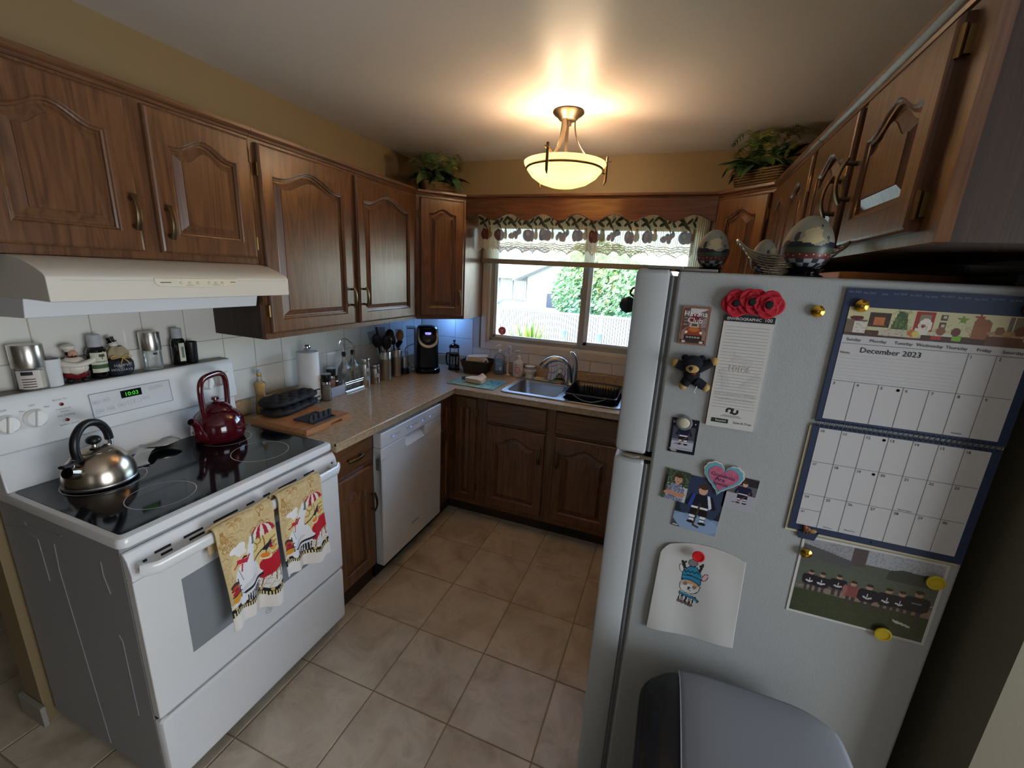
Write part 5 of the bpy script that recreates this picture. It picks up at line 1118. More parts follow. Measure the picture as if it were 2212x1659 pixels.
def cloth_stack(label, loc, rz, hx, hy, n_, dz, wob, name='folded_cloth', mat=None, tilt=0):
    t = thing(name, label, 'cloth', loc, rz)
    for k in range(n_):
        ph = rng.rand()*6; sx = hx*(.92+.08*rng.rand()); sy = hy*(.92+.08*rng.rand()); ox, oy = (rng.rand()-.5)*.012, (rng.rand()-.5)*.01
        b = MB().grid(lambda u, v: (ox+(u*2-1)*sx*(1-.10*abs(v*2-1)**3), oy+(v*2-1)*sy*(1-.10*abs(u*2-1)**3), .004+k*dz+wob*(k+1)/n_*(math.sin(u*5+ph)*math.sin(v*4+ph*.7))+tilt*(u-.5)*(k/n_)-.5*dz*max(abs(u*2-1),abs(v*2-1))**6), 18, 14)
        mk('fold', b, mat or cotton, t, smooth='all', solid=dz*.82)
cloth_stack('stack of folded cream cloths heaped in the dark basket', (.578,-.135,ZT+.080), .18, .080, .062, 5, .0105, .004, tilt=.012)
t = thing('rolled_cloth', 'rolled cream cloth at the edge of the dark basket', 'cloth', (.655,-.165,ZT+.098), .6)
mk('roll', MB().grid(lambda u, v: ((.009+.008*(1-u))*math.cos(u*4*PI)*(1+.06*math.sin(v*9)), (v-.5)*.085, (.009+.008*(1-u))*math.sin(u*4*PI)), 44, 10), cotton, t, smooth='all', solid=.0025)
# glass mat with print
def mat_canvas():
    c = Cv(1.0, .76, 90, 68, (150,190,160)); c.mottle(.5,6,(176,206,180),.4); c.mottle(.4,4,(120,176,170),.35)
    c.ell(.80,.30,.26,.30,(120,196,206),.3,.8); c.ell(.70,.18,.20,.14,(150,220,224),0,.8); c.ell(.88,.5,.14,.2,(96,170,196),0,.8)
    for k in range(24): c.ell(.62+.34*rng.rand(),.08+.55*rng.rand(),.03+.02*rng.rand(),.012,(66,110,160),rng.rand()*3,.8)
    for k in range(14): c.ell(.05+.5*rng.rand(),.05+.3*rng.rand(),.04,.016,(196,222,186),rng.rand()*3,.8)
    c.ell(.18,.58,.18,.12,(108,102,66)); c.ell(.30,.66,.14,.06,(82,78,56)); c.line([(.06,.46),(.2,.42),(.36,.48),(.5,.44)],.022,(44,42,36)); c.line([(.2,.42),(.16,.34)],.012,(50,48,38)); c.ell(.22,.54,.10,.05,(160,150,98)); c.ell(.44,.60,.10,.05,(120,132,84)); c.mottle(.25,2,(230,240,230),.12)
    return c
t = thing('glass_mat', 'flat glass mat with blue and green leaf print by the sink', 'mat', (.722, -.421, ZT), -.02)
mk('glass_sheet', MB().box(-.171,.171,-.131,.131,0,.0035), M('green_edge_glass',(96,168,140),.1,coat=.2), t, bevel=.001); canvas_obj('printed_picture', mat_canvas(), lambda u, v: (-.170+.340*u, -.130+.260*v, .0038), attr_mat('glossy_print',.08,.5), t)
t = thing('dish_cloth', 'cream cloth folded in a loose wedge on the glass mat', 'cloth', (.715, -.432, ZT+.0045), -.15)
for k in range(3):
    b = MB().grid(lambda u, v: (-.066+.132*u*(1-.08*v), -.045+.090*v*(1-.25*abs(u-.6)), .006+k*.010+(.030*math.exp(-((u-.72)/.22)**2)*v*v if k == 2 else .008*math.exp(-((u-.5)/.3)**2)*v)+.003*math.sin(u*9+k)*math.sin(v*6)), 22, 14); mk('fold', b, cotton, t, smooth='all', solid=.008)
# soap bottle, brush, lotion bottle, scrubber pot
def pump(t, z, m, nx, ny, h=.04):
    mk('pump_collar', MB().lathe([(.013,z),(.013,z+.014),(.008,z+.018),(.0055,z+.020)],18), m, t, smooth=True); q = mk('pump_head', MB().tube([(0,0,z+.018),(0,0,z+h)], .003, 8), m, t); mk('pump_nozzle', MB().tube([(-nx*.010,-ny*.010,z+h),(nx*.008,ny*.008,z+h+.002),(nx*.028,ny*.028,z+h-.002),(nx*.032,ny*.032,z+h-.010)], [.006,.007,.0045,.003], 10), m, q, smooth=True)
t = thing('soap_bottle', 'clear pump bottle of blue dish soap next to the basket', 'bottle', (.742, -.098, ZT), .25); q = lambda hx, hy, z, r_: [(a, c_, z) for a, c_ in rrect(-hx,hx,-hy,hy,r_,4)]
mk('bottle', MB().loft([q(.034,.020,0,.012), q(.036,.022,.004,.012), q(.036,.022,.125,.012), q(.030,.020,.142,.014), q(.013,.013,.155,.0128), q(.012,.012,.164,.0118)], True), glass_t, t, smooth=True, ang=50)
mk('liquid', MB().loft([q(.033,.019,.003,.010), q(.033,.019,.070,.010)], True, True), M('blue_soap',(110,156,206),.1,trans=.5,ior=1.3), t, smooth=True, ang=50); mk('label', MB().box(-.026,.028,-.0235,-.0225,.030,.120), M('soap_label',(112,150,196),.5), t); mk('label_text', MB().box(-.020,.012,-.0240,-.0236,.078,.082), M('label_pale',(176,196,220),.6), t); mk('label_drop', MB().ell((.012,-.0236,.045),(.008,.0006,.012)), M('label_drop_pale',(206,212,206),.6), t); pump(t, .163, white_pl, -.8, -.5, .052)
t = thing('dish_brush', 'white round dish brush standing upright on its handle by the sink', 'brush', (.812, -.100, ZT), 0)
mk('handle', MB().tube([(0,0,.010),(0,0,.06),(0,0,.10),(0,0,.145)], [.008,.0105,.008,.004], 14), M('clear_handle',(206,206,196),.2), t, smooth=True); mk('suction_foot', MB().lathe([(.018,0),(.017,.004),(.008,.014)],20), M('foot_beige',(200,186,150),.4), t, smooth=True)
b = MB()
for k in range(260):
    a = rng.rand()*2*PI; zz = .150+rng.rand()*.062; r_ = .024*math.sin(PI*(.12+.88*(zz-.150)/.066))**.5+.002; up = (zz-.175)*.35; p1 = (r_*math.cos(a), r_*math.sin(a), zz+up); b.tube([(0,0,zz-.004),p1], .0016, 4)
o = mk('bristles', b, M('white_bristle',(226,228,232),.7), t); o['kind'] = 'stuff'
t = thing('lotion_bottle', 'white hand soap pump bottle with red floral label by the sink', 'bottle', (.893, -.098, ZT), 0)
mk('bottle', MB().lathe([(0,0),(.034,0),(.037,.004),(.038,.05),(.037,.095),(.032,.112),(.018,.122),(.014,.126),(.014,.140)],32), M('soft_white_bottle',(220,216,212),.3), t, smooth=True, ang=60)
def wrap(r_, a0, a1, z0, z1): return MB().grid(lambda u, v: (r_*math.cos(a0+(a1-a0)*u), r_*math.sin(a0+(a1-a0)*u), z0+(z1-z0)*v), 10, 4)
def lotion_canvas():
    c = Cv(1.0,.9,64,58,(222,214,212))
    for k in range(34):
        x, y = rng.rand(), rng.rand()*.9; col = [(176,34,62),(40,34,44),(206,90,120),(60,80,60)][k%4]; c.ell(x,y,.05,.02,col,rng.rand()*3)
    c.ell(.5,.45,.26,.26,(190,54,84)); c.ell(.5,.45,.21,.21,(228,196,200)); c.rect(.40,.60,.44,.47,(180,80,100)); c.rect(.42,.58,.50,.53,(180,80,100)); return c
canvas_obj('floral_label', lotion_canvas(), lambda u, v: (.0384*math.cos(-2.3+1.9*u), .0384*math.sin(-2.3+1.9*u), .012+.086*v), attr_mat('lotion_print',.4), t, smooth=True); pump(t, .138, white_pl, -.9, -.2, .050)
t = thing('scrubber_pot', 'white two-tier scrubber pot with domed top beside the sink', 'pot', (.985, -.092, CZ+.0012), 0)
wp = M('white_pottery',(216,214,210),.3); mk('cup', MB().lathe([(0,.002),(.034,.0),(.036,.004),(.028,.022),(.032,.036),(.046,.056),(.049,.066),(.047,.068),(.043,.060),(.026,.040),(0,.036)],32), wp, t, smooth=True, ang=70); mk('inner_dish', MB().lathe([(.024,.040),(.026,.068),(.036,.082),(.039,.088),(.026,.094),(0,.096)],28), wp, t, smooth=True, ang=60); mk('grey_pad', MB().lathe([(.030,.060),(.040,.062),(.030,.072)],24), M('pad_grey',(150,152,156),.8), t, smooth=True)
# sponge tray
t = thing('sponge_tray', 'cream plastic sponge tray on the back ledge of the sink', 'tray', (1.142, -.134, CZ+.0065), -.04)
b = MB(); q = lambda hx, hy, z: [(a, c_, z) for a, c_ in rrect(-hx,hx,-hy,hy,min(.03,hy*.8),5)]; b.loft([q(.104,.030,0), q(.110,.034,.002), q(.112,.036,.012), q(.108,.032,.012), q(.104,.029,.004)], True, True); mk('tray', b, cream_pl, t, smooth=True, ang=40)
s_ = thing('sink_stopper', 'round steel sink stopper lying in the cream tray', 'stopper', (1.130, -.136, CZ+.0112), 0); mk('disc', MB().lathe([(0,0),(.030,0),(.032,.004),(.024,.008),(.0,.009)],24), steel_d, s_, smooth=True); mk('grip', MB().lathe([(.006,.008),(.008,.013),(0,.014)],14), steel, s_, smooth=True)
s_ = thing('sponge', 'yellow kitchen sponge with green scouring top in the cream tray', 'sponge', (1.212, -.138, CZ+.0112), -.05); mk('foam', MB().box(-.030,.030,-.021,.021,0,.018), M('yellow_foam',(206,176,110),.9,bump=(200,.6,2)), s_, bevel=.003); mk('scourer', MB().box(-.030,.030,-.021,.021,.0181,.025), M('green_scourer',(26,108,84),.9,bump=(400,.6,2)), s_, bevel=.002)
# faucet
t = thing('faucet', 'brushed steel kitchen faucet with arched spout and upright sprayer', 'faucet', (1.300, -.130, CZ+.0065), 0)
mk('base_plate', MB().lathe([(.034,0),(.034,.004),(.028,.010),(.026,.012)],28), steel, t, smooth=True); pth = spline([(-.004,-.002,.008),(-.010,-.004,.060),(-.024,-.012,.115),(-.060,-.028,.158),(-.110,-.046,.172),(-.150,-.060,.160),(-.186,-.074,.128)], 6)
mk('spout', MB().tube(pth, [.025-.002*k/len(pth) for k in range(len(pth))], 18), steel, t, smooth=True, ang=60); mk('spout_tip', MB().tube([(-.180,-.072,.134),(-.200,-.080,.114)], [.0235,.0215], 18), chrome, t, smooth=True)
sp_ = spline([(.022,.004,.006),(.024,.004,.08),(.022,.002,.15),(.010,-.004,.200),(-.006,-.010,.222)], 6); mk('sprayer', MB().tube(sp_, [(.020-.009*(k/len(sp_))**2) for k in range(len(sp_))], 16), steel, t, smooth=True, ang=60); mk('sprayer_tip', MB().ell((-.008,-.011,.224),(.012,.010,.008)), chrome, t, smooth='all'); mk('sprayer_collar', MB().tube([(.022,.004,.002),(.022,.004,.020)], .023, 18), steel_d, t, smooth=True)
# dish cloth over the spout
def cloth_canvas():
    c = Cv(1,1,60,60,(206,214,232))
    for k in range(7): c.rect(k/7,k/7+.02,0,1,(70,96,176)); c.rect(0,1,k/7,k/7+.02,(70,96,176))
    for k in range(3): c.rect(.1+k*.3,.13+k*.3,0,1,(196,170,110),.7)
    c.mottle(.2,3,(236,240,248),.4); return c
t = thing('dish_cloth', 'blue and white checked dishcloth draped over the faucet spout', 'cloth', (1.205, -.168, CZ+.155), 0)
def drape(u, v):
    x = -.052+.125*u; ridge = .030*(1-((u-.45)/.6)**2)-.006
    s = v*2-1; k = abs(s); yy = math.copysign(min(k,.28)/.28, s)*.024; zz = ridge-max(0,k-.12)**1.15*.135*(1+.25*math.sin(u*7))
    yy += math.copysign(max(0,k-.28)*.014, s)+.008*math.sin(u*11+s*2)*k
    return (x+.010*math.sin(v*9)*k, yy-x*.35*-1*.0+(-.036*(.5-u)), zz)
canvas_obj('cloth', cloth_canvas(), drape, attr_mat('checked_cotton',.9), t, smooth=True, solid=.003)
# dish rack
t = thing('dish_rack', 'black plastic dish drainer sitting in the right sink bowl', 'dish rack', (1.503, -.338, CZ+.0065), 0)
rk = M('rack_black',(18,20,24),.3); q = lambda hx, hy, z, r_=.03: [(a, c_, z) for a, c_ in rrect(-hx,hx,-hy,hy,r_,5)]
mk('tub', MB().loft([q(.148,.150,-.055), q(.150,.152,.0), q(.158,.178,.034), q(.160,.182,.038), q(.156,.178,.036), q(.146,.150,.0), q(.143,.146,-.052)], False), rk, t, smooth=True, ang=40)
for k in range(13):
    x = -.090+k*.0178; mk('floor_slat', MB().box(x-.0035,x+.0035,-.146,.146,-.054,-.049), rk, t); mk('back_tine', MB().box(x-.003,x+.003,.140,.146,-.05,.030), rk, t)
for y in (-.06,.05): mk('cross_bar', MB().box(-.145,.145,y-.004,y+.004,-.058,-.054), rk, t)
mk('front_handle', MB().tube([(-.10+.20*s, -.186-.004*math.sin(PI*s), .036-.030*math.sin(PI*s)) for s in np.linspace(0,1,16)], .0035, 8), M('rack_edge_highlight',(120,128,140),.25), t, smooth=True)  # paler than the black rack: reflected edge highlight put into the colour
mk('rim_bead', MB().tube([(x,y,.038) for x,y in rrect(-.160,.160,-.182,.182,.03,5)], .004, 8, closed=True), M('rack_rim_highlight',(60,64,72),.2), t, smooth=True)  # bead lightened to paint the highlight along the black rim
# ================================================================== THINGS STUCK ON THE FRIDGE SIDE
UX, UZ = (1,0,0), (0,0,1)
def sheet(name, label, cat, x0, x1, z0, z1, cv=None, mat=None, off=.0016, th=.0012, rot=0.0, border=None, group=None, bmat=None):
    cx, cz = (x0+x1)/2, (z0+z1)/2; hw, hh = (x1-x0)/2, (z1-z0)/2
    t = thing(name, label, cat, (cx, YF-.0002, cz), 0, group); t.rotation_euler = (0, rot, 0)
    mk('card', MB().box(-hw,hw,-off,-off+th,-hh,hh), bmat or paper, t)
    if cv:
        bd = border if border is not None else 0
        canvas_obj('picture', cv, lambda u, v: (-hw+bd+(2*hw-2*bd)*u, -off-.0004, -hh+bd+(2*hh-2*bd)*v), mat or photo_m, t)
    return t
def skater(c, x, y, s, jersey, sock, pants, bg=None, helmet=None, stick=True):
    c.ell(x, y+.78*s, .085*s, .10*s, (206,160,136)); c.ell(x, y+.86*s, .09*s, .06*s, helmet or (70,48,36))
    c.poly([(x-.20*s,y+.68*s),(x+.20*s,y+.68*s),(x+.16*s,y+.36*s),(x-.16*s,y+.36*s)], jersey); c.poly([(x-.20*s,y+.68*s),(x-.13*s,y+.68*s),(x-.22*s,y+.42*s),(x-.30*s,y+.46*s)], jersey); c.poly([(x+.13*s,y+.68*s),(x+.20*s,y+.68*s),(x+.30*s,y+.46*s),(x+.22*s,y+.42*s)], jersey)
    c.rect(x-.16*s,x+.16*s,y+.36*s,y+.41*s,(220,222,228)); c.ell(x-.25*s,y+.44*s,.05*s,.05*s,(20,20,26)); c.ell(x+.25*s,y+.44*s,.05*s,.05*s,(20,20,26))
    c.poly([(x-.16*s,y+.36*s),(x+.16*s,y+.36*s),(x+.18*s,y+.20*s),(x+.03*s,y+.18*s),(x,y+.24*s),(x-.03*s,y+.18*s),(x-.18*s,y+.20*s)], pants)
    for d in (-1,1):
        c.poly([(x+d*.05*s,y+.20*s),(x+d*.16*s,y+.20*s),(x+d*.14*s,y+.05*s),(x+d*.06*s,y+.05*s)], sock); c.rect(min(x+d*.05*s,x+d*.16*s),max(x+d*.05*s,x+d*.16*s),y+.11*s,y+.14*s,(40,44,90)); c.ell(x+d*.11*s,y+.03*s,.08*s,.035*s,(22,22,26))
    if stick: c.line([(x+.22*s,y+.46*s),(x-.14*s,y+.04*s),(x-.30*s,y+.01*s)], .014*s, (120,70,60))
# souvenir plaque
c = Cv(.6,.87,54,78,(150,120,110)); c.rect(0,.6,.55,.87,(206,200,196)); c.poly([(0,.30),(.16,.42),(.16,.87),(0,.87)],(96,70,70)); c.poly([(.6,.30),(.42,.42),(.42,.78),(.6,.87)],(120,96,96))
for k in range(5): c.rect(.02,.12,.45+k*.08,.48+k*.08,(160,140,130)); c.line([(.46,.42+k*.04),(.58,.44+k*.05)],.008,(190,180,176))
c.ell(.30,.62,.14,.13,(120,22,38)); c.poly([(.08,.12),(.52,.12),(.50,.34),(.42,.42),(.18,.42),(.10,.34)],(150,58,30)); c.poly([(.18,.40),(.42,.40),(.38,.52),(.22,.52)],(206,190,170)); c.poly([(.22,.42),(.38,.42),(.36,.49),(.24,.49)],(80,70,70)); c.ell(.30,.34,.14,.06,(190,110,50)); c.rect(.08,.52,.08,.20,(40,28,30))
for k in range(9): c.rect(.13+k*.04,.15+k*.04,.12,.17,(190,180,170))
c.ell(.12,.27,.035,.035,(230,224,200)); c.ell(.48,.27,.035,.035,(230,224,200)); c.rect(0,.6,0,.08,(60,40,40)); c.ell(.08,.03,.05,.03,(210,200,190)); c.ell(.52,.03,.05,.03,(210,200,190)); c.mottle(.18,2,(60,36,36),.3)
t = sheet('souvenir_plaque','small cork-framed plaque with an orange vintage car','magnet',1.924,1.984,1.511,1.598,c,print_m,.005,.005,0,.004,bmat=M('cork_frame',(140,98,74),.8,bump=(300,.5,2)))
mk('lettering', MB().text('Havana',.017,(0,-.0056,.022),UX,UZ).text('Club',.017,(0,-.0056,.007),UX,UZ), ink_w, t)
# notepad with poppies
t = thing('notepad','tall white notepad with dark header under the poppies','notepad',(2.063,YF-.0002,1.455))
mk('pages', MB().box(-.050,.050,-.006,0,-.131,.131), paper, t); mk('backing', MB().box(-.0515,.0495,-.0012,0,-.130,.128), M('brown_card',(120,72,48),.8), t); hd_ = mk('header', MB().box(-.050,.050,-.0066,-.006,.117,.131), M('header_dark',(26,28,28),.6), t)
mk('header_lettering', MB().text('ENVIROGRAPHIC',.0088,(-.010,-.0068,.1205),UX,UZ).text('100',.0105,(.038,-.0068,.1205),UX,UZ), ink_w, hd_)
b = MB()
for k in range(27): b.box(-.044,.044,-.0064,-.0061,.105-k*.0072,.1054-k*.0072)
mk('ruled_lines', b, ink_g, t)
b = MB(); n_ = 3
for k in range(3):
    a = PI/2+k*2*PI/3; p = lambda r_, an: (r_*math.cos(an), -.0062, .0+r_*math.sin(an))
    pts = [p(.036,a-.75),p(.030,a-.3),p(.032,a+.1),p(.040,a+.35)]; b.tube(pts, [(.0075,.0002)]*4, 4, flat=(0,1,0)); b.add([(p(.052,a+.30)),(p(.028,a+.36)),(p(.036,a+.66))],[(0,1,2)])
mk('recycling_watermark', b, ink_l, t); mk('watermark_lettering', MB().text('100%',.022,(0,-.0063,.004),UX,UZ).text('Post Consumer Waste',.0095,(0,-.0063,-.052),UX,UZ).text('Total Recycled Fibre',.0095,(0,-.0063,-.064),UX,UZ), ink_l, t)
b = MB(); b.box(-.040,-.004,-.0065,-.0061,-.120,-.110); mk('recycled_badge', b, M('badge_green_black',(30,40,34),.6), t); mk('badge_lettering', MB().text('Recycled',.0062,(-.020,-.0067,-.1165),UX,UZ), ink_w, t)
b = MB(); b.tube([(-.005+.006*math.cos(a),-.0063,-.089+.006*math.sin(a)) for a in np.linspace(-1.2,3.8,12)],[(.0022,.0002)]*12,4,flat=(0,1,0)); b.tube([(.006+.006*math.cos(a),-.0063,-.089+.006*math.sin(a)) for a in np.linspace(2.0,7.0,12)],[(.0022,.0002)]*12,4,flat=(0,1,0)); b.box(-.018,.018,-.0064,-.0061,-.1005,-.0998); b.box(-.022,.022,-.0064,-.0061,-.1035,-.1028); b.text('Save-A-Tree',.0075,(.026,-.0062,-.118),UX,UZ); mk('maker_mark', b, ink, t)
pet = M('poppy_red',(176,18,40),.75,bump=(240,.12,2)); pd = M('poppy_black',(16,12,14),.8)
for label, x, z, dz in (('paper poppy magnet at the window side of the trio',2.031,1.612,0),('middle paper poppy magnet of the trio',2.061,1.617,.003),('paper poppy magnet nearest the calendar in the trio',2.093,1.613,.006)):
    t = thing('poppy','red felt '+label,'poppy',(x,YF-.0075-dz,z),0,'poppies above the notepad')
    for k in range(4):
        a = k*PI/2+.4+x*20
        mk('petal', MB().grid(lambda u, v: (.010*math.cos(a)+.0205*v*math.cos(2*PI*u), -.003-.0035*v*v*(1-.3*math.cos(2*PI*u-a))-.0012*(k%2), .010*math.sin(a)+.0205*v*math.sin(2*PI*u)), 20, 5), pet, t, smooth='all', solid=.0008)
    mk('centre', MB().lathe([(.0085,.006),(.0085,.008),(.006,.0105),(0,.011)],18,T(rx=PI/2)), pd, t, smooth=True)
def button(label, x, z, r, m, prof, group, yo=.0, cat='magnet', name='round_magnet'):
    t = thing(name, label, cat, (x, YF-.0003-yo, z), 0, group); mk('head', MB().lathe([(a*r, b_*r) for a, b_ in prof], 24, T(rx=PI/2)), m, t, smooth=True, ang=50); mk('foot', MB().lathe([(r*.5,0),(r*.5,r*.25)],16,T(rx=PI/2)), dark_gr, t); return t
KN = [(.0,.2),(.75,.2),(1.0,.45),(.98,.62),(.6,.85),(.35,.95),(.0,1.0)]
button('brass knob magnet alone between poppies and calendar',2.186,1.606,.0125,brass,KN,'brass knob magnets'); button('brass knob magnet at the calendar corner near the poppies',2.257,1.623,.0125,brass,KN,'brass knob magnets',.004); button('brass knob magnet at the far top corner of the calendar',2.510,1.634,.0125,brass,KN,'brass knob magnets',.004); button('brass knob magnet pinning the team photo corner',2.272,1.051,.0120,brass,KN,'brass knob magnets',.003)
yp = M('yellow_plastic',(196,170,30),.35); YB_ = [(.0,.2),(.8,.2),(1.0,.3),(1.0,.5),(.78,.56),(.70,.44),(.0,.48)]
button('yellow disc magnet on the sky of the team photo',2.512,1.052,.0165,yp,YB_,'yellow disc magnets',.003); button('yellow disc magnet on the lower edge of the team photo',2.454,.893,.0165,yp,YB_,'yellow disc magnets',.003)
button('red disc magnet holding the child drawing',2.049,.978,.0150,red_pl,YB_,None,.012)
# felt bear
t = thing('bear_magnet','dark felt bear magnet with tan paws and muzzle','magnet',(1.965,YF-.001,1.45)); fb = M('navy_felt',(18,20,30),.95,bump=(500,.5,2)); tn = M('tan_felt',(178,150,92),.95,bump=(500,.5,2))
mk('body', MB().ell((.0,-.010,-.008),(.018,.010,.024)), fb, t, smooth='all'); hd_ = mk('head', MB().ell((-.002,-.014,.018),(.024,.013,.020)), fb, t, smooth='all')
for x, z in ((-.020,.030),(.016,.032)): mk('ear', MB().ell((x,-.010,z),(.008,.005,.008)), fb, hd_, smooth='all')
mk('muzzle', MB().ell((-.002,-.026,.008),(.0145,.005,.0095)), tn, hd_, smooth='all'); mk('nose', MB().ell((-.005,-.031,.010),(.005,.002,.0045)), black_pl, hd_, smooth='all'); mk('mouth', MB().box(-.0055,-.0045,-.0315,-.030,.002,.007), black_pl, hd_)
for p0, p1 in (((-.012,-.010,.006),(-.036,-.010,.014)),((.012,-.010,.008),(.038,-.010,.026)),((-.008,-.010,-.022),(-.014,-.010,-.034)),((.010,-.010,-.022),(.030,-.010,-.032))): mk('limb', MB().tube([p0,p1],[.012,.0105],12), fb, t, smooth=True); mk('paw', MB().ell((p1[0]*1.12,-.010,p1[2]*1.10),(.0095,.008,.0095)), tn, t, smooth='all')
mk('thread', MB().tube(spline([(.012,-.016,-.022),(.014,-.018,-.034),(.011,-.018,-.046),(.014,-.018,-.05)],4),.0007,5), white_pl, t); mk('tongue', MB().ell((.003,-.026,-.003),(.005,.002,.003)), M('felt_red',(120,36,30),.9), hd_, smooth='all')
# picture cards
c = Cv(.63,.9,56,80,(16,18,34)); c.rect(.06,.57,.08,.70,(120,124,140)); c.rect(.06,.57,.36,.70,(70,70,84)); c.rect(.06,.57,.08,.30,(176,178,190)); skater(c,.32,.22,.62,(22,26,56),(216,210,210),(24,24,40)); c.poly([(.02,.10),(.16,.10),(.22,.03),(.10,.02)],(160,160,164)); c.rect(.20,.55,.11,.14,(150,150,156))
t = sheet('hockey_card','dark hockey card of a child skater under the clear button','card',1.938,2.0,1.240,1.330,c,photo_m,.0016,.0012,.0); mk('card_lettering', MB().text('H',.010,(-.024,-.0022,.031),UX,UZ).text('4',.006,(.023,-.0022,.032),UX,UZ), ink_w, t)
t = thing('clear_button','clear round button magnet with pale centre on the hockey card','magnet',(1.966,YF-.0024,1.320)); mk('dome', MB().lathe([(.0185,0),(.019,.003),(.016,.006)],28,T(rx=PI/2)), M('clear_acrylic',(150,152,158),.1,trans=.5), t, smooth=True); mk('pearl', MB().lathe([(.0125,.002),(.0125,.006),(.011,.007),(0,.0075)],24,T(rx=PI/2)), M('pearl_cream',(196,192,166),.35), t, smooth=True)
c = Cv(.56,.82,52,76,(60,74,56)); c.mottle(.6,4,(40,56,40),.5); c.mottle(.5,3,(120,132,100),.25); c.rect(.40,.56,0,.40,(190,190,184)); c.poly([(.06,.0),(.10,.36),(.24,.46),(.38,.46),(.50,.34),(.50,0)],(106,112,140)); c.mottle(.5,2,(206,206,214),.35,(c.Y < .46)&(c.X > .08)&(c.X < .5)); c.line([(.08,.18),(.24,.20),(.42,.14)],.045,(196,140,116)); c.line([(.48,.20),(.30,.16),(.14,.22)],.045,(190,134,110)); c.ell(.31,.58,.085,.11,(204,154,130)); c.ell(.31,.68,.10,.05,(66,44,32)); c.rect(.27,.35,.44,.50,(196,146,122)); c.ell(.28,.59,.012,.010,(50,40,40)); c.ell(.35,.59,.012,.010,(50,40,40)); c.line([(.28,.53),(.34,.53)],.008,(150,80,80)); c.rect(0,.05,.2,.66,(26,28,30))
sheet('photo_card','photo card of a person with folded arms in patterned shirt','photo',1.942,1.999,1.111,1.194,c,photo_m,.0034,.0012,.06)
c = Cv(1.07,1.5,76,106,(30,36,52)); c.rect(0,1.07,.0,.42,(120,144,176)); c.ell(.55,.9,.5,.7,(54,70,100),0,.6); c.ell(.5,.2,.6,.25,(140,164,196),0,.7); skater(c,.56,.20,1.22,(20,24,40),(222,226,232),(18,18,22),stick=False); c.poly([(.34,1.03),(.42,1.03),(.36,.66),(.28,.70)],(40,66,150)); c.poly([(.74,1.03),(.68,1.03),(.78,.66),(.84,.72)],(210,216,226)); c.line([(.56,.78),(.50,.16)],.022,(60,50,46)); c.line([(.50,.16),(.62,.12)],.026,(70,56,50)); c.poly([(0,0),(.22,0),(0,.22)],(70,72,76)); c.rect(.03,.15,.03,.05,(200,200,200))
sheet('photo_card','large blue photo of a young hockey player standing on ice','photo',1.978,2.083,1.038,1.187,c,photo_m,.0016,.0012,.05)
c = Cv(.67,.87,56,72,(40,38,44)); c.rect(0,.67,0,.42,(168,166,178)); c.rect(0,.67,.42,.66,(92,90,98)); skater(c,.40,.18,.66,(22,26,58),(206,204,210),(26,24,40)); sheet('photo_card','small photo of a crouching child skater beside the heart','photo',2.081,2.148,1.120,1.207,c,photo_m,.0016,.0012,.05)
# heart
t = thing('heart_magnet','pink heart magnet with blue scalloped edge and grandma message','magnet',(2.070,YF-.004,1.193)); t.rotation_euler = (0,.12,0)
def heart(s, n_=60, sc_=None):
    out = []
    for k in range(n_):
        a = 2*PI*k/n_; x = 16*math.sin(a)**3; z = 13*math.cos(a)-5*math.cos(2*a)-2*math.cos(3*a)-math.cos(4*a); r_ = 1+(.05*abs(math.sin(11*a)) if sc_ else 0); out.append((x/16*s*r_, (z+2)/16*s*1.06*r_))
    return out
mk('rim', MB().prism(heart(.0435,132,True),-.003,0,'y'), M('heart_cream',(206,204,196),.5), t); mk('scallop', MB().prism(heart(.0405,132,True),-.0036,-.003,'y'), M('heart_blue',(96,160,178),.5), t); mk('heart', MB().prism(heart(.0335),-.0042,-.0036,'y'), M('heart_pink',(176,84,112),.5,var=(90,(190,104,130))), t)
mk('lettering', MB().text('Grandmas',.0130,(0,-.0045,.006),UX,(-.05,0,1)).text('Are',.0145,(-.004,-.0045,-.005),UX,(-.05,0,1)).text('Special',.0120,(.0,-.0045,-.0155),UX,(-.05,0,1)), ink_b, t)
# child's drawing on crumpled paper
pz = [(1.953,.713),(2.169,.729),(2.158,.983),(2.094,1.001),(1.998,.994),(1.959,.975)]
c = Cv(1.0,1.25,120,150,(190,188,185)); BK = (24,24,26)
def dl(pts, w_=.0055): c.line(pts, w_, BK)
def blob(cx, cy, rx, ry, col, an=0): c.ell(cx,cy,rx+.006,ry+.006,BK,an); c.ell(cx,cy,rx-.002,ry-.002,col,an)
ox, oy = .42, .43
blob(ox,oy+.26,.115,.105,(196,190,184)); blob(ox-.13,oy+.49,.022,.055,(206,203,200),.35); blob(ox+.155,oy+.42,.026,.05,(206,160,170),-.45)
c.poly([(ox-.115,oy+.33),(ox-.11,oy+.45),(ox-.04,oy+.53),(ox+.05,oy+.53),(ox+.115,oy+.44),(ox+.125,oy+.30)],BK); c.poly([(ox-.107,oy+.335),(ox-.102,oy+.448),(ox-.035,oy+.522),(ox+.045,oy+.522),(ox+.107,oy+.436),(ox+.117,oy+.305)],(30,128,166))
c.ell(ox,oy+.285,.098,.055,(196,150,110)); c.ell(ox,oy+.23,.10,.06,(206,203,200)); dl([(ox-.105,oy+.40),(ox,oy+.405),(ox+.115,oy+.375)]); dl([(ox-.112,oy+.345),(ox-.02,oy+.35),(ox+.07,oy+.32),(ox+.122,oy+.28)])
dl([(ox-.09,oy+.47)]+[(ox-.07+.025*k,oy+.47-(.03 if k%2 == 0 else 0)) for k in range(7)]); blob(ox-.005,oy+.575,.052,.045,(120,120,120))
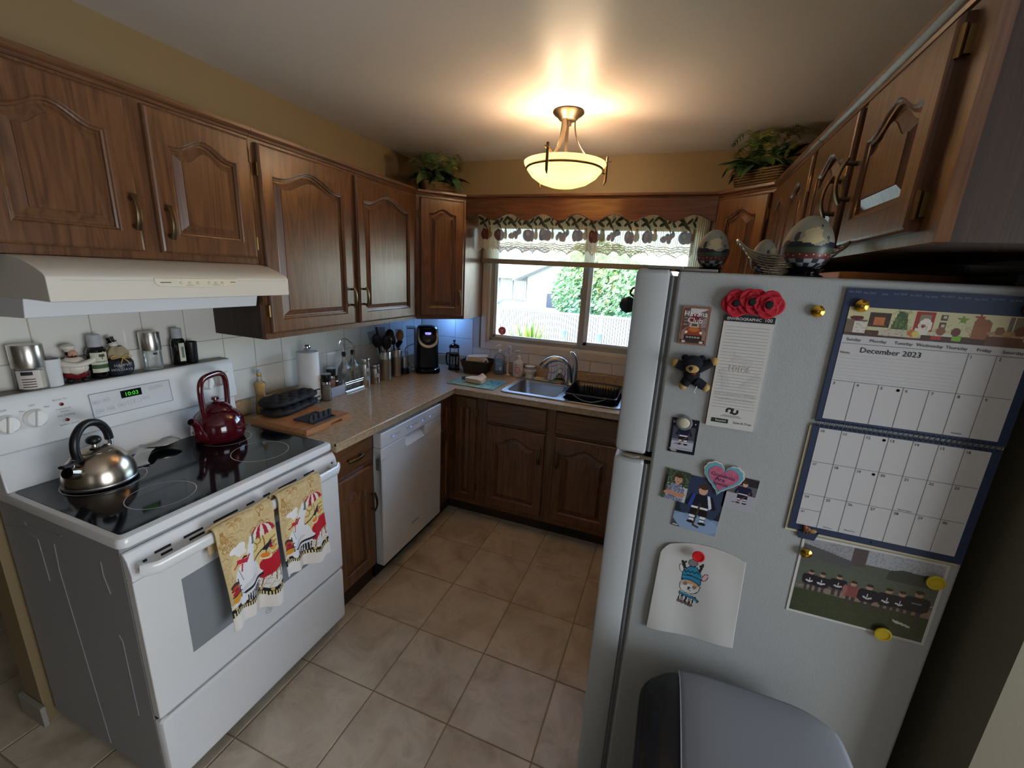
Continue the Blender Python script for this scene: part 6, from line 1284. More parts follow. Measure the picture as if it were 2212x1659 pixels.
dl([(ox-.09,oy+.50),(ox-.115,oy+.56),(ox-.13,oy+.58)],.016); dl([(ox-.115,oy+.55),(ox-.09,oy+.58)],.013); dl([(ox+.085,oy+.48),(ox+.10,oy+.54),(ox+.11,oy+.57)],.016); dl([(ox+.10,oy+.53),(ox+.085,oy+.55)],.013)
c.ell(ox-.055,oy+.285,.024,.026,(120,112,110)); c.ell(ox+.055,oy+.255,.024,.026,(120,112,110)); c.ell(ox-.005,oy+.235,.016,.015,(40,28,26)); dl([(ox-.005,oy+.22),(ox-.005,oy+.205),(ox+.02,oy+.20)],.004); dl([(ox-.005,oy+.205),(ox-.025,oy+.215)],.004)
c.poly([(ox-.10,oy+.17),(ox-.02,oy+.145),(ox+.08,oy+.13),(ox+.10,oy+.10),(ox-.02,oy+.11),(ox-.11,oy+.14)],(30,124,162)); dl([(ox-.10,oy+.175),(ox-.11,oy+.14),(ox-.02,oy+.11),(ox+.10,oy+.10),(ox+.085,oy+.135)]); c.poly([(ox+.06,oy+.13),(ox+.13,oy+.085),(ox+.11,oy+.06),(ox+.05,oy+.11)],(30,124,162)); dl([(ox+.06,oy+.13),(ox+.13,oy+.085),(ox+.11,oy+.06)])
for k in range(4): x = ox-.10+k*.045; dl([(x,oy+.12-k*.008),(x-.006,oy+.05-k*.010)]); dl([(x+.030,oy+.118-k*.008),(x+.026,oy+.048-k*.010)]); blob(x+.006,oy+.038-k*.012,.024,.014,(120,90,80))
t = thing('child_drawing','child drawing of a deer in a blue hat on crumpled paper','drawing',(2.06,YF-.0005,.85))
def paper_fn(u, v):
    xb = 1.953+.216*u; zb = .713+.016*u; xt = 1.959+.199*u; zt = .975+.012*u+.022*math.sin(PI*min(1,u*1.05))**.7
    if u < .12: zt -= .02*((.12-u)/.12)**2
    x = xb+(xt-xb)*v; z = zb+(zt-zb)*v
    out = .002+.006*(1-v)*(.5+.5*math.sin(u*9+v*3))+.010*max(0,.3-u)*(1-.3*v)+.0012*math.sin(u*7+v*5)*math.sin(v*6-u*3)+.010*max(0,abs(u-.45)-.3)*v
    return (x-2.06, -out, z-.85)
canvas_obj('sheet', c, paper_fn, attr_mat('drawing_paper',.85), t, smooth=True, solid=.0004)
# team photo
c = Cv(2.7,2.1,142,110,(92,98,96)); c.rect(0,2.7,1.25,2.1,(88,94,86)); c.rect(0,2.7,1.72,2.1,(150,152,158)); c.poly([(0,1.95),(.5,1.85),(1.0,1.72),(1.0,1.5),(0,1.6)],(86,84,88)); c.rect(.98,1.28,1.62,2.1,(86,76,78)); c.poly([(1.3,2.1),(2.7,2.1),(2.7,1.62),(1.3,1.75)],(166,170,178)); c.poly([(1.75,1.70),(2.0,1.78),(2.3,1.75),(2.6,1.80),(2.7,1.70),(2.7,1.35),(1.7,1.4)],(66,70,66)); c.rect(0,2.7,1.0,1.45,(88,96,84)); c.poly([(0,.78),(2.7,.92),(2.7,.62),(1.2,.66),(0,.74)],(140,118,104)); c.rect(0,2.7,0,.66,(52,62,36)); c.mottle(.3,3,(42,52,30),.5,c.Y < .66); c.line([(1.9,1.02),(2.7,1.0)],.012,(180,180,176)); c.mottle(.25,2,(70,74,72),.3)
for x, y, s in ((.28,.72,.5),(.52,.70,.52),(.86,.74,.52),(1.16,.62,.56),(1.48,.58,.60),(1.85,.60,.60),(2.10,.62,.58),(2.40,.58,.72)):
    pk_ = abs(x-1.16) < .01; c.ell(x,y+.92*s,.11*s,.13*s,(176,140,120)); c.ell(x,y+1.0*s,.12*s,.07*s,(50,40,40)); c.poly([(x-.26*s,y+.80*s),(x+.26*s,y+.80*s),(x+.24*s,y+.25*s),(x-.24*s,y+.25*s)],(20,20,34) if not pk_ else (130,70,70)); c.ell(x-.26*s,y+.55*s,.09*s,.25*s,(20,20,34) if not pk_ else (150,96,90)); c.ell(x+.26*s,y+.55*s,.09*s,.25*s,(20,20,34) if not pk_ else (150,96,90)); c.rect(x-.18*s,x-.05*s,y-.1*s,y+.25*s,(60,54,56)); c.rect(x+.05*s,x+.18*s,y-.1*s,y+.25*s,(60,54,56))
    if not pk_ and s < .7: c.line([(x-.12*s,y+.45*s),(x,y+.40*s),(x+.12*s,y+.45*s)],.022,(196,196,206)); c.rect(x-.02*s,x+.02*s,y+.45*s,y+.62*s,(196,196,206))
c.rect(2.3,2.5,.98,1.02,(120,126,160)); c.poly([(2.05,.44),(2.4,.36),(2.42,.30),(2.10,.36)],(190,190,190))
sheet('team_photo','large photo of a children team in dark shirts below the calendar','photo',2.262,2.532,.885,1.095,c,photo_m,.0016,.0012,-.012,.006)
# calendar
t = thing('wall_calendar','blue-bordered December wall calendar hanging on the fridge side','calendar',(2.385,YF-.0030,1.38))
nb = M('calendar_navy',(34,48,78),.5); X_, Z_ = 2.385, 1.38
def R(x0,x1,z0,z1,o=.0): return MB().box(x0-X_,x1-X_,-.0026-o,-.0006-o,z0-Z_,z1-Z_)
mk('upper_leaf', R(2.228,2.545,1.371,1.657), nb, t); mk('lower_leaf', R(2.226,2.543,1.104,1.364), nb, t); mk('back_leaf', MB().box(2.221-X_,2.538-X_,-.0006,.0,1.098-Z_,1.36-Z_), M('calendar_cream',(196,184,150),.7), t)
pgm = M('calendar_page',(190,189,190),.7); p1 = mk('upper_page', R(2.239,2.530,1.380,1.563,.0006), pgm, t); p2 = mk('lower_page', R(2.239,2.528,1.120,1.357,.0006), pgm, t)
cc_ = Cv(5.1,1.0,166,32,(196,190,150)); cc_.rect(0,5.1,0,.22,(70,48,40)); cc_.rect(1.0,2.2,.05,.28,(186,178,160)); cc_.rect(0,.6,.08,.55,(110,96,80)); cc_.rect(.25,.62,.1,.5,(206,200,190)); cc_.ell(.3,.62,.2,.08,(90,30,34)); cc_.rect(.65,1.25,.35,.85,(60,46,38)); cc_.rect(.8,1.1,.4,.7,(190,110,60)); cc_.poly([(1.3,.3),(1.8,.3),(1.7,.9),(1.45,.95)],(66,88,52)); cc_.mottle(.5,2,(120,140,80),.3,(cc_.X > 1.3)&(cc_.X < 1.8)&(cc_.Y > .3)); cc_.rect(1.95,2.45,.3,.98,(150,44,40)); cc_.rect(2.05,2.38,.45,.88,(130,124,100)); cc_.ell(2.25,.5,.18,.25,(220,214,204)); cc_.rect(2.0,2.35,.2,.42,(210,204,194)); cc_.ell(2.2,.48,.06,.06,(150,30,40))
for k in range(2): cc_.rect(2.62,2.8,.45+k*.27,.65+k*.27,(80,66,54)); cc_.rect(2.66,2.76,.50+k*.27,.60+k*.27,(190,180,160))
pts = [(3.2+.16*math.cos(PI/2+k*PI/5)*(1 if k%2 == 0 else .45), .78+.16*math.sin(PI/2+k*PI/5)*(1 if k%2 == 0 else .45)) for k in range(10)]; cc_.poly(pts,(110,140,60)); cc_.poly([(x+.42,y+.1) for x,y in pts],(150,70,50))
cc_.rect(2.35,3.2,.20,.24,(190,200,190)); cc_.rect(2.5,2.75,.05,.2,(170,40,40)); cc_.rect(3.05,3.3,.05,.25,(120,170,60)); cc_.ell(2.7,.36,.12,.14,(130,84,60)); cc_.ell(3.1,.36,.13,.14,(100,60,44)); cc_.rect(3.5,3.95,.2,.75,(150,96,60)); cc_.ell(3.72,.72,.22,.14,(140,88,56)); cc_.rect(3.9,5.1,.0,.3,(100,70,50)); cc_.rect(4.35,5.0,.45,.98,(120,110,92))
for k in range(5): cc_.rect(4.35+k*.14,4.37+k*.14,.45,.98,(200,190,170))
cc_.ell(4.4,.4,.5,.10,(176,140,100)); cc_.ell(4.2,.5,.12,.14,(130,90,64)); cc_.ell(4.7,.52,.14,.16,(110,66,50)); cc_.ell(4.95,.35,.14,.2,(180,150,120)); cc_.mottle(.3,2,(110,84,64),.25,cc_.Y < .6); cc_.ell(1.95,.22,.14,.12,(180,110,60)); cc_.ell(2.05,.2,.1,.1,(206,190,90))
canvas_obj('illustration', cc_, lambda u, v: (2.239-X_+.291*u, -.0036, 1.5635-Z_+.057*v), print_m, t)
b = MB(); yl = -.0036
def hl(x0,x1,z,w_=.0005): b.box(x0-X_,x1-X_,yl,yl+.0003,z-Z_-w_,z-Z_+w_)
def vl(x,z0,z1,w_=.0005): b.box(x-X_-w_,x-X_+w_,yl,yl+.0003,z0-Z_,z1-Z_)
colx = [2.239+.0413*k for k in range(8)]
hl(2.241,2.528,1.546); hl(2.241,2.528,1.466); vl(colx[5],1.466,1.546); vl(colx[6],1.466,1.546)
for k in range(1,7): vl(colx[k],1.380,1.466); vl(colx[k],1.120,1.357)
hl(2.239,2.526,1.278); hl(2.239,2.524,1.198); hl(2.239,colx[1],1.160)
mk('grid_lines', b, ink_g, t)
b = MB()
for k in range(8): b.box(2.243-X_,colx[5]-.006-X_,yl,yl+.0003,1.5215-k*.0072-Z_,1.5219-k*.0072-Z_)
mk('note_lines', b, ink_l, t)
b = MB(); tx = lambda s, sz, x, z, al='C': b.text(s, sz, (x-X_, yl, z-Z_), UX, UZ, al)
for k, wdn in enumerate(WEEK): tx(wdn,.0088,colx[k]+.0206,1.5515)
tx('December 2023',.0155,2.325,1.529); tx('Notes',.0068,2.242,1.5245,'L')
for dnum in range(1,32):
    if dnum < 3: x, z = colx[4+dnum], 1.537
    else:
        q_ = dnum-3; x, z = colx[q_%7], (1.457,1.348,1.269,1.189,1.152)[min(q_//7,4)]
        if dnum == 31: x, z = colx[0], 1.151
    tx(str(dnum),.0085,x+.004,z,'L')
tx('Boxing Day',.0042,colx[2]+.02,1.128); tx('Christmas',.0042,colx[1]+.02,1.124); tx('Hanukkah',.0042,colx[5]+.02,1.385); tx('Winter begins',.0042,colx[4]+.02,1.201)
mk('date_lettering', b, ink, t)['kind'] = 'stuff'
b = MB()
for x, z in ((colx[3]-.008,1.459),(colx[3]-.007,1.350),(colx[3]-.008,1.271)): b.lathe([(0,0),(.0028,0)],16,T(x-X_,yl-.0002,z-Z_,rx=PI/2))
mk('moon_marks', b, ink, t); b = MB(); tabx = [2.236+.0245*k for k in range(13)]
for k, s in enumerate(TABS): b.text(s,.0052,(tabx[k]+.006-X_,-.0028,1.648-Z_-.001*(k%3)),UX,UZ)
mk('tab_lettering', b, M('tab_pale',(130,138,156),.7), t)
ring_m = M('navy_spiral',(70,78,96),.4,.5)
for k in range(36): 
    x = 2.236+k*.0086-X_; mk('spiral_ring', MB().tube([(x+.0012*math.sin(a), -.0030-.0038*math.cos(a), 1.3675-Z_+.0072*math.sin(a)) for a in np.linspace(-1.7,1.7,9)], .0009, 5), ring_m, t, smooth=True)
mk('tab', MB().prism([(2.250-X_,1.085-Z_),(2.282-X_,1.085-Z_),(2.288-X_,1.106-Z_),(2.246-X_,1.106-Z_)],-.0026,-.0006,'y'), nb, t); mk('hang_hole', MB().lathe([(0,0),(.0016,0)],12,T(2.385-X_,-.00285,1.112-Z_,rx=PI/2)), ink_l, t)
# turkey magnet
t = thing('turkey_magnet','tiny brown turkey magnet at the lower corner of the calendar','magnet',(2.262,YF-.006,1.112)); bm_ = M('turkey_brown',(112,66,30),.5); mk('body', MB().ell((0,-.003,0),(.008,.003,.007)), bm_, t, smooth='all'); mk('tail', MB().ell((.012,-.003,-.002),(.008,.0025,.005)), M('turkey_tan',(160,120,60),.5), t, smooth='all'); mk('head', MB().ell((-.004,-.004,.005),(.004,.003,.004)), M('turkey_orange',(150,84,40),.5), t, smooth='all')
b = MB()
for x in (-.004,.002,.007): b.box(x-.0007,x+.0007,-.004,-.002,-.013,-.005)
mk('legs', b, bm_, t)
# clip bear on the freezer door front
t = thing('clip_magnet','dark bear-shaped clip magnet sticking out from the freezer door','magnet',(1.8095,-1.80,1.585)); dk = M('clip_dark',(44,50,60),.6)
mk('body', MB().lathe([(0,0),(.012,.001),(.022,.010),(.026,.022),(.020,.034),(.008,.042),(0,.043)],20,T(0,0,0,ry=-PI/2),sx=.85), dk, t, smooth=True); mk('clip', MB().tube(spline([(-.004,0,.020),(-.018,0,.030),(-.012,0,.044),(-.004,0,.040),(-.006,0,.024)],5),.0028,8), M('clip_bronze',(90,80,64),.4,.6), t, smooth=True); mk('edge', MB().ell((-.030,0,.010),(.010,.012,.008)), M('clip_tan',(110,96,76),.6), t, smooth='all')

# ================================================================== THINGS ON TOP OF THE FRIDGE
ZQ = ZF+.0006
def egg(label, x, y, w_, h, ang, z=ZQ):
    t = thing('painted_egg', label, 'egg ornament', (x, y, z), 0, None); sh_ = h*.13
    if z == ZQ: mk('stand', MB().lathe([(w_*.42,0),(w_*.43,h*.02),(w_*.34,h*.05),(w_*.36,h*.10),(w_*.42,sh_),(w_*.2,sh_+.002)],28), black_gl, t, smooth=True, ang=50)
    else: sh_ = 0
    c = Cv(2.0,1.0,110,62,(146,146,132))
    c.rect(0,2,0,.30,(40,44,54))
    for k in range(16):
        for j in range(2):
            if (k+j)%2 == 0: c.rect(k/8,(k+1)/8,.144+.076*j,.22+.076*j,(150,152,156))
    c.rect(0,2,.296,.372,(96,44,40)); c.rect(0,2,.372,.45,(62,76,56)); xs = np.linspace(0,2,60); c.poly([(0,.44)]+[(x,.485+.022*math.sin(x*9)+.012*math.sin(x*21)) for x in xs]+[(2,.44)],(32,36,48))
    for k in range(22): c.ell((k+.5)/11,.33+.016*(k%2),.012,.010,(190,176,166))
    for o_ in (0,1.0):
        c.poly([(.28+o_,.50),(.34+o_,.56),(.33+o_,.63),(.50+o_,.68),(.58+o_,.64),(.56+o_,.57),(.60+o_,.52),(.48+o_,.47)],(196,182,140)); c.line([(.58+o_,.50),(.58+o_,.69)],.006,(52,48,44)); c.ell(.66+o_,.545,.030,.022,(90,88,74)); c.line([(.66+o_,.5),(.66+o_,.54)],.006,(80,76,66)); c.ell(.58+o_,.695,.03,.012,(56,52,48)); c.ell(.24+o_,.56,.04,.06,(60,52,48))
    def fn(u, v):
        a = 2*PI*u+ang; p = PI*v; r_ = w_/2*math.sin(p)*(1+.16*math.cos(p)); return (r_*math.cos(a), r_*math.sin(a), sh_*.9+(h-sh_*.9)*(1-math.cos(p))/2)
    canvas_obj('egg', c, fn, egg_m, t, smooth=True)
egg('painted egg ornament with house scene at the fridge corner by the window', 1.978, -1.745, .076, .108, -2.95); egg('larger painted egg ornament standing in front of the wire basket', 2.156, -1.862, .0925, .126, -3.05)
t = thing('wire_basket','boat-shaped silver wire basket on top of the fridge','basket',(2.150,-1.725,ZQ),-.03)
wm = M('silver_wire',(196,190,178),.25,1.0); Lx, Ly, Hb = .118, .064, .070
def bk_pt(a, f_):
    ex = .45+.55*f_; x = Lx*ex*math.cos(a); y = Ly*(.5+.5*f_)*math.sin(a); return (x, y, .004+Hb*f_*(.62+.38*math.cos(a)**4*1.15)+.010*f_*math.cos(a)**6)
for k in range(9): f_ = k/8; mk('ring_wire', MB().tube([bk_pt(2*PI*i/40,f_) for i in range(40)], .0026 if k == 8 else .0017, 6, closed=True), wm, t, smooth=True)
for i in range(10): a = 2*PI*(i+.5)/10; mk('rib_wire', MB().tube([bk_pt(a,f_) for f_ in np.linspace(0,1,7)], .0017, 6), wm, t, smooth=True)
mk('base_grid', MB().tube([(-.045,0,.004),(.045,0,.004)],.0013,6).tube([(0,-.03,.004),(0,.03,.004)],.0013,6), wm, t)
egg('small painted egg lying inside the wire basket', 2.098, -1.725, .058, .082, -2.2, ZQ+.007)
t = thing('serving_board','flat orange wooden board lying on the fridge under the cabinet','board',(2.39,-1.60,ZQ),0); mk('board', MB().prism(rrect(-.125,.12,-.14,.17,.03),0,.020), bamboo, t, bevel=.003); mk('board_foot', MB().box(-.02,.05,-.138,-.10,-.0003,.0), bamboo, t)
t = thing('black_tray','black tray standing behind the board on top of the fridge','tray',(2.435,-1.70,ZQ),0); mk('tray', MB().loft([[(x,y,.0205) for x,y in rrect(-.03,.10,-.19,.10,.02)],[(x,y,.034) for x,y in rrect(-.04,.11,-.20,.11,.02)],[(x,y,.032) for x,y in rrect(-.035,.105,-.195,.105,.02)],[(x,y,.022) for x,y in rrect(-.028,.098,-.188,.098,.02)]],True,True), black_pl, t); mk('tray_foot', MB().box(.06,.10,-.19,-.16,.0,.0205), black_pl, t)
# ================================================================== LACE VALANCE
def lace_canvas():
    c = Cv(15.0,2.6,720,104,(226,212,184)); c.a[:,:,3] = .58
    A = c.a[:,:,3]
    # pulled-thread columns and lace holes
    A[:] = .66+.2*(np.sin(c.X*2*PI*9) > .2)
    bott = c.Y < .75; A[bott] = .55+.3*(((c.X*7).astype(int)+(c.Y*11).astype(int))[bott]%2)
    for k in range(3): m = abs(c.Y-(.42+.12*k)-.06*np.abs(np.sin(c.X*PI*1.1))) < .025; A[m] = .95; c.put(m,(210,192,160))
    hem = .10+.24*np.abs(np.sin(c.X*PI*1.15+.5*np.sin(c.X*3))); A[c.Y < hem] = 0; m = (c.Y >= hem)&(c.Y < hem+.06); A[m] = .95
    def opaque(fn, *a):
        before = c.a[:,:,:3].copy(); fn(*a); ch = np.any(before != c.a[:,:,:3], axis=2); A[ch] = .98
    for k in range(13):
        x = .55+k*1.16; kind = k%3
        for s, dx, dy in ((1,-.34,1.95),(1,.05,2.1),(-1,.36,1.92),(1,.46,2.2),(-1,-.10,1.80),(-1,-.45,2.2)): opaque(c.ell, x+dx, dy, .22, .085, (66,74,52), s*.7)
        opaque(c.line, [(x-.3,2.2),(x,1.7),(x+.15,1.5)], .04, (96,88,60))
        if kind < 2: opaque(c.ell, x-.16, 1.22, .27, .36, (104,42,40)); opaque(c.ell, x+.10, 1.20, .24, .34, (118,56,48)); opaque(c.ell, x-.18, 1.32, .08, .14, (150,86,66)); opaque(c.ell, x+.46, 1.22, .17, .26, (158,128,72)); opaque(c.ell, x+.46, 1.50, .10, .18, (158,128,72))
        else:
            for dx, dy in ((-.24,1.12),(.10,1.06),(-.04,1.26),(.36,1.40),(.20,1.28)): opaque(c.ell, x+dx, dy, .17, .17, (126,70,62)); opaque(c.ell, x+dx, dy+.13, .11, .07, (70,78,54))
    return c
t = thing('lace_valance','cream lace window valance with woven apples and pears','curtain',(1.25,-.15,1.92))
def lace(u, v):
    x = -.688+1.408*u; fr = u*1.44*2*PI/.062; y = .013*math.sin(fr+.6*math.sin(u*31))+.006*math.sin(fr*.37); y *= (1.1-.45*v)
    return (x+.006*math.sin(fr*.5), y, -.142+.275*v+.006*math.sin(u*40)*(1-v))
canvas_obj('lace', lace_canvas(), lace, attr_mat('cream_lace',.9,alpha=True,transl=.12), t, smooth=True)
mk('rod', MB().tube([(-.700,.002,.135),(.799,.002,.135)],.006,10), M('rod_beige',(196,180,150),.5), t, smooth=True)
# ================================================================== PLANTS ON THE CABINETS
def leaf_shape(L, W, n=6, fold=.25, droop=.3):
    vs = []; fs = []
    for k in range(n+1):
        s = k/n; w_ = W*math.sin(PI*s**.8)*.5; z = -droop*L*s*s
        vs += [(L*s, -w_, z+fold*w_), (L*s, 0, z), (L*s, w_, z+fold*w_)]
    for k in range(n): a = 3*k; fs += [(a,a+1,a+4,a+3),(a+1,a+2,a+5,a+4)]
    return vs, fs
def plant(label, loc, rz, bw, bd, bh, sd, spread):
    r_ = random.Random(sd); t = thing('potted_plant', label, 'plant', loc, rz)
    b = MB(); rows = 9
    for k in range(rows):
        f_ = k/(rows-1); hx = bw/2*(.86+.14*f_); hy = bd/2*(.86+.14*f_); pts = []; rp = rrect(-hx,hx,-hy,hy,.015,3); m_ = len(rp); per = []
        for i in range(m_):
            p, q_ = Vector((*rp[i],0)), Vector((*rp[(i+1)%m_],0)); sn = max(1,int((q_-p).length/.007))
            for s in range(sn): per.append(p.lerp(q_, s/sn))
        for i, p in enumerate(per): nn = p.normalized(); o_ = p+nn*(.0016*math.sin(i*1.3+k*PI)); pts.append((o_.x,o_.y,.005+(bh-.008)*f_))
        b.tube(pts, .0046, 6, closed=True)
    bs = mk('basket', b, wicker, t, smooth=True); mk('soil', MB().box(-bw*.42,bw*.42,-bd*.42,bd*.42,.003,bh*.85), M('moss_dark',(40,34,24),.9), bs)
    n_ = 0
    for k in range(72):
        a = r_.random()*2*PI; L = .065+.05*r_.random(); W = .032+.022*r_.random(); el = -.45+1.5*r_.random(); ox = (r_.random()-.5)*bw*.9; oy = (r_.random()-.5)*bd*.9
        vs, fs = leaf_shape(L, W, 6, .3, .5); Mx = T(ox+.02*math.cos(a),oy+.02*math.sin(a),bh+.012+.05*r_.random(),rz=a)@T(ry=-el)@T(rx=(r_.random()-.5)*1.2); st_ = MB().add(vs, fs, Mx)
        mk('leaf', st_, r_.choice((leaf_a,leaf_a,leaf_b,leaf_d,leaf_c if k%5 == 0 else leaf_b)), t, smooth='all', clean=False)
    for k in range(22):
        a = r_.random()*2*PI; sx = (r_.random()-.5)*bw*.7; R_ = spread*(.5+.5*r_.random()); H_ = .10+.10*r_.random(); pts = spline([(sx,0,bh),(sx+R_*.35*math.cos(a),R_*.35*math.sin(a)*.7,bh+H_*.7),(sx+R_*.7*math.cos(a),R_*.7*math.sin(a)*.7,bh+H_),(sx+R_*math.cos(a),R_*math.sin(a)*.7,bh+H_*.78)],5)
        b = MB().tube(pts, .0012, 5); m_ = len(pts)
        for i in range(3, m_):
            p = Vector(pts[i]); d = (Vector(pts[min(i+1,m_-1)])-Vector(pts[i-1])).normalized(); sd_ = d.cross(Vector((0,0,1))).normalized(); l_ = .034*math.sin(PI*(i-2)/(m_-1))+.012
            for sg in (-1,1):
                q_ = p+(sd_*sg+d*.5).normalized()*l_+Vector((0,0,-.006)); w2 = d*.0048; b.add([tuple(p-w2),tuple(p+w2),tuple(q_)],[(0,1,2)])
        mk('frond', b, r_.choice((leaf_c,leaf_c,leaf_b)), t, clean=False)
    return t
plant('artificial plant in a wicker basket on the corner cabinet above the coffee maker', (.385,-.392,2.112), PI/4, .215, .11, .075, 5, .17)
plant('larger artificial plant in a wicker basket on the corner cabinet by the fridge', (2.235,-.355,2.112), -PI/4+.15, .25, .12, .105, 11, .24)

# ================================================================== OUTDOORS
GZ = -.62
grd = M('sunlit_gravel',(160,154,130),.9,var=(3,(110,126,76)))
gr = mk('yard_ground', MB().box(-16,14,.16,26,GZ-.2,GZ), grd); struct(gr)
t = thing('yard_fence','white slatted chain-link fence across the back yard','fence',(-.5,5.6,GZ)); fm = M('fence_white',(150,154,152),.7); b = MB(); k = 0
for k in range(220):
    x = -5.5+k*.05; b.box(x,x+.040,-.006,.006,.06,1.52)
o = mk('slats', b, fm, t); o['kind'] = 'stuff'; mk('mesh_backing', MB().box(-5.5,5.5,.035,.045,.06,1.52), M('fence_mesh_dark',(70,78,74),.8), t)
for z in (.08,1.54): mk('rail', MB().tube([(-5.6,0,z),(5.6,0,z)],.024,10), M('fence_rail_%d'%int(z*10),(170,176,182),.5), t, smooth=True)
for k in range(6): mk('post', MB().tube([(-5.5+k*2.2,.03,0),(-5.5+k*2.2,.03,1.58)],.030,10), M('fence_post_%d'%k,(176,180,184),.5), t, smooth=True)
# neighbour's house
t = thing('neighbour_house','pale bungalow with grey gable roof behind the fence','house',(-3.0,12.0,GZ))
sid = M('house_white_siding',(196,196,194),.8); sid2 = M('house_grey_siding',(128,142,156),.8); roof_m = M('roof_shingles',(140,142,150),.85,bump=(14,.5,2)); wg = M('house_glass',(140,164,170),.1)
mk('side_wing', MB().box(-5.2,.0,.0,4.0,0,2.26), sid2, t); mk('front_wing', MB().box(.0,3.8,-.5,4.0,0,2.25), sid, t); mk('gable_wall', MB().prism([(.0,2.25),(3.8,2.25),(1.9,3.1)],-.5,-.48,'y'), sid, t)
rf = MB(); rf.add([(-5.5,-.45,2.20),(.0,-.45,2.20),(.0,2.0,3.3),(-5.5,2.0,3.3)],[(0,1,2,3)]); mk('wing_roof', rf, roof_m, t, solid=.12); rf = MB(); rf.add([(-.35,-.85,2.12),(1.9,-.85,3.15),(1.9,4,3.15),(-.35,4,2.12)],[(0,1,2,3)]); rf.add([(4.15,-.85,2.12),(1.9,-.85,3.15),(1.9,4,3.15),(4.15,4,2.12)],[(0,1,2,3)]); mk('gable_roof', rf, roof_m, t, solid=.14)
mk('fascia', MB().prism([(-.40,2.06),(1.9,3.09),(1.9,3.25),(-.40,2.22)],-.92,-.86,'y'), M('fascia_grey',(150,168,196),.6), t); mk('gutter', MB().box(-5.5,.0,-.52,-.44,2.12,2.22), M('gutter_grey',(120,130,140),.6), t)
for x0 in (-1.15,-.62):
    f_ = mk('house_window', MB().box(x0-.05,x0+.43,-.04,.0,1.36,2.14), M('window_trim_%d'%int(-x0*100),(196,208,214),.6), t); mk('window_pane', MB().box(x0,x0+.38,-.05,-.04,1.42,2.08), wg, f_)
    for k in range(5): mk('blind_slat', MB().box(x0+.02+k*.075,x0+.05+k*.075,-.054,-.05,1.42,2.08), sid, f_)
mk('house_window', MB().box(.75,1.30,-.54,-.5,1.20,1.68), M('dark_pane',(60,66,80),.2), t)
for x, z in ((-1.15,1.28),(-1.0,1.12),(-.95,1.38)): mk('boulder', MB().ell((x,-.9,z),(.22,.2,.14)), M('rock_grey_%d'%int(z*100),(150,160,176),.8), t, smooth='all')
# tree
def foliage(n, c, r, size, seed, up=0):
    q_ = np.random.RandomState(seed); b = MB()
    for k in range(n):
        d = q_.normal(size=3); d /= np.linalg.norm(d); rr_ = q_.rand()**.35; p = Vector((c[0]+d[0]*r[0]*rr_, c[1]+d[1]*r[1]*rr_, c[2]+d[2]*r[2]*rr_))
        a = Vector(q_.normal(size=3)).normalized(); e_ = a.orthogonal().normalized(); f_ = a.cross(e_); s = size*(.6+.8*q_.rand())
        b.add([tuple(p+e_*s), tuple(p+f_*s*.45), tuple(p-e_*s), tuple(p-f_*s*.45)],[(0,1,2,3)])
    return b
t = thing('garden_tree','leafy tree with yellow blossom behind the fence','tree',(-.15,7.6,GZ)); mk('trunk', MB().tube([(0,0,0),(.05,0,.8),(0,.05,1.8)],[.10,.08,.05],10), M('bark',(90,70,50),.9), t, smooth=True)
for k, (cx, cz, rx, rz_, col, n_) in enumerate(((-.25,1.9,.62,.75,(132,172,126),2600),(.75,2.1,.85,.95,(140,180,130),3200),(.2,2.6,.8,.6,(164,190,124),2200),(-.05,1.5,.5,.45,(104,150,124),1500),(1.3,1.4,.8,.6,(112,156,128),1800))):
    o = mk('foliage', foliage(n_,(cx,0,cz),(rx,.5,rz_),.06,20+k), M('tree_leaf_%d'%k,col,.7), t, clean=False); o['kind'] = 'stuff'
o = mk('blossom', foliage(160,(.4,-.35,2.2),(1.3,.3,.8),.05,40), M('yellow_blossom',(240,206,120),.7), t, clean=False); o['kind'] = 'stuff'
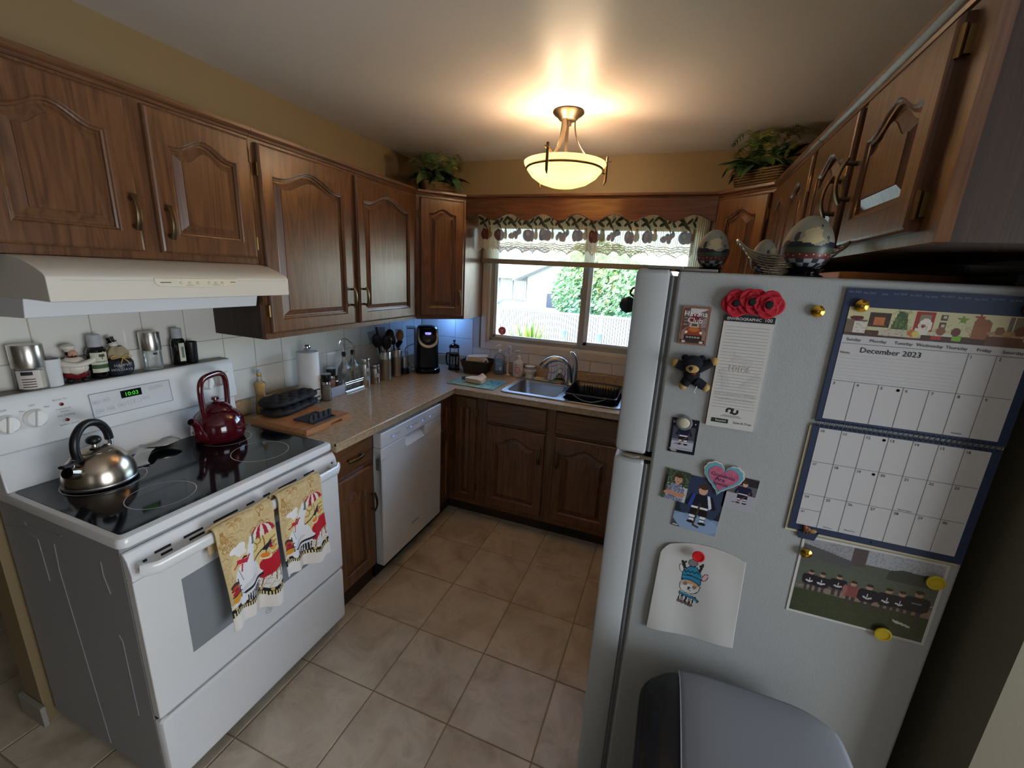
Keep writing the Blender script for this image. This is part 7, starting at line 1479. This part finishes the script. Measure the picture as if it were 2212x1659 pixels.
# grass clump
leaf_g1 = M('grass_green',(92,128,52),.7); leaf_g2 = M('grass_yellow',(150,150,64),.7)
t = thing('ornamental_grass','spiky yellow-green grass clump in front of the fence','grass',(-.42,4.2,GZ)); q_ = np.random.RandomState(5)
for k in range(150):
    a = q_.rand()*2*PI; L = 1.15+.5*q_.rand(); sp_ = .08+.60*q_.rand(); p1 = Vector((sp_*math.cos(a)*.4,sp_*math.sin(a)*.4,L*.62)); p2 = Vector((sp_*math.cos(a),sp_*math.sin(a),L*(1-.25*sp_))); b = MB(); sdv = Vector((-math.sin(a),math.cos(a),0)); pr_ = [Vector((.03*math.cos(a),.03*math.sin(a),0)),p1,p2]; w3 = (.03,.026,.002); vs = []
    for p, w_ in zip(pr_, w3): vs += [tuple(p-sdv*w_),tuple(p+sdv*w_)]
    b.add(vs,[(0,1,3,2),(2,3,5,4)]); mk('blade', b, leaf_g1 if k%3 else leaf_g2, t, clean=False)

for lab, x, z, m_ in (('grey hanging pot on the fence near the grass clump',-.11,.45,'pot_grey'),('blue-grey hanging pot on the fence under the tree',.60,.44,'pot_blue')):
    t = thing('flower_pot', lab, 'pot', (x,5.42,z)); mk('pot', MB().lathe([(.05,0),(.065,.13),(.072,.14),(.072,.165),(.06,.165),(.055,.14)],20), M(m_,(120,136,150),.6), t, smooth=True, ang=40); mk('soil', MB().lathe([(.058,.135),(0,.14)],16), M(m_+'_soil',(70,56,40),.9), t); mk('hook', MB().tube([(0,.06,.14),(0,.12,.20),(0,.168,.16)],.005,6), steel_d, t)
# ================================================================== put each world-built Empty at the base of its own parts
bpy.context.view_layer.update()
for o in list(bpy.data.objects):
    if o.type == 'EMPTY' and o.parent is None and 'category' in o and o.location.length < 1e-9 and abs(o.rotation_euler.z) < 1e-9:
        P = [c.matrix_world @ Vector(q) for c in o.children_recursive if c.type == 'MESH' for q in c.bound_box]
        if not P: continue
        b = Vector(((min(p.x for p in P)+max(p.x for p in P))/2, (min(p.y for p in P)+max(p.y for p in P))/2, min(p.z for p in P)))
        o.location = b
        for c in o.children: c.location = Vector(c.location)-b
bpy.context.view_layer.update()
